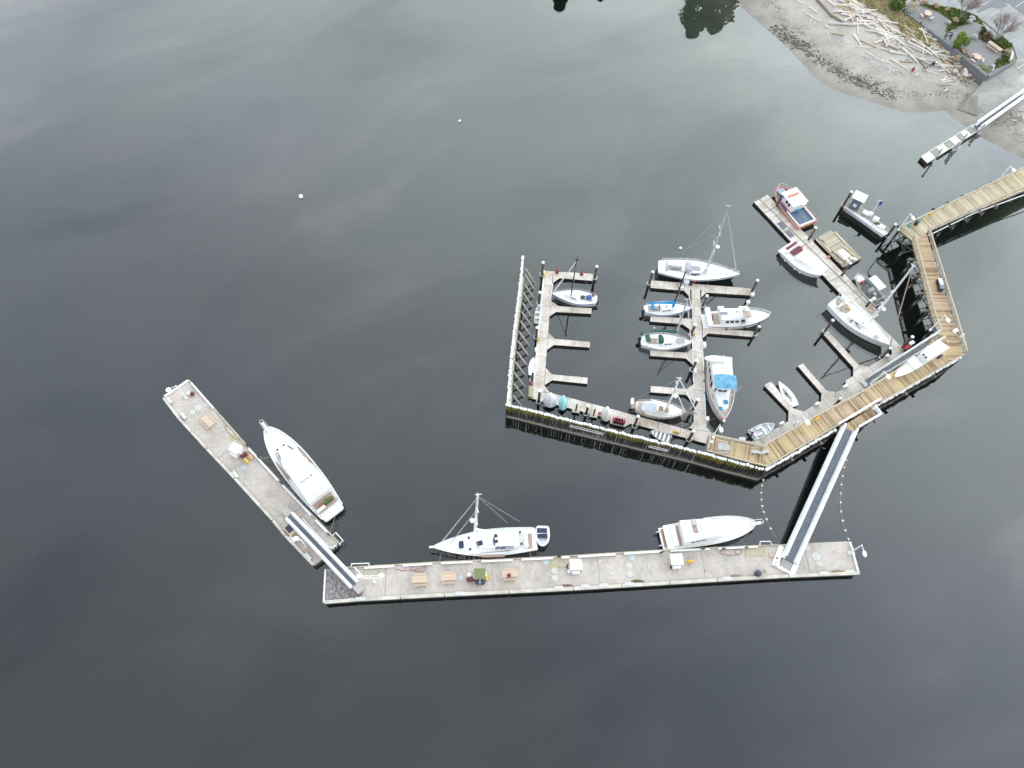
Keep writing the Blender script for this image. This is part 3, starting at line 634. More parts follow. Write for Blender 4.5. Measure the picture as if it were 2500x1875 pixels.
pipe_ladder([(1608, 612), (1612, 625), (1805, 670), (1820, 655)], 'shorter white pipe fixed along the face of the south pile wall')

# ------------------------------------------------------------------ single guide piles
def guide(r, base, top, label, m=pilesolo, rad=.19, ring=True, cap=True, z0=.4):
    p = G(r, *base, z0); h = max(1.5, topz(p, r, *top))
    t = thing('guide_pile', label, 'pile', (p.x, p.y, 0), 0, 'guide piles of the floating docks')
    MB().tube([(0, 0, -3), (0, 0, h - .12)], rad, 10).build('pile', m, t)
    if cap: MB().cyl((0, 0, h - .14), rad + .05, .1, 12).cyl((0, 0, h - .04), rad + .05, .22, 12, r1=.04).build('cap', capwhite, t)
    if ring:
        c = [(.36 * math.cos(i * math.pi / 6), .36 * math.sin(i * math.pi / 6), .58) for i in range(12)]
        MB().tube(c, .045, 6, closed=True).build('ring', whitepaint, t)
    return t
guide('H', (455, 262), (469, 148), 'guide pile at the upper left corner of the west float, beside its top finger')
guide('H', (928, 292), (953, 184), 'lichened guide pile at the far end of the top finger of the west float')
guide('H', (428, 520), (440, 418), 'guide pile on the left edge of the west float just above the small moored skiff', pilebrown)
guide('H', (403, 826), (414, 733), 'guide pile on the left edge of the west float beside the yellow box', pilebrown)
guide('H', (367, 1215), (380, 1130), 'short guide pile on the left edge of the west float near the pink buoy', pilebrown, .16)
guide('H', (424, 1408), (441, 1303), 'dark guide pile at the left end of the south float', pilebrown)
guide('Q', (933, 268), (960, 180), 'guide pile on the south float between the two little mooring posts')
guide('Q', (1453, 402), (1487, 288), 'lichened guide pile on the south float right of the maroon carts')
guide('Q', (2040, 548), (2102, 455), 'guide pile on the south float right of the yellow life ring box', pilebrown)
guide('I', (180, 1105), (222, 945), 'lichened guide pile at the left end of the crossbar head')
guide('I', (1478, 1205), (1565, 1060), 'guide pile at the right end of the crossbar head with a round white buoy below')
guide('I', (858, 1385), (908, 1248), 'lichened guide pile behind the red trawler stern, right of the central walkway')
guide('J', (737, 548), (775, 440), 'lichened guide pile near the bow of the green sloop')
guide('J', (748, 885), (784, 785), 'guide pile left of the central walkway below the green sloop')
guide('J', (755, 1265), (802, 1163), 'brown guide pile beside the cutter bowsprit', pilebrown)
guide('J', (1352, 540), (1390, 455), 'guide pile at the bow of the red trawler finger')
guide('K', (392, 385), (458, 215), 'leaning looking guide pile beside the orange patrol boat', pilebrown)
guide('K', (797, 810), (902, 652), 'guide pile with yellow sign between patrol boat and work raft', pilebrown)
guide('K', (1215, 1265), (1320, 1090), 'guide pile at the lower corner of the work raft')
guide('K', (1525, 1655), (1590, 1568), 'guide pile on the slanting float near the open aluminium boat', pilebrown)
guide('L', (300, 755), (400, 622), 'guide pile at the tip of the longest slanting finger dock', pilebrown)
guide('L', (955, 1062), (1068, 945), 'guide pile by the bow of the tall white cutter', pilebrown)
guide('L', (1195, 945), (1315, 808), 'guide pile beside the red cart and the covered gangway', pilebrown)
guide('K', (1240, 370), (1360, 200), 'guide pile at the upper left corner of the fuel float', pilebrown, .2)
guide('K', (1790, 765), (1900, 603), 'tall guide pile at the lower right corner of the fuel float', pilebrown, .2)
guide('M', (1215, 910), (1305, 828), 'dark guide pile between the float and the boardwalk, midway', black, .2, ring=False)
guide('M', (735, 1180), (822, 1112), 'dark guide pile between the float and the boardwalk, lower', black, .2, ring=False)
for i, (x, y, tx, ty) in enumerate(((500, 800, 575, 690), (685, 695, 705, 610), (725, 670, 805, 545), (915, 540, 965, 455))):
    guide('N', (x - 15, y + 5), (tx, ty), ['grey guide pile at the outer corner of the small shore float', 'short guide pile left of centre on the small shore float', 'tall guide pile right of centre on the small shore float', 'guide pile where the shore gangway meets its float'][i], silver, .15)

# ------------------------------------------------------------------ gangways
def gangway(label, r0, a0, a1, z0, r1, b0, b1_, z1, deckm, railh=1.0, rw=.16, group='gangways', plates=((.0, 1.0), (0, .8)), hip=False):
    "a0,a1: left and right edge at the high end; b0,b1: at the low end"
    A0, A1, B0, B1 = G(r0, *a0, z0), G(r0, *a1, z0), G(r1, *b0, z1), G(r1, *b1_, z1)
    org = Vector(((A0.x + B0.x) / 2, (A0.y + B0.y) / 2, 0)); t = thing('gangway', label, 'gangway', org, 0, group)
    th = Vector((0, 0, .18)); mb = MB(org)
    mb.add([A0 - th, A1 - th, B1 - th, B0 - th, A0, A1, B1, B0], [(3, 2, 1, 0), (4, 5, 6, 7), (0, 1, 5, 4), (1, 2, 6, 5), (2, 3, 7, 6), (3, 0, 4, 7)])
    mb.build('walkway', deckm, t)
    L = (A0 - B0).length; n = max(3, round(L / 1.6)); cl = MB(org)
    for i in range(1, n * 3):
        f = i / (n * 3); p = A0.lerp(B0, f); q = A1.lerp(B1, f); cl.tube([p + Vector((0, 0, .01)), q + Vector((0, 0, .01))], .02, 4)
    cl.build('cleats', alumdull, t)
    for P, Q in ((A0, B0), (A1, B1)):
        mb = MB(org)
        mb.tube([P + Vector((0, 0, railh)), Q + Vector((0, 0, railh))], rw * .55, 6); mb.tube([P + Vector((0, 0, .02)), Q + Vector((0, 0, .02))], rw * .8, 6)
        mb.tube([P + Vector((0, 0, railh * .5)), Q + Vector((0, 0, railh * .5))], .03, 5)
        for i in range(n + 1):
            p = P.lerp(Q, i / n); mb.tube([p, p + Vector((0, 0, railh))], .05, 5)
            if i < n: q = P.lerp(Q, (i + 1) / n); mb.tube([p + Vector((0, 0, .05)), q + Vector((0, 0, railh))], .03, 4)
        mb.build('side_truss', whitepaint, t)
    return t, org, (A0, A1, B0, B1)
g1, og1, _ = gangway('grey deck gangway with thick white sides bridging the two concrete piers', 'B', (545, 495), (480, 560), 1.75, 'B', (1295, 1285), (1225, 1350), 1.75, gwdeck, 0.55, .3)
mb = MB(og1); 
for L in ([(470, 405), (545, 470), (475, 540), (402, 460)], [(1300, 1285), (1372, 1365), (1295, 1420), (1228, 1350)]):
    P = pts('B', L, 1.72); mb.prism(P, ZP + .02, 1.7)
mb.build('landing', mat('pinkish_plate', (.40, .37, .36), .6, .1, 3), g1)
g2, og2, e2 = gangway('largest gangway, dark grey deck between white truss sides, from boardwalk down to the long pier', 'c', (1395, 500), (1625, 590), 3.7, 'i', (405, 490), (640, 590), 1.35, gwdeck, 1.15, .32)
g3, og3, e3 = gangway('long covered-side gangway from the boardwalk bend down to the inner float', 'a', (1500, 260), (1580, 385), 3.7, 'a', (95, 1160), (165, 1250), .75, gwdeck2, 1.05, .12)
P = pts('a', [(20, 1200), (85, 1160), (165, 1270), (105, 1310)], .75); MB(og3).prism(P, ZD + .02, .74).build('landing', alum, g3)
g4, og4, _ = gangway('white gangway slanting off the boat ramp to the small shore float', 'N', (1305, 170), (1320, 215), 2.6, 'N', (868, 475), (900, 515), 1.0, mat('slate_deck', (.085, .085, .11), .7, .15, 2), .85, .3)
P = pts('N', [(370, 768), (850, 470), (905, 520), (425, 825)], .6); org = cen(P)
t = thing('small_float', 'narrow shore float with alternating cream and green deck panels', 'float', org)
MB(org).prism(P, -.1, .6).build('hull', darkside, t)
floor_g = mat('green_panel', (.27, .29, .23), .8, .12, 3); floor_c = mat('cream_panel', (.66, .64, .52), .8, .1, 3)
def lerp4(P, u, v):
    a, b, c, d = [Vector(p) for p in P]; return (a.lerp(b, u)).lerp(d.lerp(c, u), v)
k = [0, .17, .28, .42, .53, .66, .74, .86, .94, 1]
for i in range(9):
    q = [lerp4(P, k[i] + .004, .03), lerp4(P, k[i + 1] - .004, .03), lerp4(P, k[i + 1] - .004, .97), lerp4(P, k[i] + .004, .97)]
    MB(org).prism(q, .6, .66).build('deck_panel', [floor_c, floor_g][i % 2] if i < 8 else alum, t)
for v in (0, 1): a, b = lerp4(P, 0, v), lerp4(P, 1, v); MB(org).tube([(a.x, a.y, .7), (b.x, b.y, .7)], .08, 6).build('kerb', offwhite, t)
# ------------------------------------------------------------------ boats
class Boat:
    "local frame: x towards the bow, z = 0 at the waterline, origin amidships"
    def __init__(s, name, label, cat, r, stern, bow, z, beam, group=None, rb=None):
        S, Bw = G(r, *stern, z), G(rb or r, *bow, z); d = Bw - S
        s.L = math.hypot(d.x, d.y); s.B = beam; s.r = r
        s.c = (S + Bw) / 2; s.c.z = 0; s.a = math.atan2(d.y, d.x)
        s.t = thing(name, label, cat, s.c, s.a, group)
    def loc(s, x, y, z, r=None):
        p = G(r or s.r, x, y, z) - s.c; ca, sa = math.cos(-s.a), math.sin(-s.a)
        return Vector((p.x * ca - p.y * sa, p.x * sa + p.y * ca, z))
    def hb(s, u):                      # half beam at u in 0 (stern) .. 1 (bow)
        if u < s.mid: k = s.tw + (1 - s.tw) * math.sin(math.pi / 2 * u / s.mid)
        else:
            v = (u - s.mid) / (1 - s.mid); k = max(0.0, 1 - v ** s.p) ** s.q
        return s.B / 2 * k
    def sheer(s, u): return s.fs + (s.fb - s.fs) * u ** 2 - s.dip * math.sin(math.pi * u)
    def hull(s, fs, fb, tw=.8, mid=.42, p=2.2, q=.85, rake=.10, dip=.05, m=None, deck=None, boot=None, bulwark=.0, flare=.12, rimw=.1, stripe=None, rim=None, n=22):
        s.fs, s.fb, s.tw, s.mid, s.p, s.q, s.dip = fs, fb, tw, mid, p, q, dip; s.bulwark = bulwark
        m = m or white; L = s.L; rings = []
        us = [1 - (1 - i / n) ** 1.35 for i in range(n + 1)]
        for u in us:
            hb, z = s.hb(u), s.sheer(u); hw = hb * (1 - flare - .25 * u ** 3)
            xs = (u - .5) * L; xw = xs - rake * L * u ** 5 + .02 * L * (1 - u) ** 6; hb = max(hb, .02); hw = max(hw, .015)
            rings.append([(xw, 0, -.5), (xw, -hw * .7, -.28), (xw, -hw, 0), (xw + (xs - xw) * .15, -hw - (hb - hw) * .2, .16), (xs, -hb, z), (xs, hb, z), (xw + (xs - xw) * .15, hw + (hb - hw) * .2, .16), (xw, hw, 0), (xw, hw * .7, -.28)])
        mb = MB(); mb.loft(rings, 0); k = len(rings[0])
        nf = (len(rings) - 1) * k
        for i in range(nf):
            j = i % k
            if j in (2, 6): mb.m[i] = 1
        mb.m[nf] = 0
        # drop the flat deck faces: deck is its own part
        keep = [i for i in range(len(mb.f)) if not (i < nf and i % k == 4)]
        mb.f = [mb.f[i] for i in keep]; mb.m = [mb.m[i] for i in keep]
        s.hullo = mb.build('hull', [m, boot or m], s.t)
        dk = MB(); rr = []
        for u in us:
            hb = max(.02, s.hb(u) - .01); z = s.sheer(u) - bulwark; x = (u - .5) * L
            rr.append([(x, -hb, z), (x, -hb * .5, z + .05 * hb / max(s.B / 2, .1)), (x, 0, z + .07 * hb / max(s.B / 2, .1)), (x, hb * .5, z + .05 * hb / max(s.B / 2, .1)), (x, hb, z)])
        dk.loft(rr, 0, False, False, closed=False); s.decko = dk.build('deck', deck or white, s.t)
        rm = MB(); w = rimw
        for sg in (-1, 1): rm.tube([((u - .5) * L, sg * (s.hb(u) - .01), s.sheer(u) + .01) for u in us], w / 2, 5)
        rm.tube([(-.5 * L, -s.hb(0), s.sheer(0) + .01), (-.5 * L, s.hb(0), s.sheer(0) + .01)], w / 2, 5)
        rm.build('toe_rail', rim or m, s.t)
        if stripe:
            st = MB()
            for sg in (-1, 1): st.tube([((u - .5) * L, sg * (s.hb(u) + .02 - flare * s.hb(u) * .25), s.sheer(u) * .78) for u in us[:-1]], .05, 4)
            st.build('hull_stripe', stripe, s.t)
        return s
    def plan(s, x0, x1, wa, wf, nose, rnd=.25):
        P = [(x0, -wa), (x1 - nose, -wf)]
        for a in (-60, -35, 0, 35, 60): P.append((x1 - nose + nose * math.cos(math.radians(a)) ** .8, wf * math.sin(math.radians(a)) * 1.0))
        P += [(x1 - nose, wf), (x0, wa)]
        return P
    def house(s, name, x0, x1, wa, wf, nose, z0, z1, inset=.12, fslope=.3, m=None, windows=(), wm=None, rslope=0.0, roof=None, parent=None, brow=0.0):
        "windows: (edge, f0, f1, h0, h1); edges 0 starboard side, 1..6 round the front, 7 port side, 8 back"
        bot = s.plan(x0, x1, wa, wf, nose); top = s.plan(x0 + rslope, x1 - fslope, wa - inset, wf - inset, nose * .9)
        mb = MB(); mb.loft([[(x, y, z0) for x, y in bot], [(x, y, z1) for x, y in top]], 0)
        # soft roof crown
        cx = (x0 + x1) / 2; cr = [((x - cx) * .86 + cx, y * .8, z1 + .09) for x, y in top]
        mb.loft([[(x, y, z1 + .001) for x, y in top], cr], 1 if roof else 0)
        h = mb.build(name, [m or white] + ([roof] if roof else []), parent or s.t)
        nB = len(bot)
        for e, f0, f1, h0, h1 in windows:
            a, b = Vector((*bot[e], z0)), Vector((*bot[(e + 1) % nB], z0)); c, d = Vector((*top[e], z1)), Vector((*top[(e + 1) % nB], z1))
            def q(f, g): return a.lerp(b, f).lerp(c.lerp(d, f), g)
            P = [q(f0, h0), q(f1, h0), q(f1, h1), q(f0, h1)]; nrm = (P[1] - P[0]).cross(P[3] - P[0]).normalized()
            o = [p + nrm * .02 for p in P]; i = [p - nrm * .02 for p in P]
            MB().add(i + o, [(4, 5, 6, 7), (0, 1, 5, 4), (1, 2, 6, 5), (2, 3, 7, 6), (3, 0, 4, 7)]).build('window', wm or darkglass, h)
        return h
    def box(s, name, m, c, size, rz=0, parent=None, bevel=.03):
        return MB().box(c, size, rz).build(name, m, parent or s.t, bevel=bevel)
    def pbox(s, name, m, x, y, z, size, rz=0, r=None, h=None):
        c = s.loc(x, y, z, r); return s.box(name, m, (c.x, c.y, z - .02), size, rz)
    def poly(s, name, m, L, z, h=.02, r=None, parent=None, uv=None):
        P = [s.loc(x, y, z, r)[:2] for x, y in L]; return MB().prism(P, z, z + h).build(name, m, parent or s.t)
    def tube(s, name, m, P, rad, r1=None, n=6, closed=False, parent=None):
        return MB().tube(P, rad, n, r1=r1, closed=closed).build(name, m, parent or s.t)
    def rail(s, u0=0.05, u1=1.0, h=.62, m=None, sp=10, r=.022, close=True, name='guard_rail', stern=False):
        mb = MB(); us = [u0 + (u1 - u0) * i / sp for i in range(sp + 1)]
        P1 = [((u - .5) * s.L, -(s.hb(u) - .08) if s.hb(u) > .1 else 0, s.sheer(u) + h) for u in us]; P2 = [(x, -y, z) for x, y, z in P1]
        mb.tube(P1, r, 5); mb.tube(P2, r, 5)
        mb.tube([(x, y, z - h * .45) for x, y, z in P1], r * .6, 4); mb.tube([(x, y, z - h * .45) for x, y, z in P2], r * .6, 4)
        if close: mb.tube([P1[-1], (P1[-1][0] + .15, 0, P1[-1][2]), P2[-1]], r, 5)
        if stern: mb.tube([P1[0], P2[0]], r, 5)
        for P in (P1, P2):
            for x, y, z in P: mb.tube([(x, y, z - h), (x, y, z)], r, 4)
        return mb.build(name, m or whitepaint, s.t)
    def mast(s, base, top, zb, m, r=.11, spread=(.35, .65), sl=1.1, rr=None, rt=None, boomto=None, radar=None):
        p = s.loc(*base, zb, rr); w = G(rr or s.r, *base, zb); zt = topz(w, rt or rr or s.r, *top); q = s.loc(*top, zt, rt or rr); s.mt, s.mb_ = q, p
        o = s.tube('mast', m, [p, p.lerp(q, .5), q], r, r * .75, 8)
        for k, f in enumerate(spread):
            c = p.lerp(q, f); l = sl * (1 - .25 * k); MB().tube([(c.x - .1, c.y - l, c.z + .06), c, (c.x - .1, c.y + l, c.z + .06)], r * .45, 6).build('spreader', m, o)
        MB().tube([(q.x - .45, q.y, q.z + .03), (q.x + .3, q.y, q.z + .03)], .05, 5).tube([q, (q.x, q.y, q.z + .9)], .02, 4).build('masthead', m, o)
        if radar:
            c = p.lerp(q, radar); MB().cyl((c.x + .42, c.y, c.z), .3, .2, 14).tube([c, (c.x + .4, c.y, c.z)], .04, 5).build('radar_dome', white, o)
        mb = MB()
        for sg in (-1, 1):
            ch = Vector((p.x - .25, sg * (s.hb(.5 + p.x / s.L) - .1), s.sheer(.55)))
            for f in (spread[-1], .97):
                c = p.lerp(q, spread[0]); k = Vector((c.x - .1, c.y + sg * sl, c.z)); mb.tube([ch, k, p.lerp(q, f)], .014, 4)
        mb.build('shroud', silver, s.t)
        return o
    def stay(s, a, b, rad=.016, m=None, name='stay'): return s.tube(name, m or silver, [a, b], rad, n=5)
    def fenders(s, us, side, m=None, r=.14, l=.6):
        for u in us:
            y = side * (s.hb(u) + .1); x = (u - .5) * s.L
            MB().ball((x, y, s.sheer(u) * .45), r, 8, 6, sc=(1, 1, l / r / 2)).build('fender', m or rubber, s.t)
    def outboard(s, x, y, z, m=None, k=1.0):
        mb = MB().box((x - .25 * k, y, z + .1), (.5 * k, .34 * k, .42 * k)).box((x - .18 * k, y, z - .75 * k), (.2 * k, .12 * k, .9 * k)).cyl((x - .2 * k, y, z - .75 * k), .1 * k, .1, 8)
        return mb.build('outboard_motor', m or black, s.t, bevel=.05 * k)
def W2(r, a, b, z): return (G(r, *a, z) - G(r, *b, z)).length

# 1 --- motor yacht at the slanting pier
b = Boat('motor_yacht', 'all white motor yacht with bow pulpit and pinkish teak cockpit tied to the slanting pier', 'motor yacht', 'A', (1903, 1540), (1210, 665), 1.5, W2('A', (1330, 1110), (1625, 885), 1.5) * .94, 'white motor yachts')
b.hull(1.3, 2.1, tw=.76, mid=.40, p=2.9, q=.62, deck=white, boot=darkred, bulwark=.12, rimw=.16)
L = b.L; B2 = b.B / 2
b.box('swim_platform', white, (-.5 * L + .1, 0, .5), (1.3, b.B * .72, .9), bevel=.3)
b.box('cockpit_sole', teakpink, (-.5 * L + 1.75, 0, 1.30), (1.5, b.B * .68, .06))
b.box('coaming', teakpink, (-.5 * L + .86, 0, 1.3), (.12, b.B * .68, .42)); b.box('cooler', green and mat('olive_box', (.07, .11, .03), .6), (-.5 * L + 1.5, -.55, 1.36), (.45, 1.3, .35))
b.box('seat', white, (-.5 * L + 1.1, .9, 1.34), (.45, 1.3, .4))
b.box('planter', mat('terracotta', (.32, .12, .05), .8), (-.5 * L + 1.55, .55, 1.36), (.4, .5, .25))
dkh = b.house('deckhouse', -.5 * L + 2.4, .20 * L, B2 * .82, B2 * .72, 1.5, 1.3, 2.75, .12, .6, windows=[(0, .55, .68, .3, .85), (0, .7, .84, .3, .85), (7, .16, .3, .3, .85), (7, .32, .45, .3, .85)] + [(e, .08, .92, .35, .9) for e in ()])
b.house('foredeck_trunk', .0 * L, .34 * L, B2 * .62, B2 * .45, 1.2, 1.5, 2.15, .1, .3)
fly = b.house('flybridge', -.5 * L + 2.1, .06 * L, B2 * .86, B2 * .70, 1.3, 2.8, 3.35, .05, .3, windows=[(2, .1, .9, .3, .9), (3, .05, .95, .3, .9), (4, .05, .95, .3, .9), (5, .1, .9, .3, .9)], wm=mat('smoke_screen', (.25, .25, .27), .3))
b.box('hardtop', white, (-.20 * L, 0, 4.55), (.32 * L, b.B * .72, .1), bevel=.08)
for sg in (-1, 1):
    for x in (-.33, -.07): b.tube('hardtop_post', whitepaint, [(x * L, sg * B2 * .6, 3.3), (x * L, sg * B2 * .6, 4.6)], .05)
    b.box('side_deck', teakpink, (.08 * L, sg * B2 * .86, 1.62), (.2 * L, .28, .03))
b.tube('hose_line', teakpink, [(.24 * L, -B2 * .55, 2.05), (.29 * L, 0, 2.12), (.24 * L, B2 * .55, 2.05), (.1 * L, B2 * .66, 1.95)], .035)
for x, y in ((1315, 875), (1383, 825)): b.pbox('hatch', black, x, y, 2.32, (.22, .3, .06), -.1)
for x, y, z in ((1425, 934, 2.5), (1492, 1073, 3.5), (1556, 1024, 3.5)): b.pbox('hatch', black, x, y, z, (.24, .3, .08), -.1)
for x, y in ((1578, 1224), (1612, 1200), (1645, 1176), (1680, 1150)): b.pbox('screen', mat('screen_grey', (.16, .15, .15), .4) if 'screen_grey' not in bpy.data.materials else bpy.data.materials['screen_grey'], x, y, 4.68, (.12, .42, .05))
for s_ in (-1, 1): b.tube('seam_shadow', bpy.data.materials['screen_grey'], [(-.36 * L, s_ * B2 * .3, 4.66), (-.05 * L, s_ * B2 * .3, 4.66)], .02)  # thin grey lines on the hardtop, shadow of its seams put in as colour
b.box('windscreen', bpy.data.materials['screen_grey'], (.20 * L, B2 * .45, 2.0), (1.1, .05, .5), -.3); b.box('windscreen', bpy.data.materials['screen_grey'], (.20 * L, -B2 * .45, 2.0), (1.1, .05, .5), .3)
b.tube('pulpit', white, [(.46 * L, 0, 2.15), (.5 * L + 1.0, 0, 2.3)], .22, .16, 8); b.tube('anchor', alum, [(.5 * L + .6, 0, 2.1), (.5 * L + 1.25, 0, 1.9)], .1, .05)
b.tube('pulpit_rail', whitepaint, [(.45 * L, -.35, 2.9), (.5 * L + .9, -.25, 3.0), (.5 * L + 1.15, 0, 3.0), (.5 * L + .9, .25, 3.0), (.45 * L, .35, 2.9)], .03)
b.rail(.45, .97, .7, sp=8, r=.03); b.fenders((.35, .5, .62), -1 if b.loc(1360, 1240, 1).y < 0 else 1, rubber)
b.tube('antenna', black, [(.0, .6, 3.4), (-.1, .7, 5.2)], .02); b.box('davit', black, (-.42 * L, -.3, 2.9), (.5, .08, .1), .5)
y1 = b
# 2 --- big sloop with solar dinghy at the long pier
b = Boat('sailing_yacht', 'white sailing yacht with curved violet windscreen moored bow left at the long pier', 'sailboat', 'C', (2022, 610), (1095, 690), 1.25, W2('C', (1490, 520), (1510, 775), 1.25) * .92, 'sailboats in the harbour')
b.hull(1.25, 1.55, tw=.82, mid=.38, p=1.9, q=.92, rake=.07, rimw=.14, deck=white, rim=white)
L = b.L; B2 = b.B / 2
b.house('coachroof', -.30 * L, .10 * L, B2 * .62, B2 * .5, 1.1, 1.25, 1.75, .08, .4)
sal = b.house('deck_saloon', -.33 * L, -.045 * L, B2 * .66, B2 * .6, .9, 1.3, 2.15, .22, .75, windows=[(e, .0, 1.0, .15, .95) for e in (2, 3, 4, 5)] + [(1, .1, 1, .15, .95), (6, 0, .9, .15, .95), (0, .55, .98, .2, .9), (7, .02, .45, .2, .9)], wm=greyglass)
b.box('hardtop', white, (-.20 * L, 0, 2.25), (.20 * L, b.B * .5, .1), bevel=.1)
for x, y in ((1660, 582), (1665, 633)): b.pbox('hatch', solar, x, y, 2.4, (.42, .42, .05))
b.pbox('hatch', solar, 1350, 663, 1.62, (.62, .95, .08)); b.pbox('hatch', solar, 1515, 650, 1.85, (.8, .62, .08), .2)
for x, y in ((1418, 602), (1430, 705), (1878, 552), (1892, 656)): b.pbox('hatch', solar, x, y, 1.5, (.28, .28, .2))
b.poly('side_deck', teakpink, [(1400, 748), (1740, 752), (1740, 772), (1560, 778)], 1.34); b.poly('cockpit_sole', teakpink, [(1940, 560), (1985, 565), (1990, 700), (1950, 700)], 1.36)
b.poly('spray_screen', mat('clear_vinyl', (.3, .31, .33), .3), [(1740, 685), (1810, 655), (1825, 700), (1760, 708)], 2.0)
b.box('targa_arch', white, (-.40 * L, 0, 1.3), (.5, b.B * .7, .75), bevel=.2)
b.mast((1472, 545), (1498, 212), 1.8, white, .2, (.42, .7), 1.0, radar=.33)
p0 = b.loc(1172, 640, 2.0); b.tube('furled_jib', silver, [p0, b.mb_.lerp(b.mt, .93)], .09, .05); p1 = b.loc(1240, 670, 1.7); b.tube('furled_staysail', silver, [p1, b.mb_.lerp(b.mt, .62)], .07, .04)
for x, y in ((1880, 458), (1765, 467)): b.stay(b.loc(x, y, 1.6), b.mb_.lerp(b.mt, .96), .02)
b.tube('boom', white, [b.mb_ + Vector((0, 0, 1.2)), (-.30 * L, 0, 3.0)], .16, .12, 8)
b.rail(.02, .97, .65, sp=14, r=.028); b.tube('bowsprit', white, [(.46 * L, 0, 1.55), (.5 * L + .45, 0, 1.7)], .17, .14); b.fenders((.42, .5, .55, .59, .64, .68, .78), 1 if b.loc(1500, 790, 1).y > 0 else -1, rubber)
b.tube('boot_line', black, [(-.25 * L, (1 if b.loc(1500, 790, 1).y > 0 else -1) * B2 * .74, 1.36), (.06 * L, (1 if b.loc(1500, 790, 1).y > 0 else -1) * B2 * .74, 1.36)], .025)
b.box('davit_arm', alum, (-.5 * L - .4, .5, 1.7), (1.2, .1, .1)); b.box('davit_arm', alum, (-.5 * L - .4, -.5, 1.7), (1.2, .1, .1))
y2 = b
# dinghy with solar panels on the davits
d = Boat('dinghy', 'small grey white tender topped with two solar panels hanging behind the white sailing yacht', 'dinghy', 'C', (2082, 508), (2082, 672), 1.3, 1.55)
d.hull(.55, .6, tw=.9, mid=.4, p=2.6, q=.6, m=palegrey, deck=palegrey, rimw=.34, rim=white, bulwark=.1); d.hullo.location.z = .9
for ch in d.t.children: ch.location.z = .9
for x, y in ((2076, 535), (2080, 583)): d.pbox('solar_panel', solar, x, y, 1.62, (.62, 1.3, .04))
d.box('panel_frame', alum, (-.18 * d.L, 0, 1.56), (1.5, 1.42, .03))
# 3 --- motor yacht right on the long pier
b = Boat('motor_yacht', 'white motor yacht with tan teak swim platform lying bow right beside the long pier', 'motor yacht', 'E', (1000, 490), (1950, 360), 1.4, W2('E', (1500, 262), (1535, 590), 1.4) * .84, 'white motor yachts')
b.hull(1.1, 1.95, tw=.9, mid=.42, p=2.5, q=.65, deck=white, bulwark=.06, rimw=.14)
L = b.L; B2 = b.B / 2; s_ = 1 if b.loc(1350, 600, 1).y > 0 else -1
b.box('swim_platform', white, (-.5 * L + .25, 0, .55), (1.7, b.B * .84, .3)); b.box('platform_teak', teak, (-.5 * L + .25, 0, .86), (1.25, b.B * .72, .03))
b.box('transom', white, (-.5 * L + 1.15, 0, .8), (.7, b.B * .8, .75), bevel=.15)
b.box('cockpit_sole', teakpink, (-.5 * L + 1.75, 0, 1.2), (.7, b.B * .8, .04))
b.house('deckhouse', -.5 * L + 1.9, .22 * L, B2 * .84, B2 * .7, 2.2, 1.3, 2.5, .15, 1.1, windows=[(7 if s_ > 0 else 0, .25, .4, .3, .75), (7 if s_ > 0 else 0, .43, .58, .3, .75), (7 if s_ > 0 else 0, .61, .76, .3, .75)])
b.house('flybridge', -.5 * L + 1.8, .08 * L, B2 * .86, B2 * .74, 1.3, 2.55, 3.1, .04, .35)
b.pbox('helm_seat', mat('grey_vinyl', (.42, .42, .45), .6), 1300, 335, 3.2, (.6, .8, .3)); b.poly('flybridge_floor', teakpink, [(1278, 370), (1330, 372), (1355, 445), (1300, 448)], 3.22); b.pbox('helm_console', white, 1400, 400, 3.2, (.5, 1.6, .4))
b.rail(.45, .97, .7, sp=10, r=.04); b.tube('pulpit', white, [(.45 * L, 0, 1.95), (.5 * L + .75, 0, 2.05)], .24, .2, 8); b.tube('anchor', alum, [(.5 * L + .6, 0, 2.2), (.5 * L + 1.0, .1, 2.4)], .05)
b.tube('pulpit_rail', whitepaint, [(.44 * L, -.3, 2.6), (.5 * L + .7, -.28, 2.75), (.5 * L + .85, 0, 2.75), (.5 * L + .7, .28, 2.75), (.44 * L, .3, 2.6)], .035)
for y in (-.9, .9): b.box('davit_mount', alum, (-.5 * L - .75, y, .75), (.55, .16, .25))
b.fenders((.1, .3, .45, .6), s_, rubber)

# 4 --- white sloop, black mast, west float
b = Boat('sailboat', 'small white sloop with black mast and blue cockpit bag in the west float slip', 'sailboat', 'H', (948, 482), (542, 432), 1.0, W2('H', (740, 402), (735, 543), 1.0) * .97 * .88, 'sailboats in the harbour')
b.hull(.95, 1.15, tw=.52, mid=.42, p=1.62, q=.98, stripe=bluep); L = b.L; B2 = b.B / 2
b.house('cabin', -.08 * L, .28 * L, B2 * .58, B2 * .3, 1.0, .95, 1.3, .1, .5, windows=[(0, .2, .8, .35, .7), (7, .2, .8, .35, .7)])
b.box('cockpit_well', greydeck, (-.26 * L, 0, .98), (1.9, .9, .03)); b.pbox('sail_bag', bluecanvas and bluep, 875, 468, 1.15, (.7, .6, .35), .4); b.pbox('winch_gear', black, 822, 465, 1.15, (.5, .45, .2), .8); b.pbox('cushion', redcanvas, 915, 446, 1.1, (.45, .4, .15)); b.pbox('tiller', black, 905, 492, 1.1, (.9, .06, .06), .4)
b.mast((715, 448), (768, 122), 1.3, black, .1, (.5,), .8); b.tube('furled_jib', white, [b.loc(552, 425, 1.2), b.mb_.lerp(b.mt, .95)], .1, .06)
b.stay(b.loc(900, 445, 1.1), b.mb_.lerp(b.mt, .98), .016); b.rail(.03, .98, .55, sp=9, r=.02, m=silver); b.outboard(-.5 * L, .5, .7, rubber, .7)
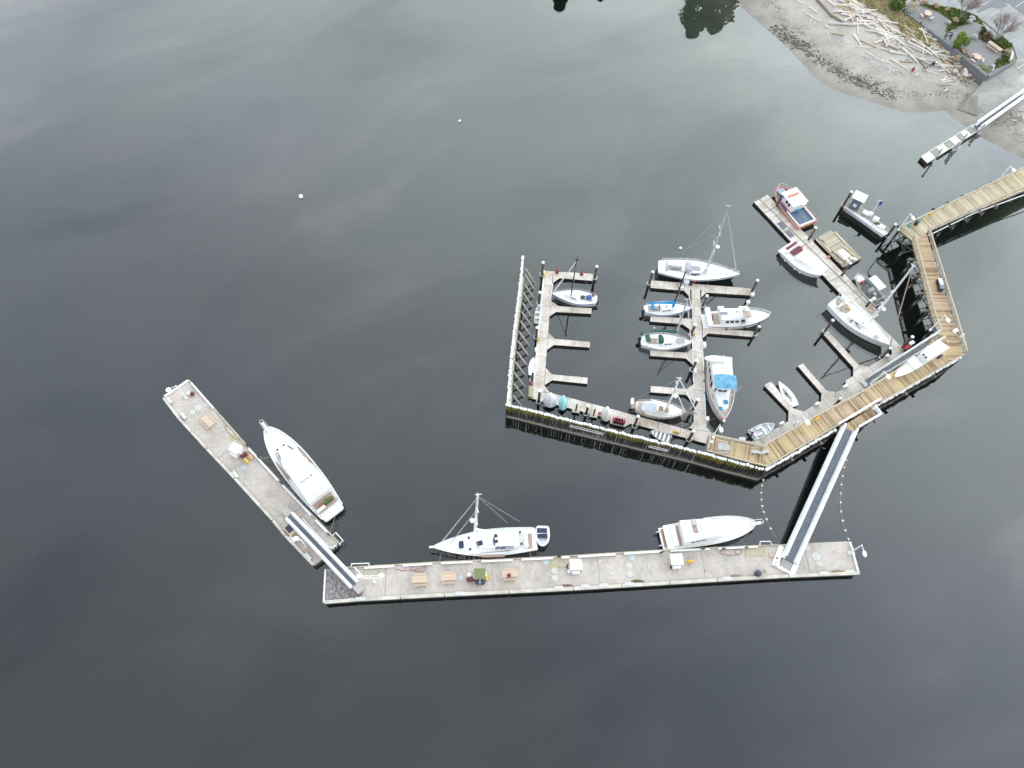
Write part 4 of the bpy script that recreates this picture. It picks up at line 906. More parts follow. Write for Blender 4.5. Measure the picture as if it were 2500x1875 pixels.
# 5 --- navy hulled sloop
b = Boat('sailing_yacht', 'biggest sailboat of the marina, dark navy hull and white deck, lying above the crossbar head', 'sailboat', 'I', (300, 885), (1318, 995), 1.35, W2('I', (640, 782), (610, 1040), 1.35) * .9, 'sailboats in the harbour')
b.hull(1.35, 1.65, tw=.62, mid=.42, p=1.7, q=.95, rake=.08, m=blackhull, boot=blackhull, deck=white, rimw=.12, rim=white, stripe=whitepaint); L = b.L; B2 = b.B / 2
b.house('coachroof', -.12 * L, .18 * L, B2 * .56, B2 * .4, 1.2, 1.35, 1.8, .08, .4, windows=[(0, .1, .7, .3, .75), (7, .3, .9, .3, .75)], wm=greyglass)
b.box('cockpit_well', mat('grey_teak', (.33, .31, .29), .7), (-.30 * L, 0, 1.4), (2.3, 1.1, .03)); b.box('wheel_pedestal', greydeck, (-.40 * L, 0, 1.4), (.25, 1.6, .5)); b.house('sprayhood', -.17 * L, -.075 * L, B2 * .55, B2 * .5, .3, 1.75, 2.3, .15, .3, m=mat('lilac_grey_canvas', (.40, .40, .44), .85))
b.box('folded_table', greydeck, (-.29 * L, .05, 1.44), (1.4, .45, .4), bevel=.1); b.poly('deck_window', greyglass, [(655, 980), (820, 995), (760, 1002)], 1.45); b.pbox('sliding_hatch', greydeck, 765, 905, 1.95, (1.6, .8, .05)); b.pbox('hatch', alum, 1163, 975, 1.65, (.4, .4, .05)); b.poly('mast_collar', greydeck, [(890, 915), (930, 920), (890, 980), (850, 970)], 1.9)
b.mast((918, 900), (1190, 118), 1.7, silver, .17, (.35, .62), 1.3, radar=.36); b.tube('furled_genoa', silver, [b.loc(1285, 950, 1.9), b.mb_.lerp(b.mt, .93)], .12, .06)
b.stay(b.loc(560, 778, 1.6), b.mb_.lerp(b.mt, .97), .02); b.stay(b.loc(470, 750, 1.6), b.mb_.lerp(b.mt, .6), .014)
b.tube('boom', white, [b.mb_ + Vector((0, 0, .6)), (-.12 * L, 0, 2.5)], .14, .1); b.rail(.03, .98, .62, sp=12, r=.025); b.fenders((.42, .5, .62), -1, black, .17, .9)
# 6 --- sloop with blue sail cover
b = Boat('sailboat', 'white sloop with bright blue sail cover on its boom and a dark mast', 'sailboat', 'I', (120, 1420), (722, 1418), 1.0, W2('I', (340, 1330), (330, 1505), 1.0) * .86, 'sailboats in the harbour')
b.hull(.95, 1.2, tw=.5, mid=.42, p=1.62, q=.98, stripe=bluep); L = b.L; B2 = b.B / 2
b.house('cabin', -.15 * L, .20 * L, B2 * .6, B2 * .42, .6, .95, 1.4, .1, .4, windows=[(0, .1, .28, .35, .75), (0, .35, .53, .35, .75), (0, .6, .78, .35, .75)])
b.box('cockpit_well', teakpale, (-.30 * L, 0, .98), (1.8, 1.1, .03)); b.pbox('blue_cushion', bluecover, 227, 1402, 1.2, (.45, .9, .3)); b.pbox('engine_hatch', greydeck, 268, 1412, 1.1, (.5, .5, .2)); b.pbox('cabin_step', black, 313, 1398, 1.45, (.12, 1.0, .08)); b.pbox('hatch', greydeck, 400, 1390, 1.5, (.3, .45, .05))
b.mast((482, 1395), (640, 955), 1.4, black, .13, (.5,), .9); b.tube('blue_sail_cover', bluecover, [b.mb_ + Vector((.1, 0, 1.2)), b.mb_ + Vector((-.8, 0, 1.15)), b.mb_ + Vector((-2.0, 0, 1.1)), b.mb_ + Vector((-3.9, 0, 1.05))], .27, .12, 8)
b.tube('blue_mast_boot', bluecover, [b.mb_ + Vector((0, 0, .2)), b.mb_ + Vector((.05, 0, 1.6))], .22, .16, 8); b.tube('furled_jib', white, [b.loc(718, 1410, 1.3), b.mb_.lerp(b.mt, .96)], .1, .06); b.rail(.03, .97, .6, sp=9, r=.022); b.outboard(-.5 * L, -.5, .8)
# 7 --- green canvas sloop
b = Boat('sailboat', 'white sloop with dark green sail cover, spray hood and stern cushions', 'sailboat', 'J', (258, 600), (752, 622), 1.0, W2('J', (480, 520), (470, 685), 1.0) * .86, 'sailboats in the harbour')
b.hull(1.0, 1.3, tw=.5, mid=.42, p=1.62, q=.96); L = b.L; B2 = b.B / 2
b.house('cabin', -.12 * L, .20 * L, B2 * .6, B2 * .42, .6, 1.0, 1.45, .1, .4, windows=[(0, .3, .6, .35, .75), (0, .68, .9, .35, .75)])
b.house('green_sprayhood', -.17 * L, -.06 * L, B2 * .52, B2 * .5, .3, 1.45, 2.1, .12, .3, m=greencanvas); b.pbox('green_seat', greencanvas, 322, 578, 1.3, (.6, 1.1, .35), .2); b.pbox('green_motor_cover', greencanvas, 262, 530, 1.6, (.4, .4, .4), .2)
b.box('cockpit_well', teakpale, (-.27 * L, 0, 1.02), (1.5, 1.0, .03)); b.pbox('foredeck_hatch', greydeck, 640, 600, 1.4, (1.2, .8, .05), -.1)
b.mast((592, 545), (706, 200), 1.5, silver, .13, (.45,), .9); b.tube('green_sail_cover', greencanvas, [b.mb_ + Vector((0, 0, 1.0)), b.mb_ + Vector((-1.5, 0, .95)), b.mb_ + Vector((-3.8, .0, .9))], .24, .1, 8)
b.tube('furled_jib', white, [b.loc(740, 600, 1.4), b.mb_.lerp(b.mt, .95)], .09, .05); b.rail(.03, .97, .62, sp=11, r=.024); b.tube('cockpit_ladder', alum, [b.loc(455, 590, 1.6), b.loc(440, 620, 1.2), b.loc(470, 625, 1.2), b.loc(475, 595, 1.6)], .03); b.outboard(-.5 * L, .3, .8)
# 8 --- trawler
b = Boat('trawler_yacht', 'white trawler yacht with dark red hull bottom, solar panel and a dome on its mast', 'motor yacht', 'J', (905, 385), (1482, 372), 1.4, W2('J', (1130, 290), (1130, 462), 1.5) * .97 * .92, 'white motor yachts')
b.hull(1.2, 2.0, tw=.85, mid=.42, p=2.3, q=.75, m=white, boot=darkred, stripe=darkred, deck=white, rimw=.12); L = b.L; B2 = b.B / 2
b.box('swim_platform', white, (-.5 * L - .2, 0, .4), (1.1, b.B * .85, .25)); b.pbox('inflatable_roll', white, 905, 385, 1.6, (.7, 3.3, .6)); b.pbox('red_liferaft', maroon, 937, 385, 1.7, (.35, .9, .4))
b.box('cockpit_sole', teakpale, (-.40 * L, 0, 1.25), (1.4, b.B * .7, .04))
b.house('deckhouse', -.32 * L, .19 * L, B2 * .78, B2 * .72, .7, 1.3, 2.5, .1, .5, windows=[(0, .2, .32, .3, .75), (0, .38, .52, .3, .75), (0, .58, .72, .3, .75), (0, .82, .98, .1, .9)])
b.house('flybridge', -.02 * L, .17 * L, B2 * .72, B2 * .66, .5, 2.55, 3.1, .05, .2, m=white); b.pbox('helm_bench', teakpale, 1270, 340, 3.1, (1.1, 1.0, .15)); b.pbox('wheelhouse_shade', teakpale, 1300, 330, 3.1, (.5, 1.5, .1)); b.pbox('solar_panel', mat('grey_solar', (.22, .23, .27), .4), 1057, 333, 2.7, (1.15, .45, .05)); b.pbox('round_table', teakpale, 1062, 400, 1.5, (.9, .9, .05)); b.pbox('hatch', greydeck, 1180, 318, 2.75, (.35, .2, .05)); b.pbox('hatch', greydeck, 1180, 378, 2.75, (.35, .12, .05)); b.pbox('stern_locker', white, 1020, 295, 1.9, (.9, .5, .5))
p = b.loc(1262, 280, 3.0); MB().tube([p, p + Vector((0, 0, 1.2))], .08, 6).ball(p + Vector((0, 0, 1.5)), .3, 12, 8).build('satellite_dome', white, b.t); MB().ball(p + Vector((-.3, -.4, .5)), .33, 12, 8).build('radar_dome', white, b.t)
b.rail(.5, .99, .75, sp=9, r=.035); b.fenders((.3, .6), -1, black)
# 9 --- blue canopy yacht
b = Boat('motor_yacht', 'broad white flybridge yacht with a weathered blue canopy, bow pointing down', 'motor yacht', 'J', (1000, 800), (1045, 1385), 1.4, W2('J', (880, 1010), (1142, 1020), 1.6), 'white motor yachts')
b.hull(1.3, 1.95, tw=.85, mid=.4, p=2.0, q=.85, m=white, boot=white, deck=teakpale, rimw=.14, rim=teakpink, bulwark=.1); L = b.L; B2 = b.B / 2
b.house('deckhouse', -.46 * L, .10 * L, B2 * .84, B2 * .74, 1.0, 1.4, 2.8, .1, .6, windows=[(0, .06, .2, .3, .7), (0, .28, .48, .3, .7), (0, .55, .75, .3, .7), (0, .82, 1.0, .2, .85)] + [(3, .2, .95, .3, .85), (4, .05, .8, .3, .85), (2, .2, .9, .3, .85)])
b.house('trunk_cabin', .0 * L, .36 * L, B2 * .60, B2 * .45, 1.1, 1.5, 2.2, .08, .25)
b.house('boat_deck', -.48 * L, .02 * L, B2 * .8, B2 * .7, .9, 2.85, 3.2, .04, .3, windows=[(3, .1, .9, .1, .9), (4, .1, .9, .1, .9)])
cp = b.loc(1045, 995, 4.2); MB().loft([[(cp.x - 1.15, -1.55, 4.1), (cp.x - 1.25, 0, 4.25), (cp.x - 1.15, 1.55, 4.1)], [(cp.x, -1.6, 4.25), (cp.x, 0, 4.42), (cp.x, 1.6, 4.25)], [(cp.x + 1.05, -1.5, 4.1), (cp.x + 1.15, 0, 4.25), (cp.x + 1.05, 1.5, 4.1)]], 0, False, False, False).build('blue_canopy', mat('faded_blue_canvas', (.06, .22, .38), .9, .1, 2.2, col2=(.20, .38, .50), detail=6), b.t, smooth=True)
for sx in (-1, 1):
    for sy in (-1.5, 1.5): b.tube('canopy_post', whitepaint, [(cp.x + sx, sy, 3.1), (cp.x + sx, sy, 4.15)], .03)
b.tube('windscreen_rail', alum, [(cp.x + 1.1, -1.5, 3.7), (cp.x + 1.9, -.8, 3.6), (cp.x + 2.05, 0, 3.6), (cp.x + 1.9, .8, 3.6), (cp.x + 1.1, 1.5, 3.7)], .035)
for x, y, m_ in ((1075, 1192, bluecanvas), (1022, 1255, bluecanvas), (965, 1183, greydeck)): b.pbox('hatch', m_, x, y, 2.4, (.6, .6, .12))
dn = b.loc(975, 775, 3.6); MB().ball((dn.x, dn.y, 3.6), .55, 12, 6, sc=(1, 3.0, .6)).build('stowed_dinghy', white, b.t); b.tube('crane_mast', white, [b.loc(1058, 870, 3.0), b.loc(1055, 742, 3.9)], .1)
b.box('teak_bow_deck', teakpale, (.44 * L, 0, 1.85), (.6, .5, .05)); b.pbox('windlass', red and mat('faded_red', (.5, .2, .2), .6), 1045, 1350, 2.0, (.35, .35, .25)); b.tube('anchor_roller', white, [(.47 * L, 0, 2.0), (.5 * L + .3, 0, 2.05)], .16); b.rail(.02, .97, .8, sp=12, r=.03); b.fenders((.15, .3, .5, .62), 1 if b.loc(860, 1100, 1).y > 0 else -1, bluecanvas)
s0 = 1 if b.loc(1200, 1030, 1).y > 0 else -1; b.tube('antenna', whitepaint, [(cp.x + 1.2, s0 * 1.6, 3.3), (cp.x + .9, s0 * 1.9, 5.0)], .025)
# 10 --- cutter with bowsprit
b = Boat('sailing_yacht', 'cream decked cutter with timber rails and a long bowsprit, two furled headsails', 'sailboat', 'J', (205, 1225), (688, 1298), 1.15, W2('J', (430, 1172), (415, 1352), 1.15) * .86, 'sailboats in the harbour')
b.hull(1.1, 1.35, tw=.55, mid=.46, p=2.0, q=.85, deck=mat('cream_deck', (.74, .71, .65), .6), rim=teakpink, rimw=.1, boot=black); L = b.L; B2 = b.B / 2
b.house('cabin', -.15 * L, .16 * L, B2 * .56, B2 * .42, .6, 1.2, 1.65, .08, .25); b.pbox('grey_awning', mat('pale_blue_canvas', (.42, .46, .52), .8), 335, 1240, 2.3, (2.1, 1.3, .06)); b.pbox('hatch', teak, 450, 1255, 1.75, (.6, .7, .1)); b.pbox('deck_box', mat('olive_cream', (.32, .32, .2), .7), 503, 1275, 1.6, (.5, .5, .5)); b.pbox('cockpit_seat', teakpale, 260, 1245, 1.4, (.9, 1.6, .08))
b.box('davit_rack', teakpink, (-.5 * L - .35, 0, 1.2), (.6, 1.1, .12)); b.pbox('wind_vane', white, 170, 1190, 2.0, (.4, .9, .4)); b.tube('bowsprit', teakpink, [(.42 * L, 0, 1.4), b.loc(805, 1308, 1.6)], .12, .09)
b.mast((508, 1245), (630, 962), 1.7, white, .14, (.5, .78), .8, radar=.42); q = b.loc(805, 1308, 1.7); b.tube('furled_jib', white, [q, b.mb_.lerp(b.mt, .98)], .1, .06); b.tube('furled_staysail', white, [b.loc(682, 1290, 1.5), b.mb_.lerp(b.mt, .66)], .09, .05)
b.tube('boom', white, [b.mb_ + Vector((0, 0, 1.0)), b.mb_ + Vector((-2.6, 0, 1.6))], .13, .1); b.stay(q, (.2 * L, B2 * .75, 1.3), .018); b.stay(q, (.2 * L, -B2 * .75, 1.3), .018); b.stay(b.loc(165, 1175, 1.5), b.mb_.lerp(b.mt, .98), .014)
b.rail(.03, .95, .55, sp=11, r=.022, m=silver); b.fenders((.45, .55, .65, .72), -1, rubber)

# 11/12 --- open skiffs
def skiff(label, r, stern, bow, z, beam, inner, seats, m=white, motor=black, group='open skiffs', rim=None):
    b = Boat('skiff', label, 'skiff', r, stern, bow, z, beam, group)
    b.hull(.55, .75, tw=.9, mid=.4, p=2.0, q=.8, m=m, deck=inner, bulwark=.38, rimw=.09, rim=rim or m, dip=.03)
    for u in seats: b.box('thwart', m, ((u - .5) * b.L, 0, .42), (.32, b.hb(u) * 1.9, .05))
    if motor: b.outboard(-.5 * b.L, 0, .55, motor, .8)
    return b
b = skiff('white open skiff with tilted black outboard, a red tin inside, below the pier corner', 'M', (262, 1245), (520, 1118), .65, 1.75, palegrey, (.15, .55, .8)); b.pbox('red_fuel_tin', maroon, 270, 1218, .55, (.3, .3, .25)); b.pbox('side_bench', white, 335, 1165, .5, (.9, .3, .2)); b.pbox('side_bench', white, 355, 1235, .5, (.9, .3, .2))
b = skiff('pale grey ribbed rowing skiff with a small motor moored between south float and pile wall', 'J', (545, 1548), (352, 1475), .65, 1.35, mat('greenish_grey_inner', (.30, .32, .30), .6), (.12, .32, .52, .72, .88), rim=offwhite)
b = skiff('small white skiff tied at the left edge of the west float', 'H', (413, 690), (428, 530), .6, 1.0, mat('grey_inner', (.4, .41, .42), .6), (.3, .6), motor=None)
b = Boat('dinghy', 'white smooth dinghy moored at the left edge of the west float below the yellow box', 'dinghy', 'H', (362, 1160), (380, 1008), .6, 1.15); b.hull(.5, .6, tw=.75, mid=.45, p=2.2, q=.7, deck=white); b.box('thwart', alum, (0, -.35, .55), (1.2, .25, .06))
b = Boat('dinghy', 'slim white sailing dinghy without mast beside the short slanting finger', 'dinghy', 'M', (775, 900), (575, 624), .5, 1.55); b.hull(.42, .55, tw=.62, mid=.42, p=1.9, q=.9, deck=white)
b.poly('cockpit_well', teakpale, [(612, 700), (650, 700), (735, 820), (718, 832), (665, 790)], .56); b.pbox('sail_roll', alum, 665, 750, .65, (1.6, .12, .12), .1); b.pbox('centreboard_case', black, 655, 765, .62, (.35, .2, .15)); b.poly('sail_number_strip', greydeck, [(698, 835), (715, 832), (738, 852), (722, 858)], .56)
# 13 --- orange patrol boat
b = Boat('patrol_boat', 'orange rimmed patrol boat with white cabin and open blue grey aft deck', 'patrol boat', 'K', (795, 600), (412, 145), 1.1, W2('K', (475, 420), (680, 270), 1.0), None)
b.hull(.85, 1.3, tw=.95, mid=.5, p=2.4, q=.7, m=orange, deck=bluedeck, rim=orange, rimw=.3, bulwark=.15, boot=maroon); L = b.L; B2 = b.B / 2
cb = b.house('cabin', -.12 * L, .23 * L, B2 * .68, B2 * .58, .6, .9, 2.5, .1, .35, windows=[(0, .08, .26, .45, .85), (0, .34, .52, .45, .85), (0, .6, .78, .45, .85), (7, .2, .4, .45, .85), (7, .5, .7, .45, .85), (3, .1, .9, .45, .85), (4, .1, .9, .45, .85)])
b.box('roof', white, (.045 * L, 0, 2.62), (.40 * L, b.B * .74, .08), bevel=.06); b.box('orange_roof_panel', orange, (.10 * L, 0, 2.71), (.55, b.B * .52, .03)); b.box('red_stripe', red, (.02 * L, -(B2 * .69), 1.1), (.30 * L, .05, .14)); b.box('red_stripe', red, (.02 * L, (B2 * .69), 1.1), (.30 * L, .05, .14))
b.box('roof_wing', white, (-.13 * L, -.6, 2.6), (1.0, .8, .06)); b.box('gunwale', white, (-.27 * L, B2 * .78, .85), (.40 * L, .2, .25)); b.box('gunwale', white, (-.27 * L, -B2 * .78, .85), (.40 * L, .2, .25)); b.box('transom', white, (-.47 * L, 0, .85), (.25, b.B * .8, .2))
b.pbox('blue_tub', bluecanvas, 662, 448, 1.1, (.5, .5, .3)); b.box('towing_post', alum, (-.36 * L, 0, .8), (.15, .15, .6)); b.box('bow_platform', mat('blue_grey_pad', (.30, .34, .40), .6), (.40 * L, 0, 1.2), (1.3, 1.4, .06)); b.tube('bow_rail', silver, [(.3 * L, -B2 * .6, 2.0), (.45 * L, -.6, 2.1), (.51 * L, 0, 2.1), (.45 * L, .6, 2.1), (.3 * L, B2 * .6, 2.0)], .035)
MB().cyl((-.04 * L, .35, 2.7), .22, .25, 12).build('radar', white, b.t); MB().ball((.18 * L, -.5, 2.85), .17, 8, 6).build('searchlight', white, b.t)
for x, y in ((.2, .8), (.0, -.8), (-.1, -.5), (.15, .4)): b.tube('antenna', whitepaint, [(x * L, y, 2.7), (x * L - .1, y, 4.0)], .02)
# 14 --- white cruiser
b = Boat('cabin_cruiser', 'white express cruiser with maroon cockpit cushions and its bow pressed to the slanting float', 'motor boat', 'K', (545, 885), (975, 1265), 1.15, W2('K', (655, 1110), (870, 945), 1.2) * .95, 'white motor yachts')
b.hull(1.0, 1.5, tw=.9, mid=.4, p=2.2, q=.75, m=white, deck=white, boot=mat('pale_boot', (.5, .52, .5), .5)); L = b.L; B2 = b.B / 2
b.box('swim_platform', white, (-.5 * L - .15, 0, .5), (.7, b.B * .85, .2)); b.box('cockpit_cushion', redcanvas, (-.30 * L, .35, 1.08), (1.0, b.B * .55, .12)); b.box('stern_cushion', redcanvas, (-.47 * L, .5, 1.05), (.5, b.B * .6, .12)); b.box('targa_arch', white, (-.38 * L, 0, 1.1), (.25, b.B * .9, .8), bevel=.1)
b.house('foredeck_cabin', -.18 * L, .36 * L, B2 * .66, B2 * .42, 1.2, 1.1, 1.65, .12, .6, windows=[(8, .2, .5, .2, .8)]); b.tube('windscreen', mat('pale_screen', (.5, .5, .52), .3), [(-.22 * L, -B2 * .6, 1.85), (-.12 * L, -.5, 1.9), (-.12 * L, .5, 1.9), (-.22 * L, B2 * .6, 1.85)], .05)
for x, y in ((868, 1145), (768, 1088), (702, 1082)): b.pbox('hatch', greydeck, x, y, 1.7, (.32, .32, .05), .3)
b.pbox('helm_wheel', black, 625, 975, 1.6, (.3, .4, .1)); b.tube('pulpit', white, [(.46 * L, 0, 1.5), (.5 * L + .35, 0, 1.6)], .2, .16); b.rail(.4, .98, .5, sp=9, r=.022); b.fenders((.2, .48, .62), -1, white, .12, .5)
MB().ball(b.loc(715, 893, 1.7), .22, 10, 6).build('pink_float', mat('pink_plastic', (.5, .2, .22), .6), b.t)
# 15 --- open aluminium boat
b = Boat('aluminium_boat', 'open aluminium work boat with white T top roof and a red ball fender forward', 'motor boat', 'K', (1725, 1600), (1400, 1245), .9, W2('K', (1475, 1420), (1640, 1330), .9) * .95, None)
b.hull(.75, 1.0, tw=.9, mid=.45, p=2.2, q=.75, m=alum, deck=mat('scuffed_deck', (.14, .14, .13), .8, .4, 3), bulwark=.45, rimw=.14, rim=alum); L = b.L; B2 = b.B / 2
b.box('bow_locker', white, (.36 * L, 0, .65), (1.2, 1.3, .3), bevel=.1); MB().ball((.23 * L, .15, .85), .3, 10, 8).build('red_ball_fender', red, b.t); b.box('console', greydeck, (-.08 * L, 0, .4), (.6, .9, .9)); p = b.loc(1670, 1350, 2.6); b.box('roof', white, (p.x, p.y, 2.6), (2.5, 1.35, .07), bevel=.05)
for sx in (-1, 1):
    for sy in (-.5, .5): b.tube('roof_post', alum, [(-.05 * L + sx * .7, sy, .5), (p.x + sx * .9, p.y + sy, 2.6)], .035)
b.box('cooler', white, (-.30 * L, .4, .4), (.5, .6, .4)); b.box('seat', mat('cream_seat', (.5, .48, .4), .6), (-.2 * L, -.3, .4), (.5, .4, .4)); b.outboard(-.5 * L, .35, .9, palegrey, .9); b.outboard(-.5 * L, -.35, .9, palegrey, .9); b.tube('stern_frame', alum, [(-.42 * L, -B2 * .8, .8), (-.42 * L, -B2 * .8, 1.6), (-.42 * L, B2 * .8, 1.6), (-.42 * L, B2 * .8, .8)], .035); b.rail(.6, .98, .35, sp=4, r=.03, m=alum)
# 16 --- tall white cutter
b = Boat('sailing_yacht', 'long white sloop with pale aft canopy whose mast leans over the boardwalk', 'sailboat', 'L', (400, 395), (1062, 935), 1.3, W2('L', (560, 720), (760, 560), 1.3) * .96 * .92, 'sailboats in the harbour')
b.hull(1.3, 1.75, tw=.72, mid=.4, p=1.65, q=.97, m=white, boot=blackhull, deck=white, rimw=.12, stripe=mat('pale_blue_stripe', (.45, .6, .66), .4)); L = b.L; B2 = b.B / 2
b.house('coachroof', -.18 * L, .14 * L, B2 * .58, B2 * .42, 1.2, 1.35, 1.75, .08, .4, windows=[(0, .3, .42, .3, .75), (0, .6, .85, .3, .75), (7, .15, .4, .3, .75)])
b.poly('cockpit_sole', teakpale, [(430, 370), (480, 350), (560, 440), (610, 500), (560, 545), (490, 520), (440, 440)], 1.42); b.poly('canopy', white, [(475, 365), (520, 325), (600, 400), (545, 440)], 2.9, .08); b.poly('canopy_panel', mat('lilac_panel', (.40, .43, .50), .6), [(478, 352), (500, 338), (550, 395), (528, 412)], 3.0, .02); b.poly('teak_hatch', teakpale, [(430, 395), (455, 385), (520, 455), (490, 470)], 1.5)
for p_ in ((475, 365), (520, 325), (600, 400), (545, 440)): q = b.loc(*p_, 2.9); b.tube('canopy_post', alum, [(q.x, q.y, 1.3), q], .03)
b.pbox('orange_cushion', mat('apricot', (.55, .28, .12), .7), 570, 490, 1.5, (.7, .35, .1), .2); b.pbox('hatch', greydeck, 900, 815, 1.75, (.6, .6, .06)); b.pbox('hatch', greydeck, 742, 655, 1.85, (.35, .35, .05)); b.pbox('hatch', black, 603, 640, 1.5, (.4, .15, .05)); b.pbox('hatch', black, 688, 700, 1.5, (.9, .12, .05)); b.pbox('wheel_pedestal', white, 470, 470, 1.5, (.3, 1.2, .5))
b.mast((808, 665), (838, 1185), 1.75, white, .17, (.35, .62), 1.2, rr='L', rt='b', radar=.3); b.tube('furled_genoa', mat('tan_sailcloth', (.42, .32, .24), .8), [b.loc(1062, 905, 1.9), b.mb_.lerp(b.mt, .97)], .09, .06)
b.tube('boom', white, [b.mb_ + Vector((0, 0, 1.2)), b.mb_ + Vector((-4.2, 0, 1.6))], .16, .12); b.rail(.03, .97, .65, sp=13, r=.026, m=silver); b.tube('wind_generator', whitepaint, [(-.5 * L, B2 * .5, 1.4), (-.5 * L, B2 * .5, 3.6)], .04); b.tube('flag_staff', whitepaint, [(-.5 * L, -B2 * .5, 1.4), (-.5 * L - .4, -B2 * .6, 3.0)], .03); b.tube('anchor', alum, [(.49 * L, 0, 1.8), (.5 * L + .3, 0, 1.7)], .1)
# 17 --- work raft
P = pts('K', [(880, 800), (1062, 683), (1110, 715), (1140, 705), (1472, 1040), (1340, 1115), (1228, 1160), (905, 832)], .6); org = cen(P); t = thing('work_raft', 'square timber work raft with loose planks beside the slanting float', 'raft', org)
MB(org).prism(P, -.2, .7, 0, 1).build('deck', [plankR, darkside], t, uvdir=dirv('K', (905, 832), (1062, 683)))
P2 = pts('K', [(905, 778), (1062, 683), (1300, 930), (1330, 1010), (1235, 1080)], .72); MB(org).prism(P2, .7, .86, 0, 1).build('raised_deck', [plankR, timberdark], t, uvdir=dirv('K', (905, 832), (1228, 1160)))
def plankpx(r, a, b, z, w, m, lb, name='loose_plank', cat='plank', grp=None, h=.14):
    p, q = G(r, *a, z), G(r, *b, z); c = (p + q) / 2; d = q - p
    o = MB(c).box((c.x, c.y, z), (math.hypot(d.x, d.y), w, h), math.atan2(d.y, d.x)).build(name, m); return tag(o, lb, cat, grp)
plankpx('K', (1130, 715), (1260, 860), .72, .25, tan, 'new timber plank along the upper edge of the work raft', grp='timbers on the work raft')
plankpx('K', (955, 815), (1080, 965), .72, .3, tan, 'orange toned timber along the left side of the work raft', grp='timbers on the work raft')
plankpx('K', (1240, 900), (1385, 1020), .88, .18, railwood, 'thin grey timber near the white lid on the raft', grp='timbers on the work raft')
plankpx('K', (1185, 1080), (1225, 1110), .72, .35, tan, 'short timber block at the lower left of the work raft', grp='timbers on the work raft')
P = pts('K', [(1165, 950), (1235, 922), (1335, 1000), (1265, 1055)], 1.4); o = MB(cen(P)).prism(P, .87, 1.4).build('deck_box', white, bevel=.05); tag(o, 'large white lidded box standing on the work raft', 'box')
for i, (x, y) in enumerate(((1330, 1050), (1375, 1062), (1285, 1080))):
    p = G('K', x, y, .87); o = MB(p).cyl((p.x, p.y, .72), .28, .5, 10).build('bucket', offwhite); tag(o, ['pale bucket behind the pile on the raft corner', 'rightmost pale bucket on the raft corner', 'pale bucket left of the pile head on the raft'][i], 'bucket', 'buckets on the work raft')
# 18 --- fuel float
P = pts('K', [(1235, 400), (1340, 330), (1430, 345), (1480, 395), (1840, 680), (1800, 735), (1725, 775), (1680, 745), (1245, 440)], .9); org = cen(P); t = thing('fuel_float', 'pale fuel float with white kiosk and pump between two guide piles', 'float', org)
MB(org).prism(P, -.1, .95, 0, 1).build('deck', [mat('worn_pale_deck', (.30, .29, .25), .8, .25, 1.2), darkside], t)
P3 = pts('K', [(1238, 402), (1262, 385), (1815, 720), (1725, 773), (1690, 745)], 1.0); MB(org).prism(P3, .95, 1.02).build('white_edge', mat('white_rail_edge', (.6, .6, .64), .6), t)
a, b_ = G('K', 1250, 400, 1.2), G('K', 1745, 758, 1.2); MB(org).tube([a, b_], .12, 6).build('hand_pipe', mat('lilac_pipe', (.35, .35, .42), .5), t)
P = pts('K', [(1310, 390), (1345, 330), (1435, 360), (1395, 430)], 1.0); o = thing('kiosk', 'white roofed square kiosk with grey door on the fuel float', 'kiosk', cen(P))
kc = G('K', 1375, 385, .95); oo = cen(P); ka = math.atan2(*(lambda d: (d[1], d[0]))(dirv('K', (1310, 390), (1395, 430)))); MB(oo).box((kc.x, kc.y, .95), (1.5, 1.4, 2.0), ka).build('wall', mat('slate_wall', (.13, .15, .19), .6), o)
rc = G('K', 1435, 295, 3.1); MB(oo).box((kc.x + .15, kc.y + .3, 2.95), (2.1, 1.9, .12), ka).build('roof', white, o); p = G('K', 1375, 360, 2.2); MB(oo).box((kc.x + .75 * math.cos(ka - 1.57), kc.y + .75 * math.sin(ka - 1.57), 1.6), (.55, .08, .6), ka).build('notice_board', white, o)
for i, (x, y, sz, m_, lb) in enumerate(((1525, 475, (1.2, .8, .35), white, 'low white locker in the middle of the fuel float'), (1575, 490, (.7, .7, .5), white, 'small white locker beside the flag pole'), (1635, 565, (.9, .8, .7), white, 'white pump box with hose on the fuel float'), (1715, 640, (1.3, .9, .2), offwhite, 'flat pale lid at the right end of the fuel float'), (1665, 605, (.8, .4, .25), moss, 'weedy green heap on the fuel float'))):
    p = G('K', x, y, 1.0); o = MB(p).box((p.x, p.y, .96), sz, ka).build('locker', m_, bevel=.04); tag(o, lb, 'locker')
p = G('K', 1580, 495, 1.0); t = thing('flag_pole', 'white flag pole with a small blue flag on the fuel float', 'flag pole', (p.x, p.y, .96)); zt = topz(p, 'K', 1680, 295); MB().tube([(0, 0, 0), (0, 0, zt - 1)], .07, 8).build('pole', whitepaint, t); MB().box((.3, 0, zt - 2.1), (.6, .03, .95)).build('flag', bluep, t); MB().tube([(-.5, 0, zt - 1.1), (.5, 0, zt - 1.1)], .03, 5).build('yard', whitepaint, t)

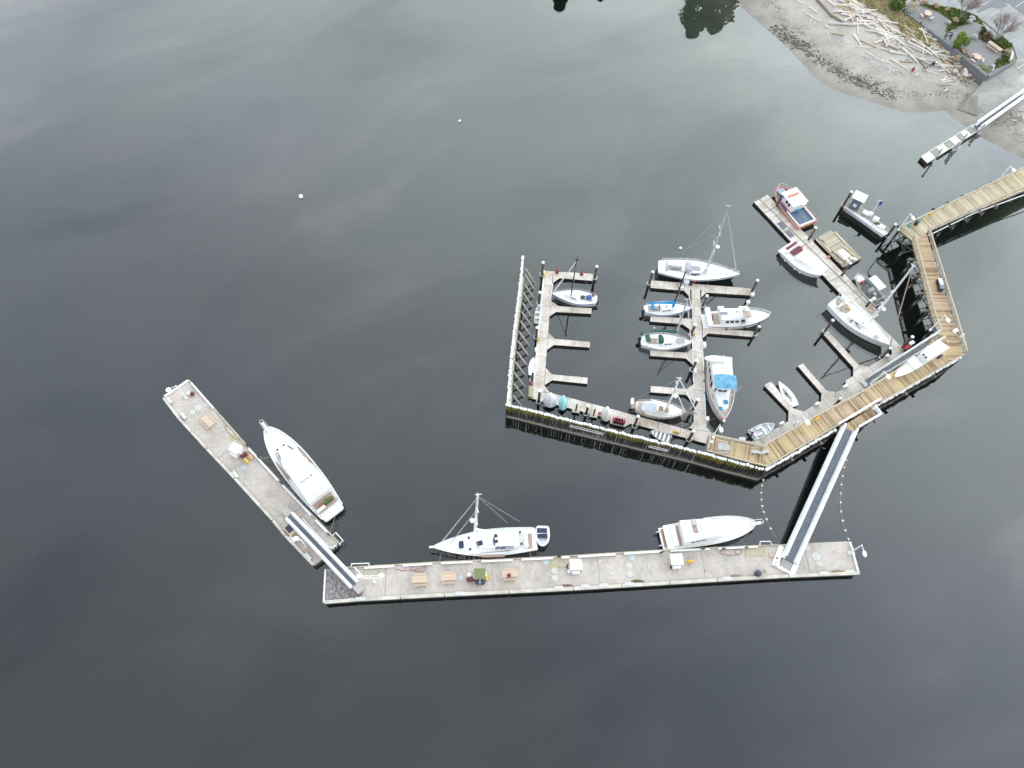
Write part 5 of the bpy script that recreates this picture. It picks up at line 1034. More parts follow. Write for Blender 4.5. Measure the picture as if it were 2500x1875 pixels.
def mline(lb, r, a, za, c, zc):
    A, B_ = G(r, *a, za), G(r, *c, zc); M_ = (A + B_) / 2 - Vector((0, 0, .15)); o = MB(A).tube([A, M_, B_], .022, 5).build('mooring_line', rope); tag(o, lb, 'mooring line', 'mooring lines')
mline('mooring line from the cutter stern to the south float', 'J', (205, 1272), 1.0, (60, 1300), .55); mline('mooring line from the blue canopy yacht bow to the central walkway', 'J', (1000, 1335), 1.5, (890, 1380), .6)
mline('mooring line from the green sloop bow to the central walkway', 'J', (735, 640), 1.2, (690, 712), .55); mline('mooring line from the blue cover sloop bow down to its finger', 'J', (725, 330), 1.1, (685, 380), .55)
mline('mooring line from the black mast sloop bow to the west float', 'H', (560, 455), 1.0, (585, 520), .55); mline('mooring line from the cutter bow straight down to the south float', 'J', (648, 1330), 1.2, (668, 1430), .55)
mline('mooring line from the right hand motor yacht bow to the pier', 'E', (1800, 500), 1.4, (1868, 592), 1.3); mline('mooring line from the sailing yacht bow to the long pier', 'C', (1170, 735), 1.3, (1150, 815), 1.1); mline('mooring line from the motor yacht stern to the tip cleat', 'B', (1050, 470), 1.0, (965, 735), 1.3)
# ------------------------------------------------------------------ things on the piers and docks
def at(r, x, y, z): return G(r, x, y, z)
def px_ang(r, a, b, z=1.0): d = dirv(r, a, b, z); return math.atan2(d[1], d[0])
angS = px_ang('C', (120, 1030), (2212, 920)); angA = px_ang('A', (220, 220), (1290, 1360))
def picnic(label, r, x, y, z, ang, L=1.95, m=tan, group='picnic tables on the piers'):
    p = at(r, x, y, z); t = thing('picnic_table', label, 'picnic table', p, ang, group)
    mb = MB()
    for k in range(5): mb.box((0, -.34 + .17 * k, .70), (L, .15, .05))
    mb.build('tabletop', m, t)
    for s in (-1, 1):
        MB().box((0, s * .64, .42), (L * .8, .24, .05)).build('bench', m, t)
        mb = MB(); x0 = s * L * .32
        mb.tube([(x0, -.75, 0), (x0, -.3, .7)], .05, 4).tube([(x0, .75, 0), (x0, .3, .7)], .05, 4).tube([(x0, -.85, .4), (x0, .85, .4)], .05, 4).build('leg', m, t)
    return t
picnic('picnic table on the slanting pier near its lamp end', 'A', 580, 590, 1, angA)
picnic('picnic table on the long pier, first to the right of the coiled red hose', 'C', 980, 985, 1, angS)
picnic('picnic table on the long pier, just left of the white drum and cabinet', 'C', 1240, 965, 1, angS)
pt = picnic('picnic table with a maroon drum on it right of the mossy cabinet', 'C', 1787, 935, 1, angS)
def drum(label, r, x, y, z, rad=.3, h=.55, m=maroon, z0=None, group='maroon dome topped drums', cat='drum', name='drum'):
    p = at(r, x, y, z); t = thing(name, label, cat, (p.x, p.y, z0 if z0 is not None else z), 0, group)
    MB().cyl((0, 0, 0), rad * .85, h * .7, 12, r1=rad).build('body', m, t); MB().ball((0, 0, h * .72), rad, 12, 6, sc=(1, 1, .45)).build('lid', m, t); return t
drum('maroon drum standing on the picnic table', 'C', 1780, 945, 1.7, .26, .4, z0=1.75)
drum('maroon drum beside the cream box near the end lamp of the slanting pier', 'A', 400, 280, 1)
for lb, x, y in (('maroon drum left of the white cabinet on the slanting pier', 858, 940), ('maroon drum below the white cabinet on the slanting pier, left of a pair', 945, 955), ('maroon drum below the white cabinet on the slanting pier, right of a pair', 975, 930)): drum(lb, 'A', x, y, 1)
for lb, x, y in (('leftmost of three maroon drums by the mossy topped cabinet', 1417, 982), ('middle one of three maroon drums by the mossy topped cabinet', 1445, 978), ('right one of three maroon drums by the mossy topped cabinet', 1472, 975)): drum(lb, 'C', x, y, 1)
drum('maroon drum at the left side of the white cabinet near the middle hatching', 'D', 1715, 370, 1); drum('maroon drum at the lower right foot of the white cabinet near the middle hatching', 'D', 1820, 425, 1)
drum('maroon drum left of two below the white cabinet by the yellow float box', 'E', 1065, 820, 1); drum('maroon drum right of two below the white cabinet by the yellow float box', 'E', 1112, 822, 1)
drum('white drum left of the mossy topped cabinet', 'C', 1422, 940, 1, .28, .5, white, group='white drums', name='white_drum'); drum('white drum at the lower left foot of the white cabinet near the middle hatching', 'D', 1725, 422, 1, .28, .5, white, group='white drums', name='white_drum'); drum('white drum between maroon drums under the white cabinet', 'D', 1788, 425, 1, .24, .5, white, group='white drums', name='white_drum')
drum('dark blue grey bin near the lower kerb of the long pier', 'E', 1980, 895, 1, .42, 1.0, binblack, group='dark bins', cat='bin', name='bin'); drum('left dark bin below the mossy topped cabinet', 'C', 1500, 1005, 1, .36, 1.0, binblack, group='dark bins', cat='bin', name='bin'); drum('right dark bin below the mossy topped cabinet', 'C', 1540, 1005, 1, .36, 1.0, binblack, group='dark bins', cat='bin', name='bin')
def cabinet(label, r, x, y, ang, size, top=white, side=white):
    p = at(r, x, y, 1); t = thing('service_cabinet', label, 'cabinet', p, ang, 'service cabinets on the piers')
    MB().box((0, 0, 0), size).build('body', side, t, bevel=.03); MB().box((0, 0, size[2]), (size[0] + .25, size[1] + .3, .1)).build('roof', top, t, bevel=.03)
    MB().box((0, -size[1] / 2 - .25, 0), (size[0] * .8, .4, size[2] * .55)).build('hose_rack', side, t, bevel=.03); MB().box((size[0] / 2 + .12, 0, .3), (.2, .5, size[2] * .6)).build('side_box', side, t); MB().box((-size[0] / 2 - .15, -.1, .3), (.25, .6, size[2] * .5)).build('meter', alum, t); return t
cabinet('white cabinet cluster on the slanting pier beside yellow hatching', 'A', 895, 900, angA + .25, (1.3, 1.0, 1.3)); cabinet('cabinet with a mossy green glass top on the long pier', 'C', 1520, 950, angS, (1.15, 1.05, 1.5), mat('mossy_glass', (.10, .11, .02), .5, .2, 5, col2=(.22, .24, .12)))
cabinet('white cabinet on the long pier right of the middle yellow hatching', 'D', 1785, 375, angS, (1.25, 1.05, 1.3)); cabinet('white cabinet on the long pier left of the yellow float box', 'E', 1092, 760, angS, (1.3, 1.1, 1.3))
for r, x, y, sz, m_, lb, nm in (('A', 367, 282, (.5, .5, .5), mat('cream_box', (.6, .55, .4), .6), 'cream box beside a maroon drum at the slanting pier end', 'box'), ('A', 1030, 955, (.7, .6, .15), mat('faded_orange', (.55, .3, .18), .8), 'faded orange tarp folded near the mooring kerb of the slanting pier', 'tarp'),
                           ('F', 490, 1310, (.65, .45, .12), mat('peach_box', (.5, .38, .3), .8), 'peach coloured mat left of the big gangway foot', 'mat'), ('B', 622, 515, (.35, .9, .1), tan, 'short timber block above the small gangway', 'timber')):
    p = at(r, x, y, 1); o = MB(p).box((p.x, p.y, 1.0), sz, angA if r in 'AB' else angS).build(nm, m_, bevel=.02); tag(o, lb, nm)
def floatbox(label, r, x, y, z, ang, m=yellow, s=1.0, group='yellow life ring boxes', name='life_ring_box', cat='life ring box', h=.5):
    p = at(r, x, y, z); t = thing(name, label, cat, p, ang, group); MB().ball((0, 0, h), .3, 10, 8, sc=(1.9 * s, .75 * s, .9)).build('shell', m, t, smooth=True)
    MB().box((-.3 * s, 0, 0), (.08, .3, h)).box((.3 * s, 0, 0), (.08, .3, h)).build('stand', whitepaint, t); return t
floatbox('yellow life ring box near the orange tarp on the slanting pier', 'A', 990, 1010, 1, angA); floatbox('upright yellow life ring box right of the mossy topped cabinet', 'C', 1578, 960, 1, angS + 1.57); floatbox('yellow life ring box right of the fourth cabinet on the long pier', 'E', 1255, 765, 1, angS)
floatbox('yellow life ring box on the boardwalk rail near the shoreward arm corner', 'b', 1195, 65, 3.6, px_ang('b', (545, 345), (1260, 5), 3.6)); floatbox('yellow life ring box on the boardwalk rail above the covered gangway foot', 'a', 560, 1125, 3.6, px_ang('a', (0, 1455), (860, 870), 3.6)); floatbox('yellow life ring box on the boardwalk rail opposite the lower light pole', 'c', 875, 355, 3.6, px_ang('c', (0, 810), (1420, 20), 3.6))
floatbox('yellow life ring box on the top left edge of the west float', 'H', 472, 278, .5, px_ang('H', (515, 228), (420, 1285)), s=.8); floatbox('yellow life ring box midway down the left edge of the west float', 'H', 420, 858, .5, px_ang('H', (515, 228), (420, 1285)), s=.8); floatbox('yellow life ring box on the central walkway by the green sloop bow', 'J', 765, 560, .5, px_ang('J', (785, 100), (820, 1560)), s=.6); floatbox('yellow life ring box on the south float edge above the rowing skiff', 'Q', 1898, 480, .5, px_ang('Q', (345, 60), (2212, 530)), s=.9); floatbox('small orange life ring box on the south float right of the lichened pile', 'Q', 1512, 372, .5, 1.4, mat('amber', (.6, .36, .12), .6), .6)
floatbox('green life ring case on the boardwalk corner nearest the fuel float', 'b', 710, 325, 3.6, px_ang('b', (545, 345), (1260, 5), 3.6) + .5, green, 1.0, None, 'life_ring_case', 'life ring case'); 
p = at('b', 878, 262, 3.6); t = thing('bin', 'teal lidded rubbish bin with black base beside the boardwalk rail', 'bin', p, .5); MB().box((0, 0, 0), (.45, .45, .6)).build('base', black, t); MB().box((0, 0, .6), (.55, .5, .55)).build('lid', tealp, t, bevel=.08)
p = at('b', 1385, 1540, 3.6); ang2 = px_ang('b', (950, 560), (1290, 1659), 3.6)
for i, (x, y, m_) in enumerate(((1370, 1560, offwhite), (1385, 1600, offwhite), (1400, 1650, palegrey))): 
    p = at('b', x, y + 10, 3.6); t = thing('wheelie_bin', ['top pale lidded bin in the row on the boardwalk', 'second pale lidded bin in the row on the boardwalk', 'third greyish lidded bin in the row on the boardwalk'][i], 'bin', p, ang2, 'bins on the boardwalk'); MB().box((0, 0, 0), (.5, .55, .8)).build('body', binblack, t); MB().box((0, 0, .8), (.45, .6, .08)).build('lid', m_, t, bevel=.03)
p = at('L', 1625, 275, 3.6); t = thing('wheelie_bin', 'lowest bin of the row on the boardwalk with a slate lid', 'bin', p, ang2, 'bins on the boardwalk'); MB().box((0, 0, 0), (.7, .6, .8)).build('body', binblack, t); MB().box((0, 0, .8), (.72, .62, .08)).build('lid', mat('slate_lid', (.16, .19, .25), .5), t, bevel=.03)
# lids, hatching, hoses, pads
lidm = mat('pale_lid', (.50, .49, .46), .7, .1, 6); lidb = mat('bluish_lid', (.44, .48, .49), .7, .1, 6)
lids = [('A', 560, 390, .42, lidb, 'pale blue round cover by the mooring kerb, slanting pier'), ('A', 460, 422, .5, lidm, 'widest pale round cover on the slanting pier'), ('A', 396, 470, .42, lidm, 'white round cover near the lower kerb of the slanting pier'), ('A', 955, 1060, .42, lidb, 'bluish round cover below the yellow box on the slanting pier'), ('B', 722, 508, .42, lidb, 'bluish round cover above the small gangway'),
        ('C', 1345, 962, .38, lidb, 'bluish round cover between picnic table and white drum'), ('C', 2112, 815, .4, lidb, 'bluish round cover left of the middle yellow hatching'), ('D', 1565, 412, .42, lidm, 'upper of two ringed covers below the middle hatching'), ('D', 1572, 492, .42, lidm, 'lower of two ringed covers below the middle hatching'), ('E', 630, 706, .45, lidb, 'bluish round cover near the upper kerb, right half of long pier'), ('E', 602, 802, .42, lidm, 'middle of a column of three round covers on the long pier'), ('E', 610, 893, .4, lidm, 'lowest of a column of three round covers on the long pier'), ('i', 863, 290, .42, lidm, 'round cover just right of the big gangway'), ('i', 1052, 465, .55, lidm, 'largest round cover on the right end of the long pier'), ('i', 1100, 598, .36, lidm, 'faint round cover near the lower right of the long pier')]
for r, x, y, rad, m_, lb in lids:
    p = at(r, x, y, 1.0); o = MB(p).cyl((p.x, p.y, 1.0), rad, .02, 20, r1=rad * .97).cyl((p.x, p.y, 1.02), rad * .3, .03, 10).build('round_cover', m_); tag(o, lb, 'cover', 'round covers in the pier decks')
def hatching(label, r, quad, n=5):
    Q = [G(r, x, y, 1.0) for x, y in quad]; org = sum(Q, Vector()) / 4; mb = MB(org); a, b, c, d = Q; z = 1.009; w = .12
    def strip(p, q, w=w):
        v = (q - p); k = Vector((-v.y, v.x, 0)).normalized() * w / 2; u = v.normalized() * w / 2 * 0
        mb.prism([(p + k)[:2], (q + k)[:2], (q - k)[:2], (p - k)[:2]], 1.002, z)
    for i, (p, q) in enumerate(((a, b), (b, c), (c, d), (d, a))): z = 1.006 + .003 * i; strip(p, q)
    z = 1.02
    for i in range(n): f = (i + .15) / n; strip(a.lerp(b, min(1, f + .8 / n)), d.lerp(c, f), .16)
    o = mb.build('hatched_marking', yellowline); tag(o, label, 'marking', 'yellow hatched no parking markings')
hatching('yellow hatched rectangle by the upper kerb of the slanting pier', 'A', [(862, 690), (972, 815), (915, 868), (800, 740)]); hatching('faint yellow hatched rectangle inside the white rail at the pier left end', 'C', [(430, 885), (610, 880), (622, 955), (470, 960)], 4); hatching('yellow hatched rectangle left of the cabinet, middle of long pier', 'D', [(1510, 292), (1730, 285), (1725, 370), (1520, 378)]); hatching('brightest yellow hatched rectangle left of the big gangway foot', 'E', [(1850, 618), (2060, 605), (2072, 690), (1862, 702)])
def hose(label, r, L, z=1.03, m=hosered, rad=.035):
    P = [G(r, x, y, z) for x, y in L]; P2 = []
    for i in range(len(P)):
        a, b = P[i], P[(i + 1) % len(P)]; 
        if i < len(P) - 1: P2 += [a, a.lerp(b, .5)]
    P2.append(P[-1]); o = MB(P[0]).tube(P2, rad, 5).build('hose', m); tag(o, label, 'hose', 'hoses lying on the piers')
def ell(cx, cy, a, b, ang=0, n=16): return [(cx + a * math.cos(t) * math.cos(ang) - b * math.sin(t) * math.sin(ang), cy + a * math.cos(t) * math.sin(ang) + b * math.sin(t) * math.cos(ang)) for t in [i * 2 * math.pi / n for i in range(n + 1)]]
hose('red hose looped along the slanting pier kerb above the hatching', 'A', [(905, 745), (880, 765), (830, 735), (760, 660), (750, 620), (780, 605), (810, 640)]); hose('red hose in a long flat coil at the left of the long pier', 'C', ell(965, 876, 74, 24, -.03)[:-1] + [(890, 895), (820, 895), (755, 880)]); hose('red hose coil along the upper kerb left of the bright hatching', 'E', ell(1700, 655, 120, 32, -.02)[:-3]); hose('small red hose coil at the right end of the longer one', 'E', ell(1780, 650, 38, 26)); hose('orange hose ring on the deck beside a dark bin', 'i', ell(45, 745, 30, 32), m=mat('dull_orange', (.45, .28, .18), .8))
hose('pink hose ring on the slanting float beside the open aluminium boat', 'L', ell(848, 493, 42, 42), .55, mat('pink_hose', (.45, .28, .25), .8)); hose('yellow green shore cable from the sailing yacht stern to the pier', 'C', [(1968, 728), (1972, 755), (1985, 780), (2010, 795)], 1.1, rope, .03); hose('orange shore cable at the stern of the right hand motor yacht', 'E', [(1045, 618), (1070, 635), (1095, 650), (1100, 662)], 1.1, orange, .03); hose('tan mooring line from the slanting pier to the motor yacht', 'A', [(1120, 950), (1160, 968), (1200, 965), (1225, 948)], 1.3, rope, .035)
for r, x, y, lb in (('A', 148, 345, 'pale pad on the lower kerb, top end of the slanting pier'), ('A', 300, 512, 'pale pad on the lower kerb of the slanting pier above the picnic table'), ('A', 862, 1145, 'pale pad halfway along the lower kerb of the slanting pier'), ('B', 540, 790, 'cream pad on the lower kerb beside the small gangway'), ('B', 722, 990, 'pale pad near the bottom tip of the slanting pier'), ('C', 442, 1150, 'large cream pad at the bottom left of the long pier'), ('D', 540, 660, 'pale pad on the lower kerb under the mossy topped cabinet'), ('D', 1610, 600, 'pale pad on the lower kerb below the ringed covers'), ('D', 1895, 582, 'pale pad on the lower kerb below the middle cabinet'), ('D', 2092, 572, 'pale pad on the lower kerb by the deck joint'), ('E', 602, 1000, 'pale pad touching the moss heap'), ('E', 1655, 940, 'pale pad on the lower kerb below the red hose coil'), ('i', 1190, 790, 'pale pad on the lower kerb right of the big gangway'), ('i', 1690, 760, 'pale pad at the lower right corner of the long pier')):
    p = at(r, x, y, 1.2); o = MB(p).box((p.x, p.y, 1.02), (1.1, .45, .34), angA if r in 'AB' else angS).build('kerb_pad', mat('pad_white', (.52, .53, .5), .7, .15, 4) if 'pad_white' not in bpy.data.materials else bpy.data.materials['pad_white'], bevel=.06); tag(o, lb, 'pad', 'pads on the pier kerbs')
for r, x, y, m_, lb in (('E', 700, 975, moss, 'mossy dark heap by the lower kerb of the long pier'), ('E', 1760, 918, mat('brown_heap', (.22, .17, .14), .9), 'flat brown debris right of the lower kerb pad'), ('i', 1470, 762, mat('straw_heap', (.24, .18, .09), .9), 'straw brown heap near the right end of the long pier'), ('D', 1700, 582, mat('rust_heap', (.17, .09, .07), .9), 'rust brown debris below the middle cabinet')):
    p = at(r, x, y, 1.0); o = MB(p).ball((p.x, p.y, 1.0), .5, 14, 6, sc=(1.7, .55, .35), jit=.15, seed=int(x)).build('debris_heap', m_); tag(o, lb, 'debris', 'debris heaps on the long pier')
def frame(label, r, L, z=1.0, h=.9, rad=.07, cat='rail frame', legs=True):
    P = [G(r, x, y, z + h) for x, y in L]; t = thing('rail_frame', label, cat, (P[0].x, P[0].y, z), 0, 'white pipe rails on the piers'); o0 = Vector((P[0].x, P[0].y, z)); mb = MB(o0).tube(P, rad, 6); mb.build('rail', whitepaint, t)
    if legs:
        for p in P: MB(o0).tube([(p.x, p.y, z - .3), p], rad * .8, 6).build('leg', whitepaint, t)
frame('white pipe frame sticking out over the water at the lower tip of the slanting pier', 'B', [(1008, 745), (1040, 712), (1122, 802), (1085, 848)], h=.3); frame('white pipe frame over the water above the long pier left end', 'C', [(358, 862), (360, 835), (518, 830), (520, 855)], h=.3); frame('white pipe frame over the water above the long pier near the bright hatching', 'E', [(2012, 580), (2018, 540), (2128, 538), (2142, 575)], h=.3); frame('white pipe frame off the right end of the long pier', 'i', [(1715, 270), (1745, 272), (1792, 440), (1770, 442)], h=.3)
frame('white hand rail bending beside the yellow hatching at the long pier left end', 'C', [(388, 868), (478, 965), (600, 965)], h=.8); frame('low white hand rail along the upper side of the small gangway', 'B', [(650, 545), (840, 760), (960, 880), (1000, 888), (1040, 860)], h=.5)
for r, x, y, lb in (('A', 996, 840, 'black cleat at the slanting pier kerb by the cabinet'), ('A', 1116, 965, 'black cleat where the tan mooring line starts'), ('A', 1366, 1242, 'black cleat amidships of the motor yacht'), ('B', 963, 738, 'grey cleat near the lower tip of the slanting pier'), ('E', 950, 662, 'black cleat by the stern of the right hand motor yacht'), ('E', 1393, 628, 'black cleat amidships of the right hand motor yacht'), ('E', 1618, 622, 'black cleat above the red hose coil'), ('E', 1862, 610, 'black cleat at the corner of the bright hatching'), ('D', 1612, 265, 'black cleat above the middle yellow hatching')):
    p = at(r, x, y, 1.0); a_ = angA if r in 'AB' else angS; ca, sa = math.cos(a_), math.sin(a_); o = MB(p).tube([(p.x - .3 * ca, p.y - .3 * sa, 1.42), (p.x + .3 * ca, p.y + .3 * sa, 1.42)], .06, 6).cyl((p.x, p.y, 1.0), .1, .4, 8).build('cleat', black); tag(o, lb, 'cleat', 'black cleats along the pier kerbs')
p = at('B', 520, 690, 1.0); t = thing('crate', 'timber crate with a dark panel lid left of the small gangway', 'crate', p, angA); MB().box((0, 0, 0), (1.5, 1.0, .5)).build('body', tan, t, bevel=.02); MB().box((-.12, .05, .5), (1.0, .8, .06)).build('lid', solar, t)
# lamp posts
def lamp(label, r, base, top, z0, arm=1.0, armdir=(1, 0), two=False, r2=None):
    p = at(r, *base, z0); zt = topz(p, r2 or r, *top); t = thing('lamp_post', label, 'lamp post', p, 0, 'white lamp posts'); h = zt - z0
    MB().tube([(0, 0, 0), (0, 0, .25)], .2, 10).build('foot', whitepaint, t); MB().tube([(0, 0, 0), (0, 0, h)], .1, 8, r1=.075).build('pole', whitepaint, t)
    for s in ((1, -1) if two else (1,)):
        d = Vector((armdir[0], armdir[1], 0)).normalized() * s; o = MB().tube([(0, 0, h - .15), d * arm * .6 + Vector((0, 0, h + .05))], .05, 6).build('arm', whitepaint, t)
        c = d * arm * 1.0 + Vector((0, 0, h)); MB().ball(c, .26, 10, 6, sc=(1 + abs(d.x) * .7, 1 + abs(d.y) * .7, .45)).build('lamp_head', white, t)
    return t
lamp('lamp post at the top left end of the slanting pier', 'A', (335, 320), (215, 183), 1, 1.1, (-.6, -.5)); lamp('small lamp post beside the lower half of the small gangway', 'B', (700, 872), (650, 780), 1, .6, (-1, .2)); lamp('twin headed lamp post at the long pier left end by the hand rail', 'h', (820, 775), (665, 540), 1, 1.3, (1, .05), True); lamp('lamp post at the right end of the long pier reaching over the water', 'i', (1680, 400), (1935, 245), 1, 1.1, (.1, -1))
lamp('lamp post on the boardwalk corner nearest the fuel float', 'b', (490, 385), (775, 15), 3.6, .9, (.25, -1)); lamp('lamp post on the shoreward boardwalk arm near the right edge', 'N', (1080, 985), (1200, 850), 3.6, .9, (.25, -1)); lamp('lamp post on the west side of the boardwalk by the blue notice', 'L', (1520, 740), (1695, 568), 3.6, .9, (.3, -1)); lamp('lamp post over the covered gangway foot', 'a', (215, 1262), (460, 1000), 3.4, .9, (.4, -.8)); lamp('lamp post where boardwalk and float meet, lower bend', 'c', (435, 540), (650, 295), 3.4, .9, (.4, -.8)); lamp('lamp post at the west tip of the boardwalk beside the blue canopy yacht', 'd', (365, 350), (515, 160), 3.4, .7, (.1, -1))
# sign plate at the gangway foot
Q = [G('i', x, y, 1.25) for x, y in ((338, 240), (430, 285), (345, 590), (555, 735), (655, 500), (775, 450), (640, 808), (575, 820), (190, 620))]
t = thing('notice_plate', 'white ramp plate printed with small lines round the big gangway foot', 'sign', (Q[0].x, Q[0].y, 1.0)); MB(t.location).prism([q[:2] for q in Q], 1.03, 1.22).build('plate', white, t)
mb = MB(t.location)
for x0, y0, x1, y1 in ((245, 565, 300, 592), (240, 595, 272, 610), (330, 622, 372, 642), (215, 620, 310, 668), (410, 690, 450, 710), (480, 745, 535, 772), (500, 715, 550, 740), (585, 808, 622, 806), (640, 580, 690, 600), (640, 610, 690, 628)):
    mb.tube([G('i', x0, y0, 1.23), G('i', x1, y1, 1.23)], .035, 4)
mb.build('printed_lines', black, t); P = [G('i', x, y, 1.23) for x, y in ((262, 475), (310, 478), (322, 512), (275, 512))]; MB(t.location).prism([q[:2] for q in P], 1.221, 1.235).build('red_emblem', red, t)
P = [G('i', x, y, 1.3) for x, y in ((405, 492), (610, 598), (545, 735), (345, 625))]; MB(t.location).prism([q[:2] for q in P], 1.221, 1.27).build('tread_plate', mat('tread_grey', (.30, .29, .28), .7), t)
# kiosk on the boardwalk
P = [G('a', x, y, 5.6) for x, y in ((1480, 400), (1640, 430), (1732, 535), (1580, 622), (1300, 790), (1155, 655), (1300, 520))]
org = Vector((P[2].x, P[2].y, 3.6)); t = thing('pier_kiosk', 'long white roofed kiosk at the boardwalk bend with two dark skylights', 'kiosk', org)
A_, B_, C_, D_ = [G('a', *q, 5.6) for q in ((1500, 385), (1730, 540), (1300, 790), (1150, 655))]
MB(org).prism([(p.lerp((A_ + B_ + C_ + D_) / 4, .08))[:2] for p in (A_, B_, C_, D_)], 3.62, 5.5).build('wall', whitepaint, t); MB(org).prism([p[:2] for p in (A_, B_, C_, D_)], 5.5, 5.62).build('roof', white, t, bevel=.03)
for q in ([(1190, 675), (1222, 650), (1258, 685), (1225, 710)], [(1235, 722), (1268, 698), (1305, 735), (1272, 762)]): MB(org).prism([G('a', *k_, 5.64)[:2] for k_ in q], 5.622, 5.66).build('skylight', darkglass, t)
q = [(1085, 730), (1190, 640), (1330, 780), (1170, 900)]; MB(org).prism([G('a', *k_, 4.6)[:2] for k_ in q], 3.62, 4.6).build('porch', palegrey, t, bevel=.04)
u = Boat('covered_boat', 'long white shrouded rowing boat lying on the boardwalk below the kiosk', 'boat', 'a', (1120, 800), (660, 1105), 4.2, 1.5); u.hull(.7, .6, tw=.9, mid=.35, p=1.6, q=.7, m=white, deck=white)
for ch in u.t.children: ch.location.z = 3.7
MB().box((-.3 * u.L, .0, 4.3), (1.6, 1.7, .35)).build('canvas_hump', white, u.t, bevel=.15)
P = [G('a', x, y, 4.0) for x, y in ((1535, 410), (1625, 365), (1690, 430), (1700, 450))]; o = MB(P[0]).tube(P, .12, 6).build('gate', tan); tag(o, 'open timber gate at the upper end of the boardwalk kiosk', 'gate')
p = at('a', 1515, 722, 3.6); o = MB(p).box((p.x, p.y, 3.62), (.6, .5, .4), .5).build('bin', binblack); tag(o, 'small dark square bin below the boardwalk kiosk', 'bin')
# benches etc
p = at('d', 548, 625, 3.6); picnic('bleached grey picnic table at the west end of the boardwalk', 'd', 545, 650, 3.6, px_ang('d', (230, 550), (1350, 850), 3.6) * .3, 1.6, mat('bleached_timber', (.42, .42, .40), .8), None)
for q, lb in (([(1150, 650), (1330, 690), (1355, 758), (1270, 730), (1135, 725)], 'left of two curved grey benches in the lower boardwalk bend'), ([(1350, 690), (1480, 635), (1540, 720), (1440, 728), (1362, 760)], 'right of two curved grey benches in the lower boardwalk bend')):
    P = [G('d', *k_, 4.1)[:2] for k_ in q]; c = cen(P); t = thing('curved_bench', lb, 'bench', (c[0], c[1], 3.6), 0, 'curved benches on the boardwalk'); MB(t.location).prism(P, 4.02, 4.1).build('seat', mat('grey_bench', (.44, .44, .42), .8), t) ; MB(t.location).box((c[0] - .4, c[1], 3.6), (.1, .4, .42)).box((c[0] + .4, c[1], 3.6), (.1, .4, .42)).build('leg', timberdark, t)
for r, x, y, z, sz, m_, nm, lb in (('c', 1400, 20, 3.6, (.9, .2, .5), red, 'hose_box', 'red hose box on the inner boardwalk rail'), ('c', 1040, 205, .5, (1.8, .12, .3), maroon, 'kayak_paddle', 'maroon strip lying on the float under the boardwalk rail'), ('a', 1495, 175, 4.5, (.5, .4, .05), mat('slate_blue', (.22, .26, .36), .6), 'notice', 'small slate blue notice on the boardwalk rail'), ('a', 1840, 215, 4.5, (.9, .5, .05), white, 'notice', 'white notice board on the east boardwalk rail'), ('d', 350, 405, 4.5, (.3, .3, .1), white, 'light_box', 'tiny white light box on the west boardwalk rail'), ('d', 300, 525, 3.6, (.4, .3, .6), white, 'tap_post', 'white tap post at the west tip of the boardwalk'), ('d', 935, 470, .5, (.9, .6, .5), palegrey, 'dock_box', 'grey white dock box below the west boardwalk rail'), ('c', 885, 70, .5, (.7, .35, .6), whitepaint, 'power_pedestal', 'power pedestal on the float edge near the slim dinghy'), ('c', 205, 445, .5, (.7, .35, .6), whitepaint, 'power_pedestal', 'power pedestal on the float edge by the skiff bow'), ('M', 1335, 690, .5, (.8, .4, .6), whitepaint, 'power_pedestal', 'power pedestal at the step of the float edge'), ('J', 862, 655, .5, (.4, .8, .7), whitepaint, 'power_pedestal', 'power pedestal on the right edge of the central walkway'), ('J', 770, 905, .5, (.4, .8, .7), whitepaint, 'power_pedestal', 'power pedestal left of the central walkway under a pile'), ('J', 888, 1370, .5, (.4, .6, .8), whitepaint, 'power_pedestal', 'power pedestal by the bow of the blue canopy yacht'), ('I', 645, 1100, .5, (.8, .7, .7), palegrey, 'dock_box', 'pale dock box on the crossbar head'), ('I', 702, 1120, .5, (.4, .35, .5), black, 'dock_box', 'small black box on the crossbar head'), ('I', 745, 1092, .5, (.4, .3, .5), red, 'dock_box', 'red bag on the crossbar head edge'), ('I', 592, 1165, .5, (.5, .4, .4), white, 'dock_box', 'white small box at the crossbar gusset'), ('L', 1005, 1045, .5, (.7, .5, .5), offwhite, 'dock_box', 'pale box where the narrow float meets the landing')):
    p = at(r, x, y, z); o = MB(p).box((p.x, p.y, z + .01), sz, {'c': .5, 'a': .5, 'M': .5}.get(r, 0)).build(nm, m_, bevel=.04); tag(o, lb, nm.replace('_', ' '))
for i, (x, y) in enumerate(((1240, 345), (1268, 350), (1297, 358), (1325, 366))):
    p = at('Q', x, y, .5); t = thing('dock_cart', ['leftmost of four maroon carts tipped up on the south float', 'second from left of four maroon carts on the south float', 'third from left of four maroon carts on the south float', 'rightmost of four maroon carts tipped up on the south float'][i], 'cart', p, 0, 'maroon dock carts')
    MB().loft([[(-.28, -.2, .1), (.28, -.2, .1), (.28, .12, .1), (-.28, .12, .1)], [(-.34, -.25, .75), (.34, -.25, .75), (.34, .2, .75), (-.34, .2, .75)]]).build('tub', mat('wine_plastic', (.30, .03, .07), .5) if i == 0 else bpy.data.materials['wine_plastic'], t); MB().tube([(-.25, 0, .7), (-.2, .1, 1.4), (.2, .1, 1.4), (.25, 0, .7)], .035, 5).build('handle', mat('pink_metal', (.4, .15, .2), .5) if i == 0 else bpy.data.materials['pink_metal'], t); MB().cyl((0, -.28, .0), .18, .1, 10).build('wheel', rubber, t)
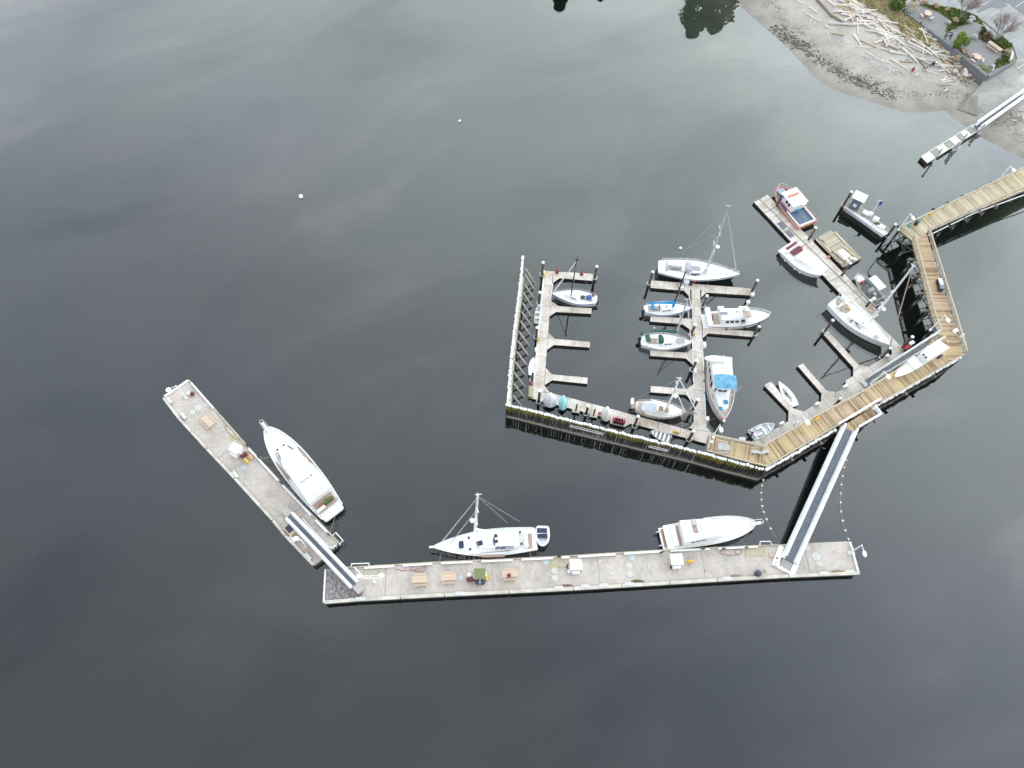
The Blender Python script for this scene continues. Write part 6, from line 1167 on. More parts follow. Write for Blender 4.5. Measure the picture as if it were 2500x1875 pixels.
for x, y, lb in ((590, 240, 'left of two red bollards on the top finger'), (811, 258, 'right of two red bollards on the top finger')):
    p = at('H', x, y, .5); t = thing('hydrant', lb, 'hydrant', p, 0, 'red bollards on the top finger'); MB().cyl((0, 0, 0), .28, .3, 10).build('base', maroon, t); MB().cyl((0, 0, .3), .13, 1.0, 8, r1=.04).build('cone', red, t)
for r, x, y, lb in (('K', 405, 395, 'coiled chain and gear at the float edge by the patrol boat'), ('L', 1240, 945, 'red and white cart beside the pile under the covered gangway')):
    p = at(r, x, y, .5)
    if r == 'L':
        t = thing('hand_cart', lb, 'cart', p, .5); MB().box((0, 0, .3), (1.3, .7, .35)).build('tray', red, t); MB().box((.7, .1, .4), (.9, .5, .5)).build('white_sack', white, t); MB().box((.2, .5, .3), (.8, .4, .5)).build('black_crate', black, t); MB().cyl((-.4, -.35, 0), .25, .12, 10).build('wheel', rubber, t); MB().cyl((.4, -.35, 0), .25, .12, 10).build('wheel', rubber, t)
    else:
        mb = MB(p)
        for k_ in range(3): mb.tube([(p.x + .3 * math.cos(a) + .25 * k_, p.y - .3 * k_ + .25 * math.sin(a), .56 + .05 * k_) for a in [i * math.pi / 5 for i in range(10)]], .05, 5, closed=True)
        tag(mb.build('rope_coil', mat('grey_rope', (.2, .19, .17), .9)), lb, 'rope')
p = at('K', 868, 695, 2.6); o = MB(p).box((p.x, p.y, 2.4), (.6, .08, .7), .7).build('sign', yellow); tag(o, 'small yellow sign fixed on the pile behind the work raft', 'sign')
p = at('K', 397, 478, .5); o = MB(p).ball((p.x, p.y, .62), .18, 10, 6).build('ball_float', white); tag(o, 'white ball lying on the slanting float', 'buoy')
p = at('K', 1052, 1022, .6); o = MB(p).ball((p.x, p.y, .55), .28, 10, 8).build('ball_float', mat('coral_float', (.55, .22, .2), .6)); tag(o, 'pink ball fender between slanting float and work raft', 'fender')
# dinghies stored upright, bow up, at the edge of the south float
def upright(label, r, base, top, w, m, rim):
    p = G(r, *base, .55); h = max(2.2, (topz(p, r, *top) - .55) * .72); t = thing('stored_dinghy', label, 'dinghy', p, 0, 'dinghies standing on end along the south float'); rings = []; rr = []
    n = 12
    for i in range(n + 1):
        u = i / n; hw = w / 2 * (.86 + .14 * math.sin(math.pi / 2 * min(1, u / .3))) * (max(0, 1 - max(0, (u - .3) / .7) ** 1.7)) ** .8; hw = max(hw, .02); d = .42 * (1 - .6 * u ** 3)
        z = u * h; rings.append([(-hw, .25, z), (-hw * .85, -.02 - d * .3, z), (-hw * .45, -d * .8, z), (0, -d - .1, z), (hw * .45, -d * .8, z), (hw * .85, -.02 - d * .3, z), (hw, .25, z)]); rr.append((hw, z))
    t.rotation_euler = (-.38, 0, 0)
    MB().loft(rings, 0).build('hull', m, t); MB().tube([(-a, .25, z) for a, z in rr] + [(a, .25, z) for a, z in rr[::-1]], .06, 5).build('gunwale', rim, t); MB().tube([(0, -.5 + .25 * (i / n) ** 3, h * i / n) for i in range(n + 1)], .03, 4).build('keel', offwhite, t)
upright('widest pale grey dinghy stored upright at the left end of the south float', 'f', (1032, 905), (1058, 680), 1.95, mat('pearl_hull', (.74, .75, .8), .5), white); upright('turquoise dinghy stored upright on the south float', 'f', (1345, 970), (1385, 740), 1.25, turq, turq); upright('cream white dinghy stored upright left of the maroon carts', 'Q', (1148, 325), (1160, 245), 1.45, mat('cream_hull', (.78, .77, .72), .5), white)
for base, top, lb in (((1665, 1035), (1695, 880), 'left of two little mooring posts off the south float'), ((2100, 1150), (2138, 1000), 'right of two little mooring posts off the south float')):
    p = G('f', *base, .4); zt = topz(p, 'f', *top); t = thing('mooring_post', lb, 'post', (p.x, p.y, 0), 0, 'little mooring posts'); MB().tube([(0, 0, -1), (0, 0, zt)], .12, 8).build('post', rustpost, t); MB().box((0, -.1, .35), (1.1, .45, .15), -.15).build('step', mat('cream_step', (.45, .42, .33), .7) if 'cream_step' not in bpy.data.materials else bpy.data.materials['cream_step'], t)
for r, x, y, sz, m_, lb, nm in (('g', 465, 1465, (.75, 1.9, .7), mat('olive_float', (.35, .34, .2), .7), 'olive cream float block at the lower left corner of the west float', 'float_block'), ('g', 560, 620, (.3, .75, .4), offwhite, 'small cream fender left of the west float', 'fender'), ('g', 498, 1310, (.35, .9, .5), mat('magenta_fender', (.45, .08, .2), .5), 'magenta fender at the left edge of the west float', 'fender'), ('Q', 1090, 268, (.7, .5, .4), mat('rust_red', (.35, .08, .06), .7), 'rusty red winch left of the cream upright dinghy', 'winch')):
    p = at(r, x, y, .4); o = MB(p).box((p.x, p.y, -.05 if nm == 'float_block' else .3), sz).build(nm, m_, bevel=.12); tag(o, lb, nm.replace('_', ' '))
# buoys
for r, x, y, rad, lb in (('Z', 1122, 295, .24, 'lone white mooring buoy, upper middle of the open water'), ('Z', 734.5, 480, .36, 'lone white mooring buoy, left part of the open water'), ('I', 578, 652, .25, 'white mooring buoy above the navy hulled sloop'), ('J', 385, 475, .15, 'white ball float between the blue and green sloops'), ('I', 1482, 1240, .42, 'round white buoy at the right end of the crossbar head')):
    p = G(r, x, y, .1); t = thing('mooring_buoy', lb, 'buoy', (p.x, p.y, 0), 0, 'white mooring buoys'); MB().ball((0, 0, rad * .35), rad, 14, 10).build('ball', white, t, smooth=True); MB().tube([(0, 0, rad), (0, 0, rad * 1.7)], .03, 5).build('eye', alum, t)
def floatline(label, L, r='F'):
    P = [G(r, x, y, .05) for x, y in L]; t = thing('float_line', label, 'float line', P[0], 0, 'lines of small floats'); MB(P[0]).tube([p - Vector((0, 0, .02)) for p in P], .03, 4).build('line', rope, t)
    for p in P[:-1]: MB(P[0]).ball(p, .16, 8, 6).build('float', floatyellow, t)
floatline('curved line of small cream floats left of the big gangway', [(418, 633), (405, 683), (399, 748), (400, 812), (408, 868), (422, 922), (447, 988), (484, 1072), (570, 1212)]); floatline('curved line of small cream floats right of the big gangway', [(1182, 380), (1163, 453), (1146, 521), (1131, 600), (1120, 675), (1114, 755), (1112, 836), (1118, 918), (1132, 1001), (1155, 1088), (1184, 1168), (1190, 1185)])
p = G('a', 1985, 370, 1.0); 
for i, (x, y) in enumerate(((1975, 290), (1945, 330), (1985, 385), (2010, 430))):
    q = G('a', x, y, 2.6); o = MB(q).box((q.x, q.y, 2.4), (.45, .35, .3), .6 * i).build('bracket_box', white, bevel=.05); tag(o, ['uppermost white box bracketed outside the east boardwalk rail', 'second white box bracketed outside the east boardwalk rail', 'third white box bracketed outside the east boardwalk rail', 'lowest white box bracketed outside the east boardwalk rail'][i], 'box', 'white boxes bracketed outside the boardwalk')
o = MB(G('a', 1985, 370, 2.3)).tube([G('a', 1900, 330, 2.6), G('a', 1985, 370, 2.5), G('a', 1995, 480, 2.5)], .06, 5).build('bracket', whitepaint); tag(o, 'white pipe bracket carrying boxes outside the east boardwalk rail', 'bracket')
# ------------------------------------------------------------------ shore park, ramp, parking
ZK = 3.0
def sheet(name, r, L, z, m, uv=None, th=.5):
    P = pts(r, L, z); o = MB((*cen(P)[:2], z)).prism(P, z - th, z).build(name, m, uvdir=uv or (1, 0)); o['kind'] = 'structure'; return o
asph = mat('grey_gravel', (.19, .185, .185), .95, .25, 3, detail=8, col2=(.27, .265, .26)); park_grass = mat('park_turf', (.06, .085, .015), .95, .3, 2, col2=(.14, .16, .05)); bark = mat('bark_mulch', (.09, .07, .05), .95, .4, 3, col2=(.16, .12, .08))
lot = concrete_mat('parking_concrete', (.33, .33, .32), 7.0, stain=(.72, .74, .76), stainamt=.8)
tar = mat('dark_wet_asphalt', (.15, .155, .165), .7, .2, 1.5)
sheet('parking_lot', 'P', [(560, -40), (-100, -900), (3600, -900), (3600, 900), (2080, 960), (2110, 900), (2050, 720), (1600, 330), (1300, 180), (640, 60)], ZK - .02, lot, dirv('P', (1300, 180), (2100, 700)))
sheet('road', 'P', [(1870, 0), (1990, 60), (2150, 180), (3000, 700), (3600, 400), (2600, -700), (1500, -600)], ZK + .02, tar, th=.03)
sheet('wet_patch', 'P', [(1460, 200), (1540, 120), (1700, 20), (1780, -60), (1900, 20), (1960, 90), (1860, 130), (1700, 110), (1560, 180)], ZK + .004, tar, th=.02)
ramp_pts = [('P', 1650, 1180, ZK - .02), ('P', 2080, 960, ZK - .02), ('P', 3200, 400, ZK - .02), ('P', 3300, 900, ZK - .02), ('N', 1330, 210, 2.4), ('N', 985, 465, .35), ('N', 860, 400, .1), ('N', 700, 330, .15), ('N', 840, 190, 1.2)]
V = [G(r, x, y, z) for r, x, y, z in ramp_pts]
rm = concrete_mat('ramp_concrete', (.36, .35, .325), 4.0, stain=(.8, .78, .74)); orr = V[0].copy()
mb = MB(orr); mb.add([v + Vector((0, 0, .06)) for v in V], [(0, 1, 2, 3, 4, 8), (8, 4, 5, 6, 7)]); o = mb.build('boat_ramp', rm, uvdir=(V[0] - V[8])[:2]); o['kind'] = 'structure'
V2 = [G('N', *q) for q in ((830, 195, 1.25), (940, 215, 1.25), (990, 290, .95), (880, 385, .35), (700, 330, .2))]; mb = MB(V2[0]); mb.add([v + Vector((0, 0, .09)) for v in V2], [(4, 3, 2, 1, 0)]); o = mb.build('wet_ramp_patch', mat('wet_ramp', (.20, .185, .16), .6, .2, 1.2)); o['kind'] = 'structure'
sheet('park_path', 'P', [(360, 150), (420, 60), (640, 60), (1000, 150), (1400, 230), (1600, 420), (1900, 620), (2030, 760), (2060, 960), (1650, 1190), (1130, 730), (620, 340)], ZK + .02, asph)
P = [q for q in ((150, -60), (360, 165), (620, 355), (1130, 745), (1650, 1185), (2060, 960))]
Pw = pts('P', P, ZK + .2); t = thing('retaining_wall', 'dark grey park retaining wall above the driftwood with a pointed corner', 'wall', (*Pw[4], 0)); mb = MB(t.location)
for a, b in zip(Pw, Pw[1:]):
    a, b = Vector(a), Vector(b); c = (a + b) / 2; d = b - a; mb.box((c.x, c.y, 1.2), (d.length + .3, .45, ZK - .95), math.atan2(d.y, d.x))
mb.build('wall', mat('wall_grey', (.16, .17, .18), .85, .2, 2), t)
MB(t.location)
for L, nm, lbm in (([(600, 60), (880, 80), (1180, 130), (1480, 240), (1600, 390), (1440, 330), (1200, 400), (1030, 500), (990, 480), (1060, 300), (900, 190), (640, 100)], 'grass_bed', park_grass), ([(1720, 650), (1880, 560), (2030, 700), (2020, 760), (1880, 830), (1820, 750)], 'grass_bed', park_grass), ([(1470, 560), (1560, 470), (1740, 540), (1760, 640), (1720, 680), (1500, 600)], 'mulch_bed', bark), ([(1740, 980), (1880, 910), (1900, 830), (2060, 940), (1760, 1070)], 'grass_bed', park_grass), ([(1140, 720), (1290, 740), (1380, 890), (1340, 900), (1230, 800)], 'mulch_bed', bark), ([(1500, 990), (1620, 1010), (1720, 1100), (1650, 1140)], 'grass_bed', park_grass)):
    sheet(nm, 'P', L, ZK + .06, lbm, th=.06)
grassM = [mat('grass_blades', (.07, .11, .012), .9, .2, 2), mat('dry_grass_blades', (.52, .44, .26), .9, .2, 2), mat('green_dry_blades', (.34, .34, .15), .9, .2, 2)]
def tuft(mb, x, y, z, n, h, spread, mi=0, w=.05):
    for _ in range(n):
        a = random.uniform(0, 6.283); l = random.uniform(.3, 1) * spread; hh = h * random.uniform(.5, 1); dx, dy = math.cos(a), math.sin(a)
        bx, by = x + dx * .08, y + dy * .08; k = (-dy * w, dx * w)
        mb.add([(bx - k[0], by - k[1], z), (bx + k[0], by + k[1], z), (bx + dx * l * .6 + k[0] * .8, by + dy * l * .6 + k[1] * .8, z + hh * .8), (bx + dx * l, by + dy * l, z + hh * .6)], [(0, 1, 2), (0, 2, 3)], mi)
def sample(r, L, n, z):
    P = pts(r, L, z); xs = [p[0] for p in P]; ys = [p[1] for p in P]; out_ = []
    while len(out_) < n:
        x, y = random.uniform(min(xs), max(xs)), random.uniform(min(ys), max(ys))
        if inside(np.array([x]), np.array([y]), P)[0]: out_.append((x, y))
    return out_
mb = MB(G('O', 1150, 120, 2.5))
for L, n in (([(850, -60), (1220, -60), (1345, 110), (1560, 290), (1650, 370), (1560, 350), (1300, 240), (1180, 130), (1000, 40)], 1500), ([(1560, 330), (1700, 380), (1850, 470), (1800, 480), (1650, 430)], 220), ([(1250, 230), (1520, 310), (1500, 370), (1350, 300)], 160)):
    for x, y in sample('O', L, n, 2.5): tuft(mb, x, y, ground_z(x, y), 7, .5, .55, random.choice((0, 0, 1)))
o = mb.build('dune_grass', [grassM[1], grassM[2]]); tag(o, 'dry tan and green dune grass along the park wall above the driftwood', 'grass', kind='stuff')
mb = MB(G('P', 1500, 500, 3))
for L, n in (([(600, 60), (1180, 130), (1480, 240), (1600, 390), (1440, 330), (1030, 500), (1060, 300), (900, 190)], 700), ([(1720, 650), (1880, 560), (2030, 700), (1880, 830)], 300), ([(1740, 980), (1900, 830), (2060, 940), (1760, 1070)], 200)):
    for x, y in sample('P', L, n, ZK): tuft(mb, x, y, ZK + .06, 6, .2, .2, 0, .04)
o = mb.build('park_grass', [grassM[0]]); tag(o, 'short bright green grass in the park beds', 'grass', kind='stuff')
# wrack and pebbles
mb = MB(G('O', 700, 450, .5)); wp = [(330, 200), (430, 280), (540, 330), (600, 390), (700, 470), (790, 510), (880, 560), (960, 600), (1060, 650), (1250, 740)]
for _ in range(520):
    i = random.randrange(len(wp) - 1); f = random.random(); s_ = abs(random.gauss(0, 1)); x = wp[i][0] + (wp[i + 1][0] - wp[i][0]) * f + random.gauss(0, 24); y = wp[i][1] + (wp[i + 1][1] - wp[i][1]) * f + random.gauss(0, 22)
    p = T('O', x, y); a = random.gauss(-.7, .6); l = random.uniform(.15, .8); mb.box((p.x, p.y, p.z + .02), (l, random.uniform(.05, .22), .05), a)
o = mb.build('wrack_line', mat('dark_seaweed', (.11, .09, .07), .9, .4, 3)); tag(o, 'dark line of seaweed and twigs left by the tide along the beach', 'wrack', kind='stuff')
# ------------------------------------------------------------------ driftwood
logM = [mat('bleached_log', (.58, .53, .48), .85, .2, 2, stretch=(.6, 6, 6), col2=(.80, .75, .69)), mat('grey_log', (.42, .40, .39), .85, .2, 2, stretch=(.6, 6, 6), col2=(.62, .60, .58)), mat('tan_log', (.42, .32, .21), .85, .2, 2, stretch=(.6, 6, 6), col2=(.52, .42, .30)), mat('dark_log', (.16, .12, .09), .85, .3, 2, stretch=(.6, 6, 6), col2=(.28, .22, .17))]
base_logs = {}
def log_mesh(k, mi):
    if (k, mi) in base_logs: return base_logs[(k, mi)]
    rnd = random.Random(k); n = 8; Pn = []
    mbx = MB(); rings = []
    for i in range(n + 1):
        x = -.5 + i / n; bend = .03 * math.sin(x * 4 + k); rr = (1 - .35 * (i / n)) * (1.15 if i == 0 else 1) * rnd.uniform(.9, 1.08)
        rings.append([(x, bend * 3 + .5 * rr * math.cos(a), .5 * rr * math.sin(a)) for a in [j * math.pi / 4 + .2 * k for j in range(8)]])
    mbx.loft([[(x, y, z) for x, y, z in r] for r in rings]); o = mbx.build('driftwood_log', logM[mi]); me = o.data; bpy.data.objects.remove(o); base_logs[(k, mi)] = me; return me
def driftlog(a, b, w, mi, label, group, lift=0.0, name='driftwood_log'):
    c = (a + b) / 2; d = b - a; L = d.length; o = bpy.data.objects.new(name, log_mesh(random.randrange(4), mi)); C.objects.link(o)
    o.location = (c.x, c.y, c.z + w * .38 + lift); o.scale = (L, w, w); o.rotation_euler = (0, -math.asin(max(-.4, min(.4, d.z / max(L, .01)))), math.atan2(d.y, d.x)); tag(o, label, 'driftwood', group); return o
big = [('O', 655, 0, 760, 120, .55, 3), ('O', 760, 120, 850, 170, .5, 3), ('O', 745, 178, 940, 195, .55, 1), ('O', 720, 195, 755, 218, .3, 0), ('O', 820, 5, 905, 55, .6, 1), ('O', 910, 40, 1010, 120, .45, 1), ('O', 860, 160, 945, 120, .4, 0), ('O', 930, 265, 990, 345, .45, 0), ('O', 975, 305, 1105, 362, .42, 2), ('O', 968, 352, 1060, 362, .3, 0), ('O', 778, 250, 855, 268, .4, 2), ('O', 1020, 388, 1135, 458, .22, 0),
       ('O', 960, 140, 965, 255, .3, 0), ('O', 975, 130, 1080, 240, .35, 0), ('O', 1090, 195, 1160, 255, .5, 1), ('O', 1120, 165, 1215, 215, .5, 1), ('O', 1140, 265, 1310, 300, .35, 0), ('O', 1200, 310, 1420, 265, .3, 0), ('O', 1175, 335, 1270, 372, .6, 1), ('O', 1270, 320, 1480, 405, .42, 1), ('O', 1330, 320, 1490, 400, .6, 1), ('O', 1460, 220, 1590, 320, .6, 1), ('O', 1500, 235, 1600, 300, .4, 0),
       ('O', 1590, 320, 1660, 360, .5, 0), ('O', 1590, 385, 1695, 410, .45, 1), ('O', 1570, 420, 1675, 440, .55, 1), ('O', 1490, 370, 1535, 350, .4, 0), ('O', 1280, 462, 1385, 468, .42, 2), ('O', 1400, 440, 1470, 505, .25, 3), ('O', 1210, 445, 1335, 520, .3, 0), ('O', 1565, 635, 1665, 640, .35, 2), ('O', 1580, 608, 1740, 585, .3, 0), ('O', 1590, 622, 1700, 602, .3, 0), ('O', 1690, 645, 1740, 600, .2, 0), ('O', 1610, 690, 1635, 675, .4, 0),
       ('O', 1430, 520, 1660, 585, .16, 0), ('O', 1675, 520, 1735, 530, .7, 3), ('O', 580, 105, 680, 165, .25, 0), ('O', 600, 55, 660, 100, .3, 0), ('O', 500, 0, 560, 35, .25, 0), ('O', 1290, 540, 1330, 582, .2, 1), ('O', 1310, 200, 1380, 250, .35, 0), ('j', 1100, 700, 1000, 790, .3, 0), ('j', 340, 660, 430, 595, .22, 0), ('O', 1765, 530, 1775, 585, .8, 0), ('O', 730, 0, 800, 60, .4, 0), ('O', 790, 75, 880, 108, .5, 1), ('O', 1700, 80 + 400, 1760, 560, .3, 2)]
for r, x0, y0, x1, y1, w, mi in big:
    lab = ['long bleached driftwood log lying on the sand above the tide line', 'thick grey driftwood log lying among the beach logs', 'tan honey coloured driftwood log on the sand', 'dark brown weathered driftwood log on the beach'][mi]
    a, b = T(r, x0, y0), T(r, x1, y1); driftlog(a, b, w, mi, lab, ['long bleached beach logs', 'thick grey beach logs', 'tan beach logs', 'dark beach logs'][mi])
def scatter(r, poly, n, ang, sd, l0, l1, w0, w1, label, group, mis=(0, 0, 0, 1, 2), lift=.25, name='driftwood_stick'):
    P = sample(r, poly, n, 2.0)
    for x, y in P:
        a = math.radians(random.gauss(ang, sd)); l = random.uniform(l0, l1); dx, dy = math.cos(a) * l / 2, math.sin(a) * l / 2
        A = Vector((x - dx, y - dy, ground_z(x - dx, y - dy))); Bv = Vector((x + dx, y + dy, ground_z(x + dx, y + dy))); driftlog(A, Bv, random.uniform(w0, w1), random.choice(mis), label, group, random.uniform(0, lift), name)
scatter('O', [(780, -20), (900, 0), (1050, 120), (1200, 200), (1230, 250), (1100, 270), (1000, 190), (900, 150), (830, 80)], 60, -38, 22, 1.5, 5, .18, .42, 'bleached driftwood piece in the upper heap left of the dune grass', 'driftwood heap by the dune grass')
scatter('O', [(1100, 250), (1450, 250), (1700, 400), (1900, 520), (1860, 560), (1500, 470), (1180, 370)], 95, -30, 25, 1.2, 5, .15, .45, 'pale driftwood piece in the long band below the park wall', 'driftwood band below the park wall')
scatter('O', [(1660, 450), (1840, 480), (1920, 570), (1800, 600), (1680, 560)], 75, 20, 60, .6, 2.4, .08, .22, 'small bleached stick in the tangle at the wall corner', 'stick tangle at the wall corner', (0, 0, 2, 3), .5)
scatter('O', [(560, 60), (700, 150), (950, 300), (1350, 520), (1200, 520), (850, 330), (600, 150)], 22, -40, 30, .8, 2.6, .08, .2, 'thin pale stick lying alone on the open sand', 'lone sticks on the sand', (0, 1), 0)
scatter('N', [(1225, 300), (1330, 280), (1380, 420), (1240, 400)], 20, -20, 40, .6, 2.0, .08, .2, 'bleached stick in the pile right of the shore gangway', 'stick pile right of the shore gangway', (0, 0, 3), .3)
# ------------------------------------------------------------------ park furniture and plants
def round_table(label, r, x, y):
    p = at(r, x, y, ZK + .5); p.z = ZK + .02; t = thing('round_picnic_table', label, 'picnic table', p, random.uniform(0, 3), 'octagonal tables in the park'); MB().cyl((0, 0, .72), .72, .07, 8).build('tabletop', salmon, t); MB().cyl((0, 0, 0), .1, .72, 8).build('pedestal', timberdark, t)
    for k in range(3): a = k * 2.094 + .5; MB().box((1.1 * math.cos(a), 1.1 * math.sin(a), .42), (.38, 1.0, .07), a).box((.9 * math.cos(a), .9 * math.sin(a), 0), (.1, .1, .42), a).build('seat', salmon, t)
round_table('salmon octagonal picnic table near the white flowering shrub', 'P', 722, 225); round_table('salmon octagonal picnic table near the park wall corner', 'P', 1490, 895)
picnic('long tan picnic table on the gravel near the lower bare tree', 'P', 1735, 760, ZK + .02, px_ang('P', (1690, 690), (1830, 790), 3.5), 3.0, tan, None)
t = thing('stair_frame', 'black metal stair frame at the gap in the park wall', 'frame', at('P', 1020, 620, ZK)); mb = MB()
for s in (-.5, .5): mb.tube([(s, 0, -.5), (s, 0, 1.0), (s + .3, .9, 1.0), (s + .3, .9, 0)], .09, 5)
mb.tube([(-.5, 0, 1), (.5, 0, 1)], .09, 5).tube([(-.2, .9, 1), (.8, .9, 1)], .09, 5).build('frame', black, t)
def boulder(label, r, x, y, s, sc=(1, 1, .7)):
    p = at(r, x, y, ZK + .3); o = MB(p).ball((p.x, p.y, ZK + s * .4), s * .85, 7, 5, sc=sc, jit=.22, seed=int(x)).build('boulder', mat('boulder_grey', (.22, .23, .23), .9, .2, 2, col2=(.48, .48, .46)) if 'boulder_grey' not in bpy.data.materials else bpy.data.materials['boulder_grey']); tag(o, label, 'boulder', 'boulders in the park')
for lb, x, y, s in (('grey boulder at the left edge of the grass island', 1048, 340, .62), ('upright boulder at the top right of the grass island', 1415, 285, .75), ('white boulder beside the upright one on the grass island', 1380, 325, .65), ('white boulder at the mulch bed left end', 1445, 570, .8), ('pale boulder behind the mulch bed by the dark shrub', 1700, 485, .6), ('pale boulder left of the lower octagonal table', 1410, 850, .5), ('speckled grey boulder near the lower park corner', 1725, 1010, .6), ('small boulder above the mulch bed', 1630, 455, .45)): boulder(lb, 'P', x, y, s)
leafA = mat('bright_leaf', (.09, .17, .01), .8, .3, 4, col2=(.18, .26, .03)); leafB = mat('dark_leaf', (.015, .04, .012), .8, .4, 4, col2=(.05, .09, .03)); leafC = mat('tan_leaf', (.40, .30, .17), .9, .3, 4, col2=(.58, .46, .29)); blossom = mat('white_blossom', (.62, .62, .52), .8, .1, 4); twigM = mat('pinkish_twig', (.25, .19, .18), .9, .2, 4, col2=(.36, .28, .26)); brownleaf = mat('brown_heather', (.12, .06, .04), .9, .3, 4)
def bush(label, r, x, y, rad, h, m, n=500, leaf=.16, name='shrub', cat='shrub', m2=None, lobes=5, base_z=None, group=None):
    p = at(r, x, y, ZK + h * .4); z0 = ZK if base_z is None else base_z; t = thing(name, label, cat, (p.x, p.y, z0), 0, group); mb = MB(); rnd = random.Random(int(x * 7 + y))
    lb = [(rnd.uniform(-.5, .5) * rad, rnd.uniform(-.5, .5) * rad, rnd.uniform(.3, .75) * h, rnd.uniform(.4, .65)) for _ in range(lobes)]
    for _ in range(n):
        c = rnd.choice(lb); v = Vector((rnd.gauss(0, 1), rnd.gauss(0, 1), rnd.gauss(0, 1))).normalized() * rnd.uniform(.55, 1) ; q = Vector((c[0] + v.x * rad * c[3], c[1] + v.y * rad * c[3], max(.03, c[2] + v.z * h * .38)))
        a = Vector((rnd.gauss(0, 1), rnd.gauss(0, 1), rnd.gauss(0, 1))).normalized() * leaf; b = a.cross(v).normalized() * leaf * .6; mb.add([q - a, q - b, q + a, q + b], [(0, 1, 2, 3)], 1 if m2 and rnd.random() < .45 else 0)
    mb.build('foliage', [m, m2] if m2 else m, t); st = MB()
    for k in range(4): c = lb[k % len(lb)]; st.tube([(0, 0, 0), (c[0] * .7, c[1] * .7, c[2])], .04, 4)
    st.build('stem', timberdark, t); return t
bush('bright green feathery bush above the lower octagonal table', 'P', 1250, 650, 1.6, 2.6, leafA, 1500, .16, lobes=7); bush('large dark green hedge cut by the top edge of the park', 'P', 300, 60, 2.0, 2.2, leafB, 1600, .2, m2=leafA, lobes=8, name='hedge', cat='hedge'); bush('bright green bush beside the dark hedge at the park top', 'P', 520, -10, 1.5, 1.8, leafA, 900, .18, lobes=5)
bush('white flowering shrub at the top left of the park', 'P', 505, 110, 1.3, 2.0, blossom, 420, .12, m2=leafC, lobes=6, name='flowering_shrub'); bush('dark round shrub behind the brown mulch bed', 'P', 1565, 480, .8, 1.0, leafB, 350, .14); bush('reddish brown low heather on the mulch bed', 'P', 1630, 600, 1.5, .5, brownleaf, 700, .14, m2=leafB); bush('dark green shrub on the grass island below the bare tree', 'P', 1260, 345, .9, .9, leafB, 400, .14, m2=brownleaf)
bush('dark shrub by the white curved bench at the right of the park', 'P', 1940, 880, .8, 1.0, leafB, 350, .14, m2=leafA); bush('mid green shrub on the right grass bed', 'P', 1880, 680, .9, .6, leafB, 400, .14, m2=leafA)
for lb, x, y, s in (('upper left tan grass mound near the park path top', 700, 55, .85), ('broad tan grass mound second from the left', 825, 85, 1.0), ('small tan grass mound on the green strip', 1015, 150, .75), ('upright tan grass clump on the grass island', 1140, 310, .95), ('tan grass clump right of the park by the dark shrub', 1965, 790, .8), ('tan grass clump along the park wall below the bright bush', 1280, 790, .7), ('tan straw clump in the lower park corner', 1610, 1040, .6), ('tan straw clump right of the white curved bench', 2010, 930, .7), ('tan scrub beyond the wall left of the stick tangle', 1180, 900, .9)):
    bush(lb, 'P', x, y, s, s * .9, leafC, int(420 * s), .12, 'grass_clump', 'ornamental grass', lobes=4, group='tan grass clumps in the park')
def bare_tree(label, r, x, y, h, spread, seed, z0=ZK):
    p = at(r, x, y, z0); t = thing('bare_tree', label, 'tree', p, 0, 'bare twiggy trees in the park'); rnd = random.Random(seed); tr_ = MB(); cr = MB()
    for k in range(6):
        a = k * 1.047 + rnd.uniform(-.3, .3); m1 = Vector((math.cos(a) * spread * .25, math.sin(a) * spread * .25, h * .4)); tr_.tube([(0, 0, 0), m1], .07, 5, r1=.04)
        for j in range(5):
            a2 = a + rnd.uniform(-.9, .9); m2_ = m1 + Vector((math.cos(a2) * spread * .35, math.sin(a2) * spread * .35, h * .3)); tr_.tube([m1, m2_], .035, 4, r1=.02)
            for q in range(9):
                v = Vector((rnd.gauss(math.cos(a2) * .4, .5), rnd.gauss(math.sin(a2) * .4, .5), rnd.uniform(.4, 1))).normalized(); e = m2_ + v * h * rnd.uniform(.2, .42); cr.tube([m2_.lerp(m1, rnd.uniform(0, .6)), e], .018, 3, r1=.012)
                for w in range(2): s_ = m2_.lerp(e, rnd.uniform(.3, .9)); cr.tube([s_, s_ + (v + Vector((rnd.gauss(0, .5), rnd.gauss(0, .5), 0))) * .4], .012, 3)
    tr_.build('trunk', mat('grey_bark', (.28, .26, .25), .9, .2, 3) if 'grey_bark' not in bpy.data.materials else bpy.data.materials['grey_bark'], t); cr.build('crown', twigM, t)
bare_tree('greyish bare tree on the upper grass island', 'P', 1215, 290, 5.0, 2.6, 3); bare_tree('pinkish bare tree rising from the right grass bed', 'P', 1765, 630, 4.6, 2.5, 8)
P = [G('P', x, y, ZK + .5) for x, y in ((2020, 800), (2035, 830), (2025, 880), (2000, 925))]; t = thing('curved_bench', 'white curved bench at the right edge of the park', 'bench', (P[0].x, P[0].y, ZK)); MB(t.location).tube(P, .2, 6).build('seat', white, t); MB(t.location).tube([P[0], P[0] - Vector((0, 0, .5))], .06, 5).tube([P[-1], P[-1] - Vector((0, 0, .5))], .06, 5).build('leg', alum, t)
plankpx('P', (1720, 1090), (1755, 1035), ZK + .1, .12, offwhite, 'short pale stick leaning in the lower park corner', 'stick', 'driftwood'); 
o = MB(G('P', 2110, 1055, ZK)).tube([G('P', 2105, 1060, ZK - .01), G('P', 2300, 930, ZK - .01)], .05, 4).build('painted_line', whitepaint); tag(o, 'thin white painted line on the ramp right of the wall corner', 'marking')
o = MB(G('P', 2070, 115, ZK)).tube([G('P', 2075, 115, ZK + .02), G('P', 2260, -15, ZK + .02)], .07, 4).build('painted_line', mat('cream_line', (.55, .53, .42), .8)); tag(o, 'cream parking line on the dark road in the top right corner', 'marking')
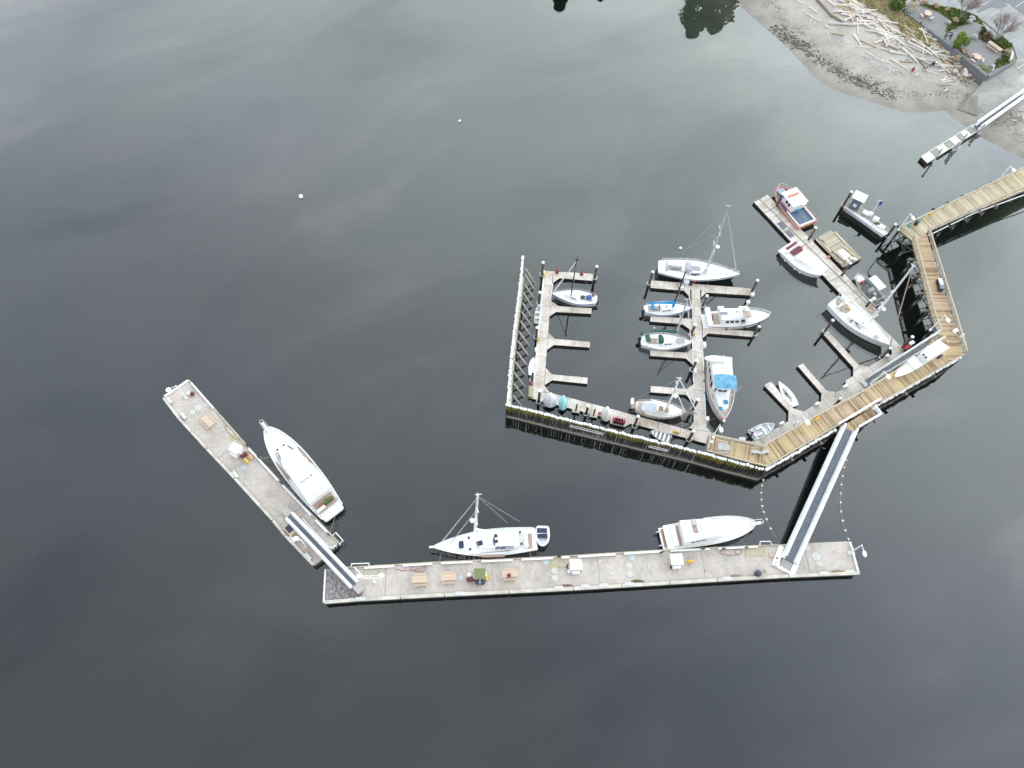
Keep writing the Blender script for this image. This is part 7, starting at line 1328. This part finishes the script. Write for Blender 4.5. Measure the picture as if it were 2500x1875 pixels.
# people sitting on the beach
skin = mat('skin', (.42, .26, .19), .6); hairm = mat('brown_hair', (.05, .03, .02), .8); jeans = mat('dark_trousers', (.03, .03, .06), .8)
def sitter(label, r, x, y, ang, top, legs=jeans, hair=hairm):
    p = T(r, x, y, .1); t = thing('person', label, 'person', p, ang, 'people sitting on the beach')
    V = [(0, 0, .14), (.02, 0, .36), (.05, 0, .56), (.05, 0, .66), (0, .10, .13), (.42, .14, .42), (.62, .15, .05), (.74, .16, .04), (0, -.10, .13), (.44, -.13, .40), (.66, -.15, .05), (.78, -.16, .04), (.05, .2, .54), (.18, .27, .34), (.38, .18, .40), (.05, -.2, .54), (.2, -.27, .34), (.4, -.16, .40)]
    E_ = [(0, 1), (1, 2), (2, 3), (0, 4), (4, 5), (5, 6), (6, 7), (0, 8), (8, 9), (9, 10), (10, 11), (2, 12), (12, 13), (13, 14), (2, 15), (15, 16), (16, 17)]
    R_ = [.16, .14, .15, .06, .1, .075, .05, .045, .1, .075, .05, .045, .07, .045, .035, .07, .045, .035]
    me = bpy.data.meshes.new('body'); me.from_pydata(V, E_, []); o = bpy.data.objects.new('body', me); C.objects.link(o); o.parent = t; me.materials.append(legs)
    sl = me.skin_vertices or None
    me.attributes
    sk = o.modifiers.new('skin', 'SKIN'); lay = o.data.skin_vertices[0].data
    for i, rr in enumerate(R_): lay[i].radius = (rr, rr)
    lay[0].use_root = True; o.modifiers.new('sub', 'SUBSURF').levels = 1
    MB().loft([[(x0 + .0, y0, z0) for x0, y0, z0 in [(k * math.cos(a) * .9 + c, k * math.sin(a) * 1.25, zz_) for a in [j * math.pi / 5 for j in range(10)]]] for k, zz_, c in ((.18, .12, 0), (.19, .3, .02), (.2, .5, .04), (.12, .6, .05))]).tube([(.05, .2, .54), (.18, .28, .34), (.36, .19, .40)], .065, 6).tube([(.05, -.2, .54), (.2, -.28, .34), (.38, -.17, .40)], .065, 6).build('jacket', top, t)
    MB().ball((.08, 0, .79), .105, 10, 8, sc=(1, .85, 1.2)).ball((.185, 0, .78), .02, 6, 4).build('head', skin, t); MB().ball((.055, 0, .83), .115, 10, 8, sc=(.95, .9, 1.1)).build('hair', hair, t); return t
sitter('person in a red top sitting on the sand beside a stick', 'j', 272, 545, 1.0, red); sitter('person in a white and pink top sitting at the end of a thin log', 'j', 602, 530, 2.2, mat('pale_pink_top', (.6, .48, .5), .8)); sitter('person in a dark coat sitting beside an orange bag on the beach', 'j', 790, 400, 3.4, mat('dark_coat', (.03, .03, .06), .8))
p = T('j', 850, 385, .1); o = MB(p).ball((p.x, p.y, p.z + .15), .25, 10, 6, sc=(1.2, .9, .8)).build('bag', mat('burnt_orange_bag', (.3, .1, .03), .8)); tag(o, 'burnt orange bag on the sand beside the person in dark coat', 'bag')
p = T('j', 160, 275, .1); o = MB(p).box((p.x, p.y, p.z), (.7, .45, .3), -.4).build('cloth_bundle', mat('pale_blue_cloth', (.2, .3, .42), .8), bevel=.1); tag(o, 'pale blue cloth bundle on a tan beach log', 'cloth')
# ------------------------------------------------------------------ trees on the far bank: only their mirror images reach the picture
bank_leaf = mat('bank_tree_leaf', (.06, .10, .02), .85, .4, 3, col2=(.15, .20, .04))
def conifer(label, x, y, h, rad, seed, broad=False):
    z0 = ground_z(x, y); t = thing('fir_tree' if not broad else 'broadleaf_tree', label, 'tree', (x, y, z0), 0, 'tall trees on the far bank'); rnd = random.Random(seed); MB().tube([(0, 0, 0), (0, 0, h * .95)], .4, 8, r1=.05).build('trunk', timberdark, t); mb = MB(); n = 5200
    for _ in range(n):
        u = rnd.random() ** (1.0); z = h * (.12 + .88 * u); rr = rad * ((1 - u) ** .75 if not broad else math.sin(math.pi * min(1, u * .9 + .1)) ** .6) * (1 + .25 * math.sin(z * 2.1)) ; a = rnd.uniform(0, 6.283); k = rnd.uniform(.35, 1) ** .6 * rr * (1 + .2 * math.sin(3 * a + z)); q = Vector((k * math.cos(a), k * math.sin(a), z - k * .18)); d = Vector((math.cos(a), math.sin(a), -.25)) * rnd.uniform(.4, .9); w = Vector((-math.sin(a), math.cos(a), rnd.uniform(-.3, .3))) * rnd.uniform(.2, .42); mb.add([q - w, q + w, q + d], [(0, 1, 2)], 0 if rnd.random() < .6 else 1)
    mb.build('crown', [bank_leaf, mat('fir_green', (.05, .08, .025), .85, .3, 3) if 'fir_green' not in bpy.data.materials else bpy.data.materials['fir_green']], t)
def mirror_tip(r, x, y, h):           # a tree whose tip is mirrored in the water at this photo point
    p = G(r, x, y, -h); return p.x, p.y
for i, (x, y, h, rad, bd, lb) in enumerate(((1684, 100, 22, 3.6, True, 'tall dark tree at the shore north of the open water, fullest of the group'), (1737, 82, 20, 3.6, True, 'slimmer tree just right of the fullest one on the far bank'), (1362, 60, 22, 2.6, True, 'slender tree on the far bank, middle of the row'), (1462, 20, 24, 2.6, True, 'tree right of the slender one on the far bank'), (55, 50, 26, 3.6, True, 'tree at the far left of the bank'), (275, 72, 26, 4.5, True, 'tree second from the left on the far bank'), (1425, -5, 24, 3.0, True, 'broad tree behind the slender tree on the far bank'))):
    zz_ = 1.5; tx, ty = mirror_tip('Z', x, y, h + zz_); conifer(lb, tx, ty, h, rad, i, bd)
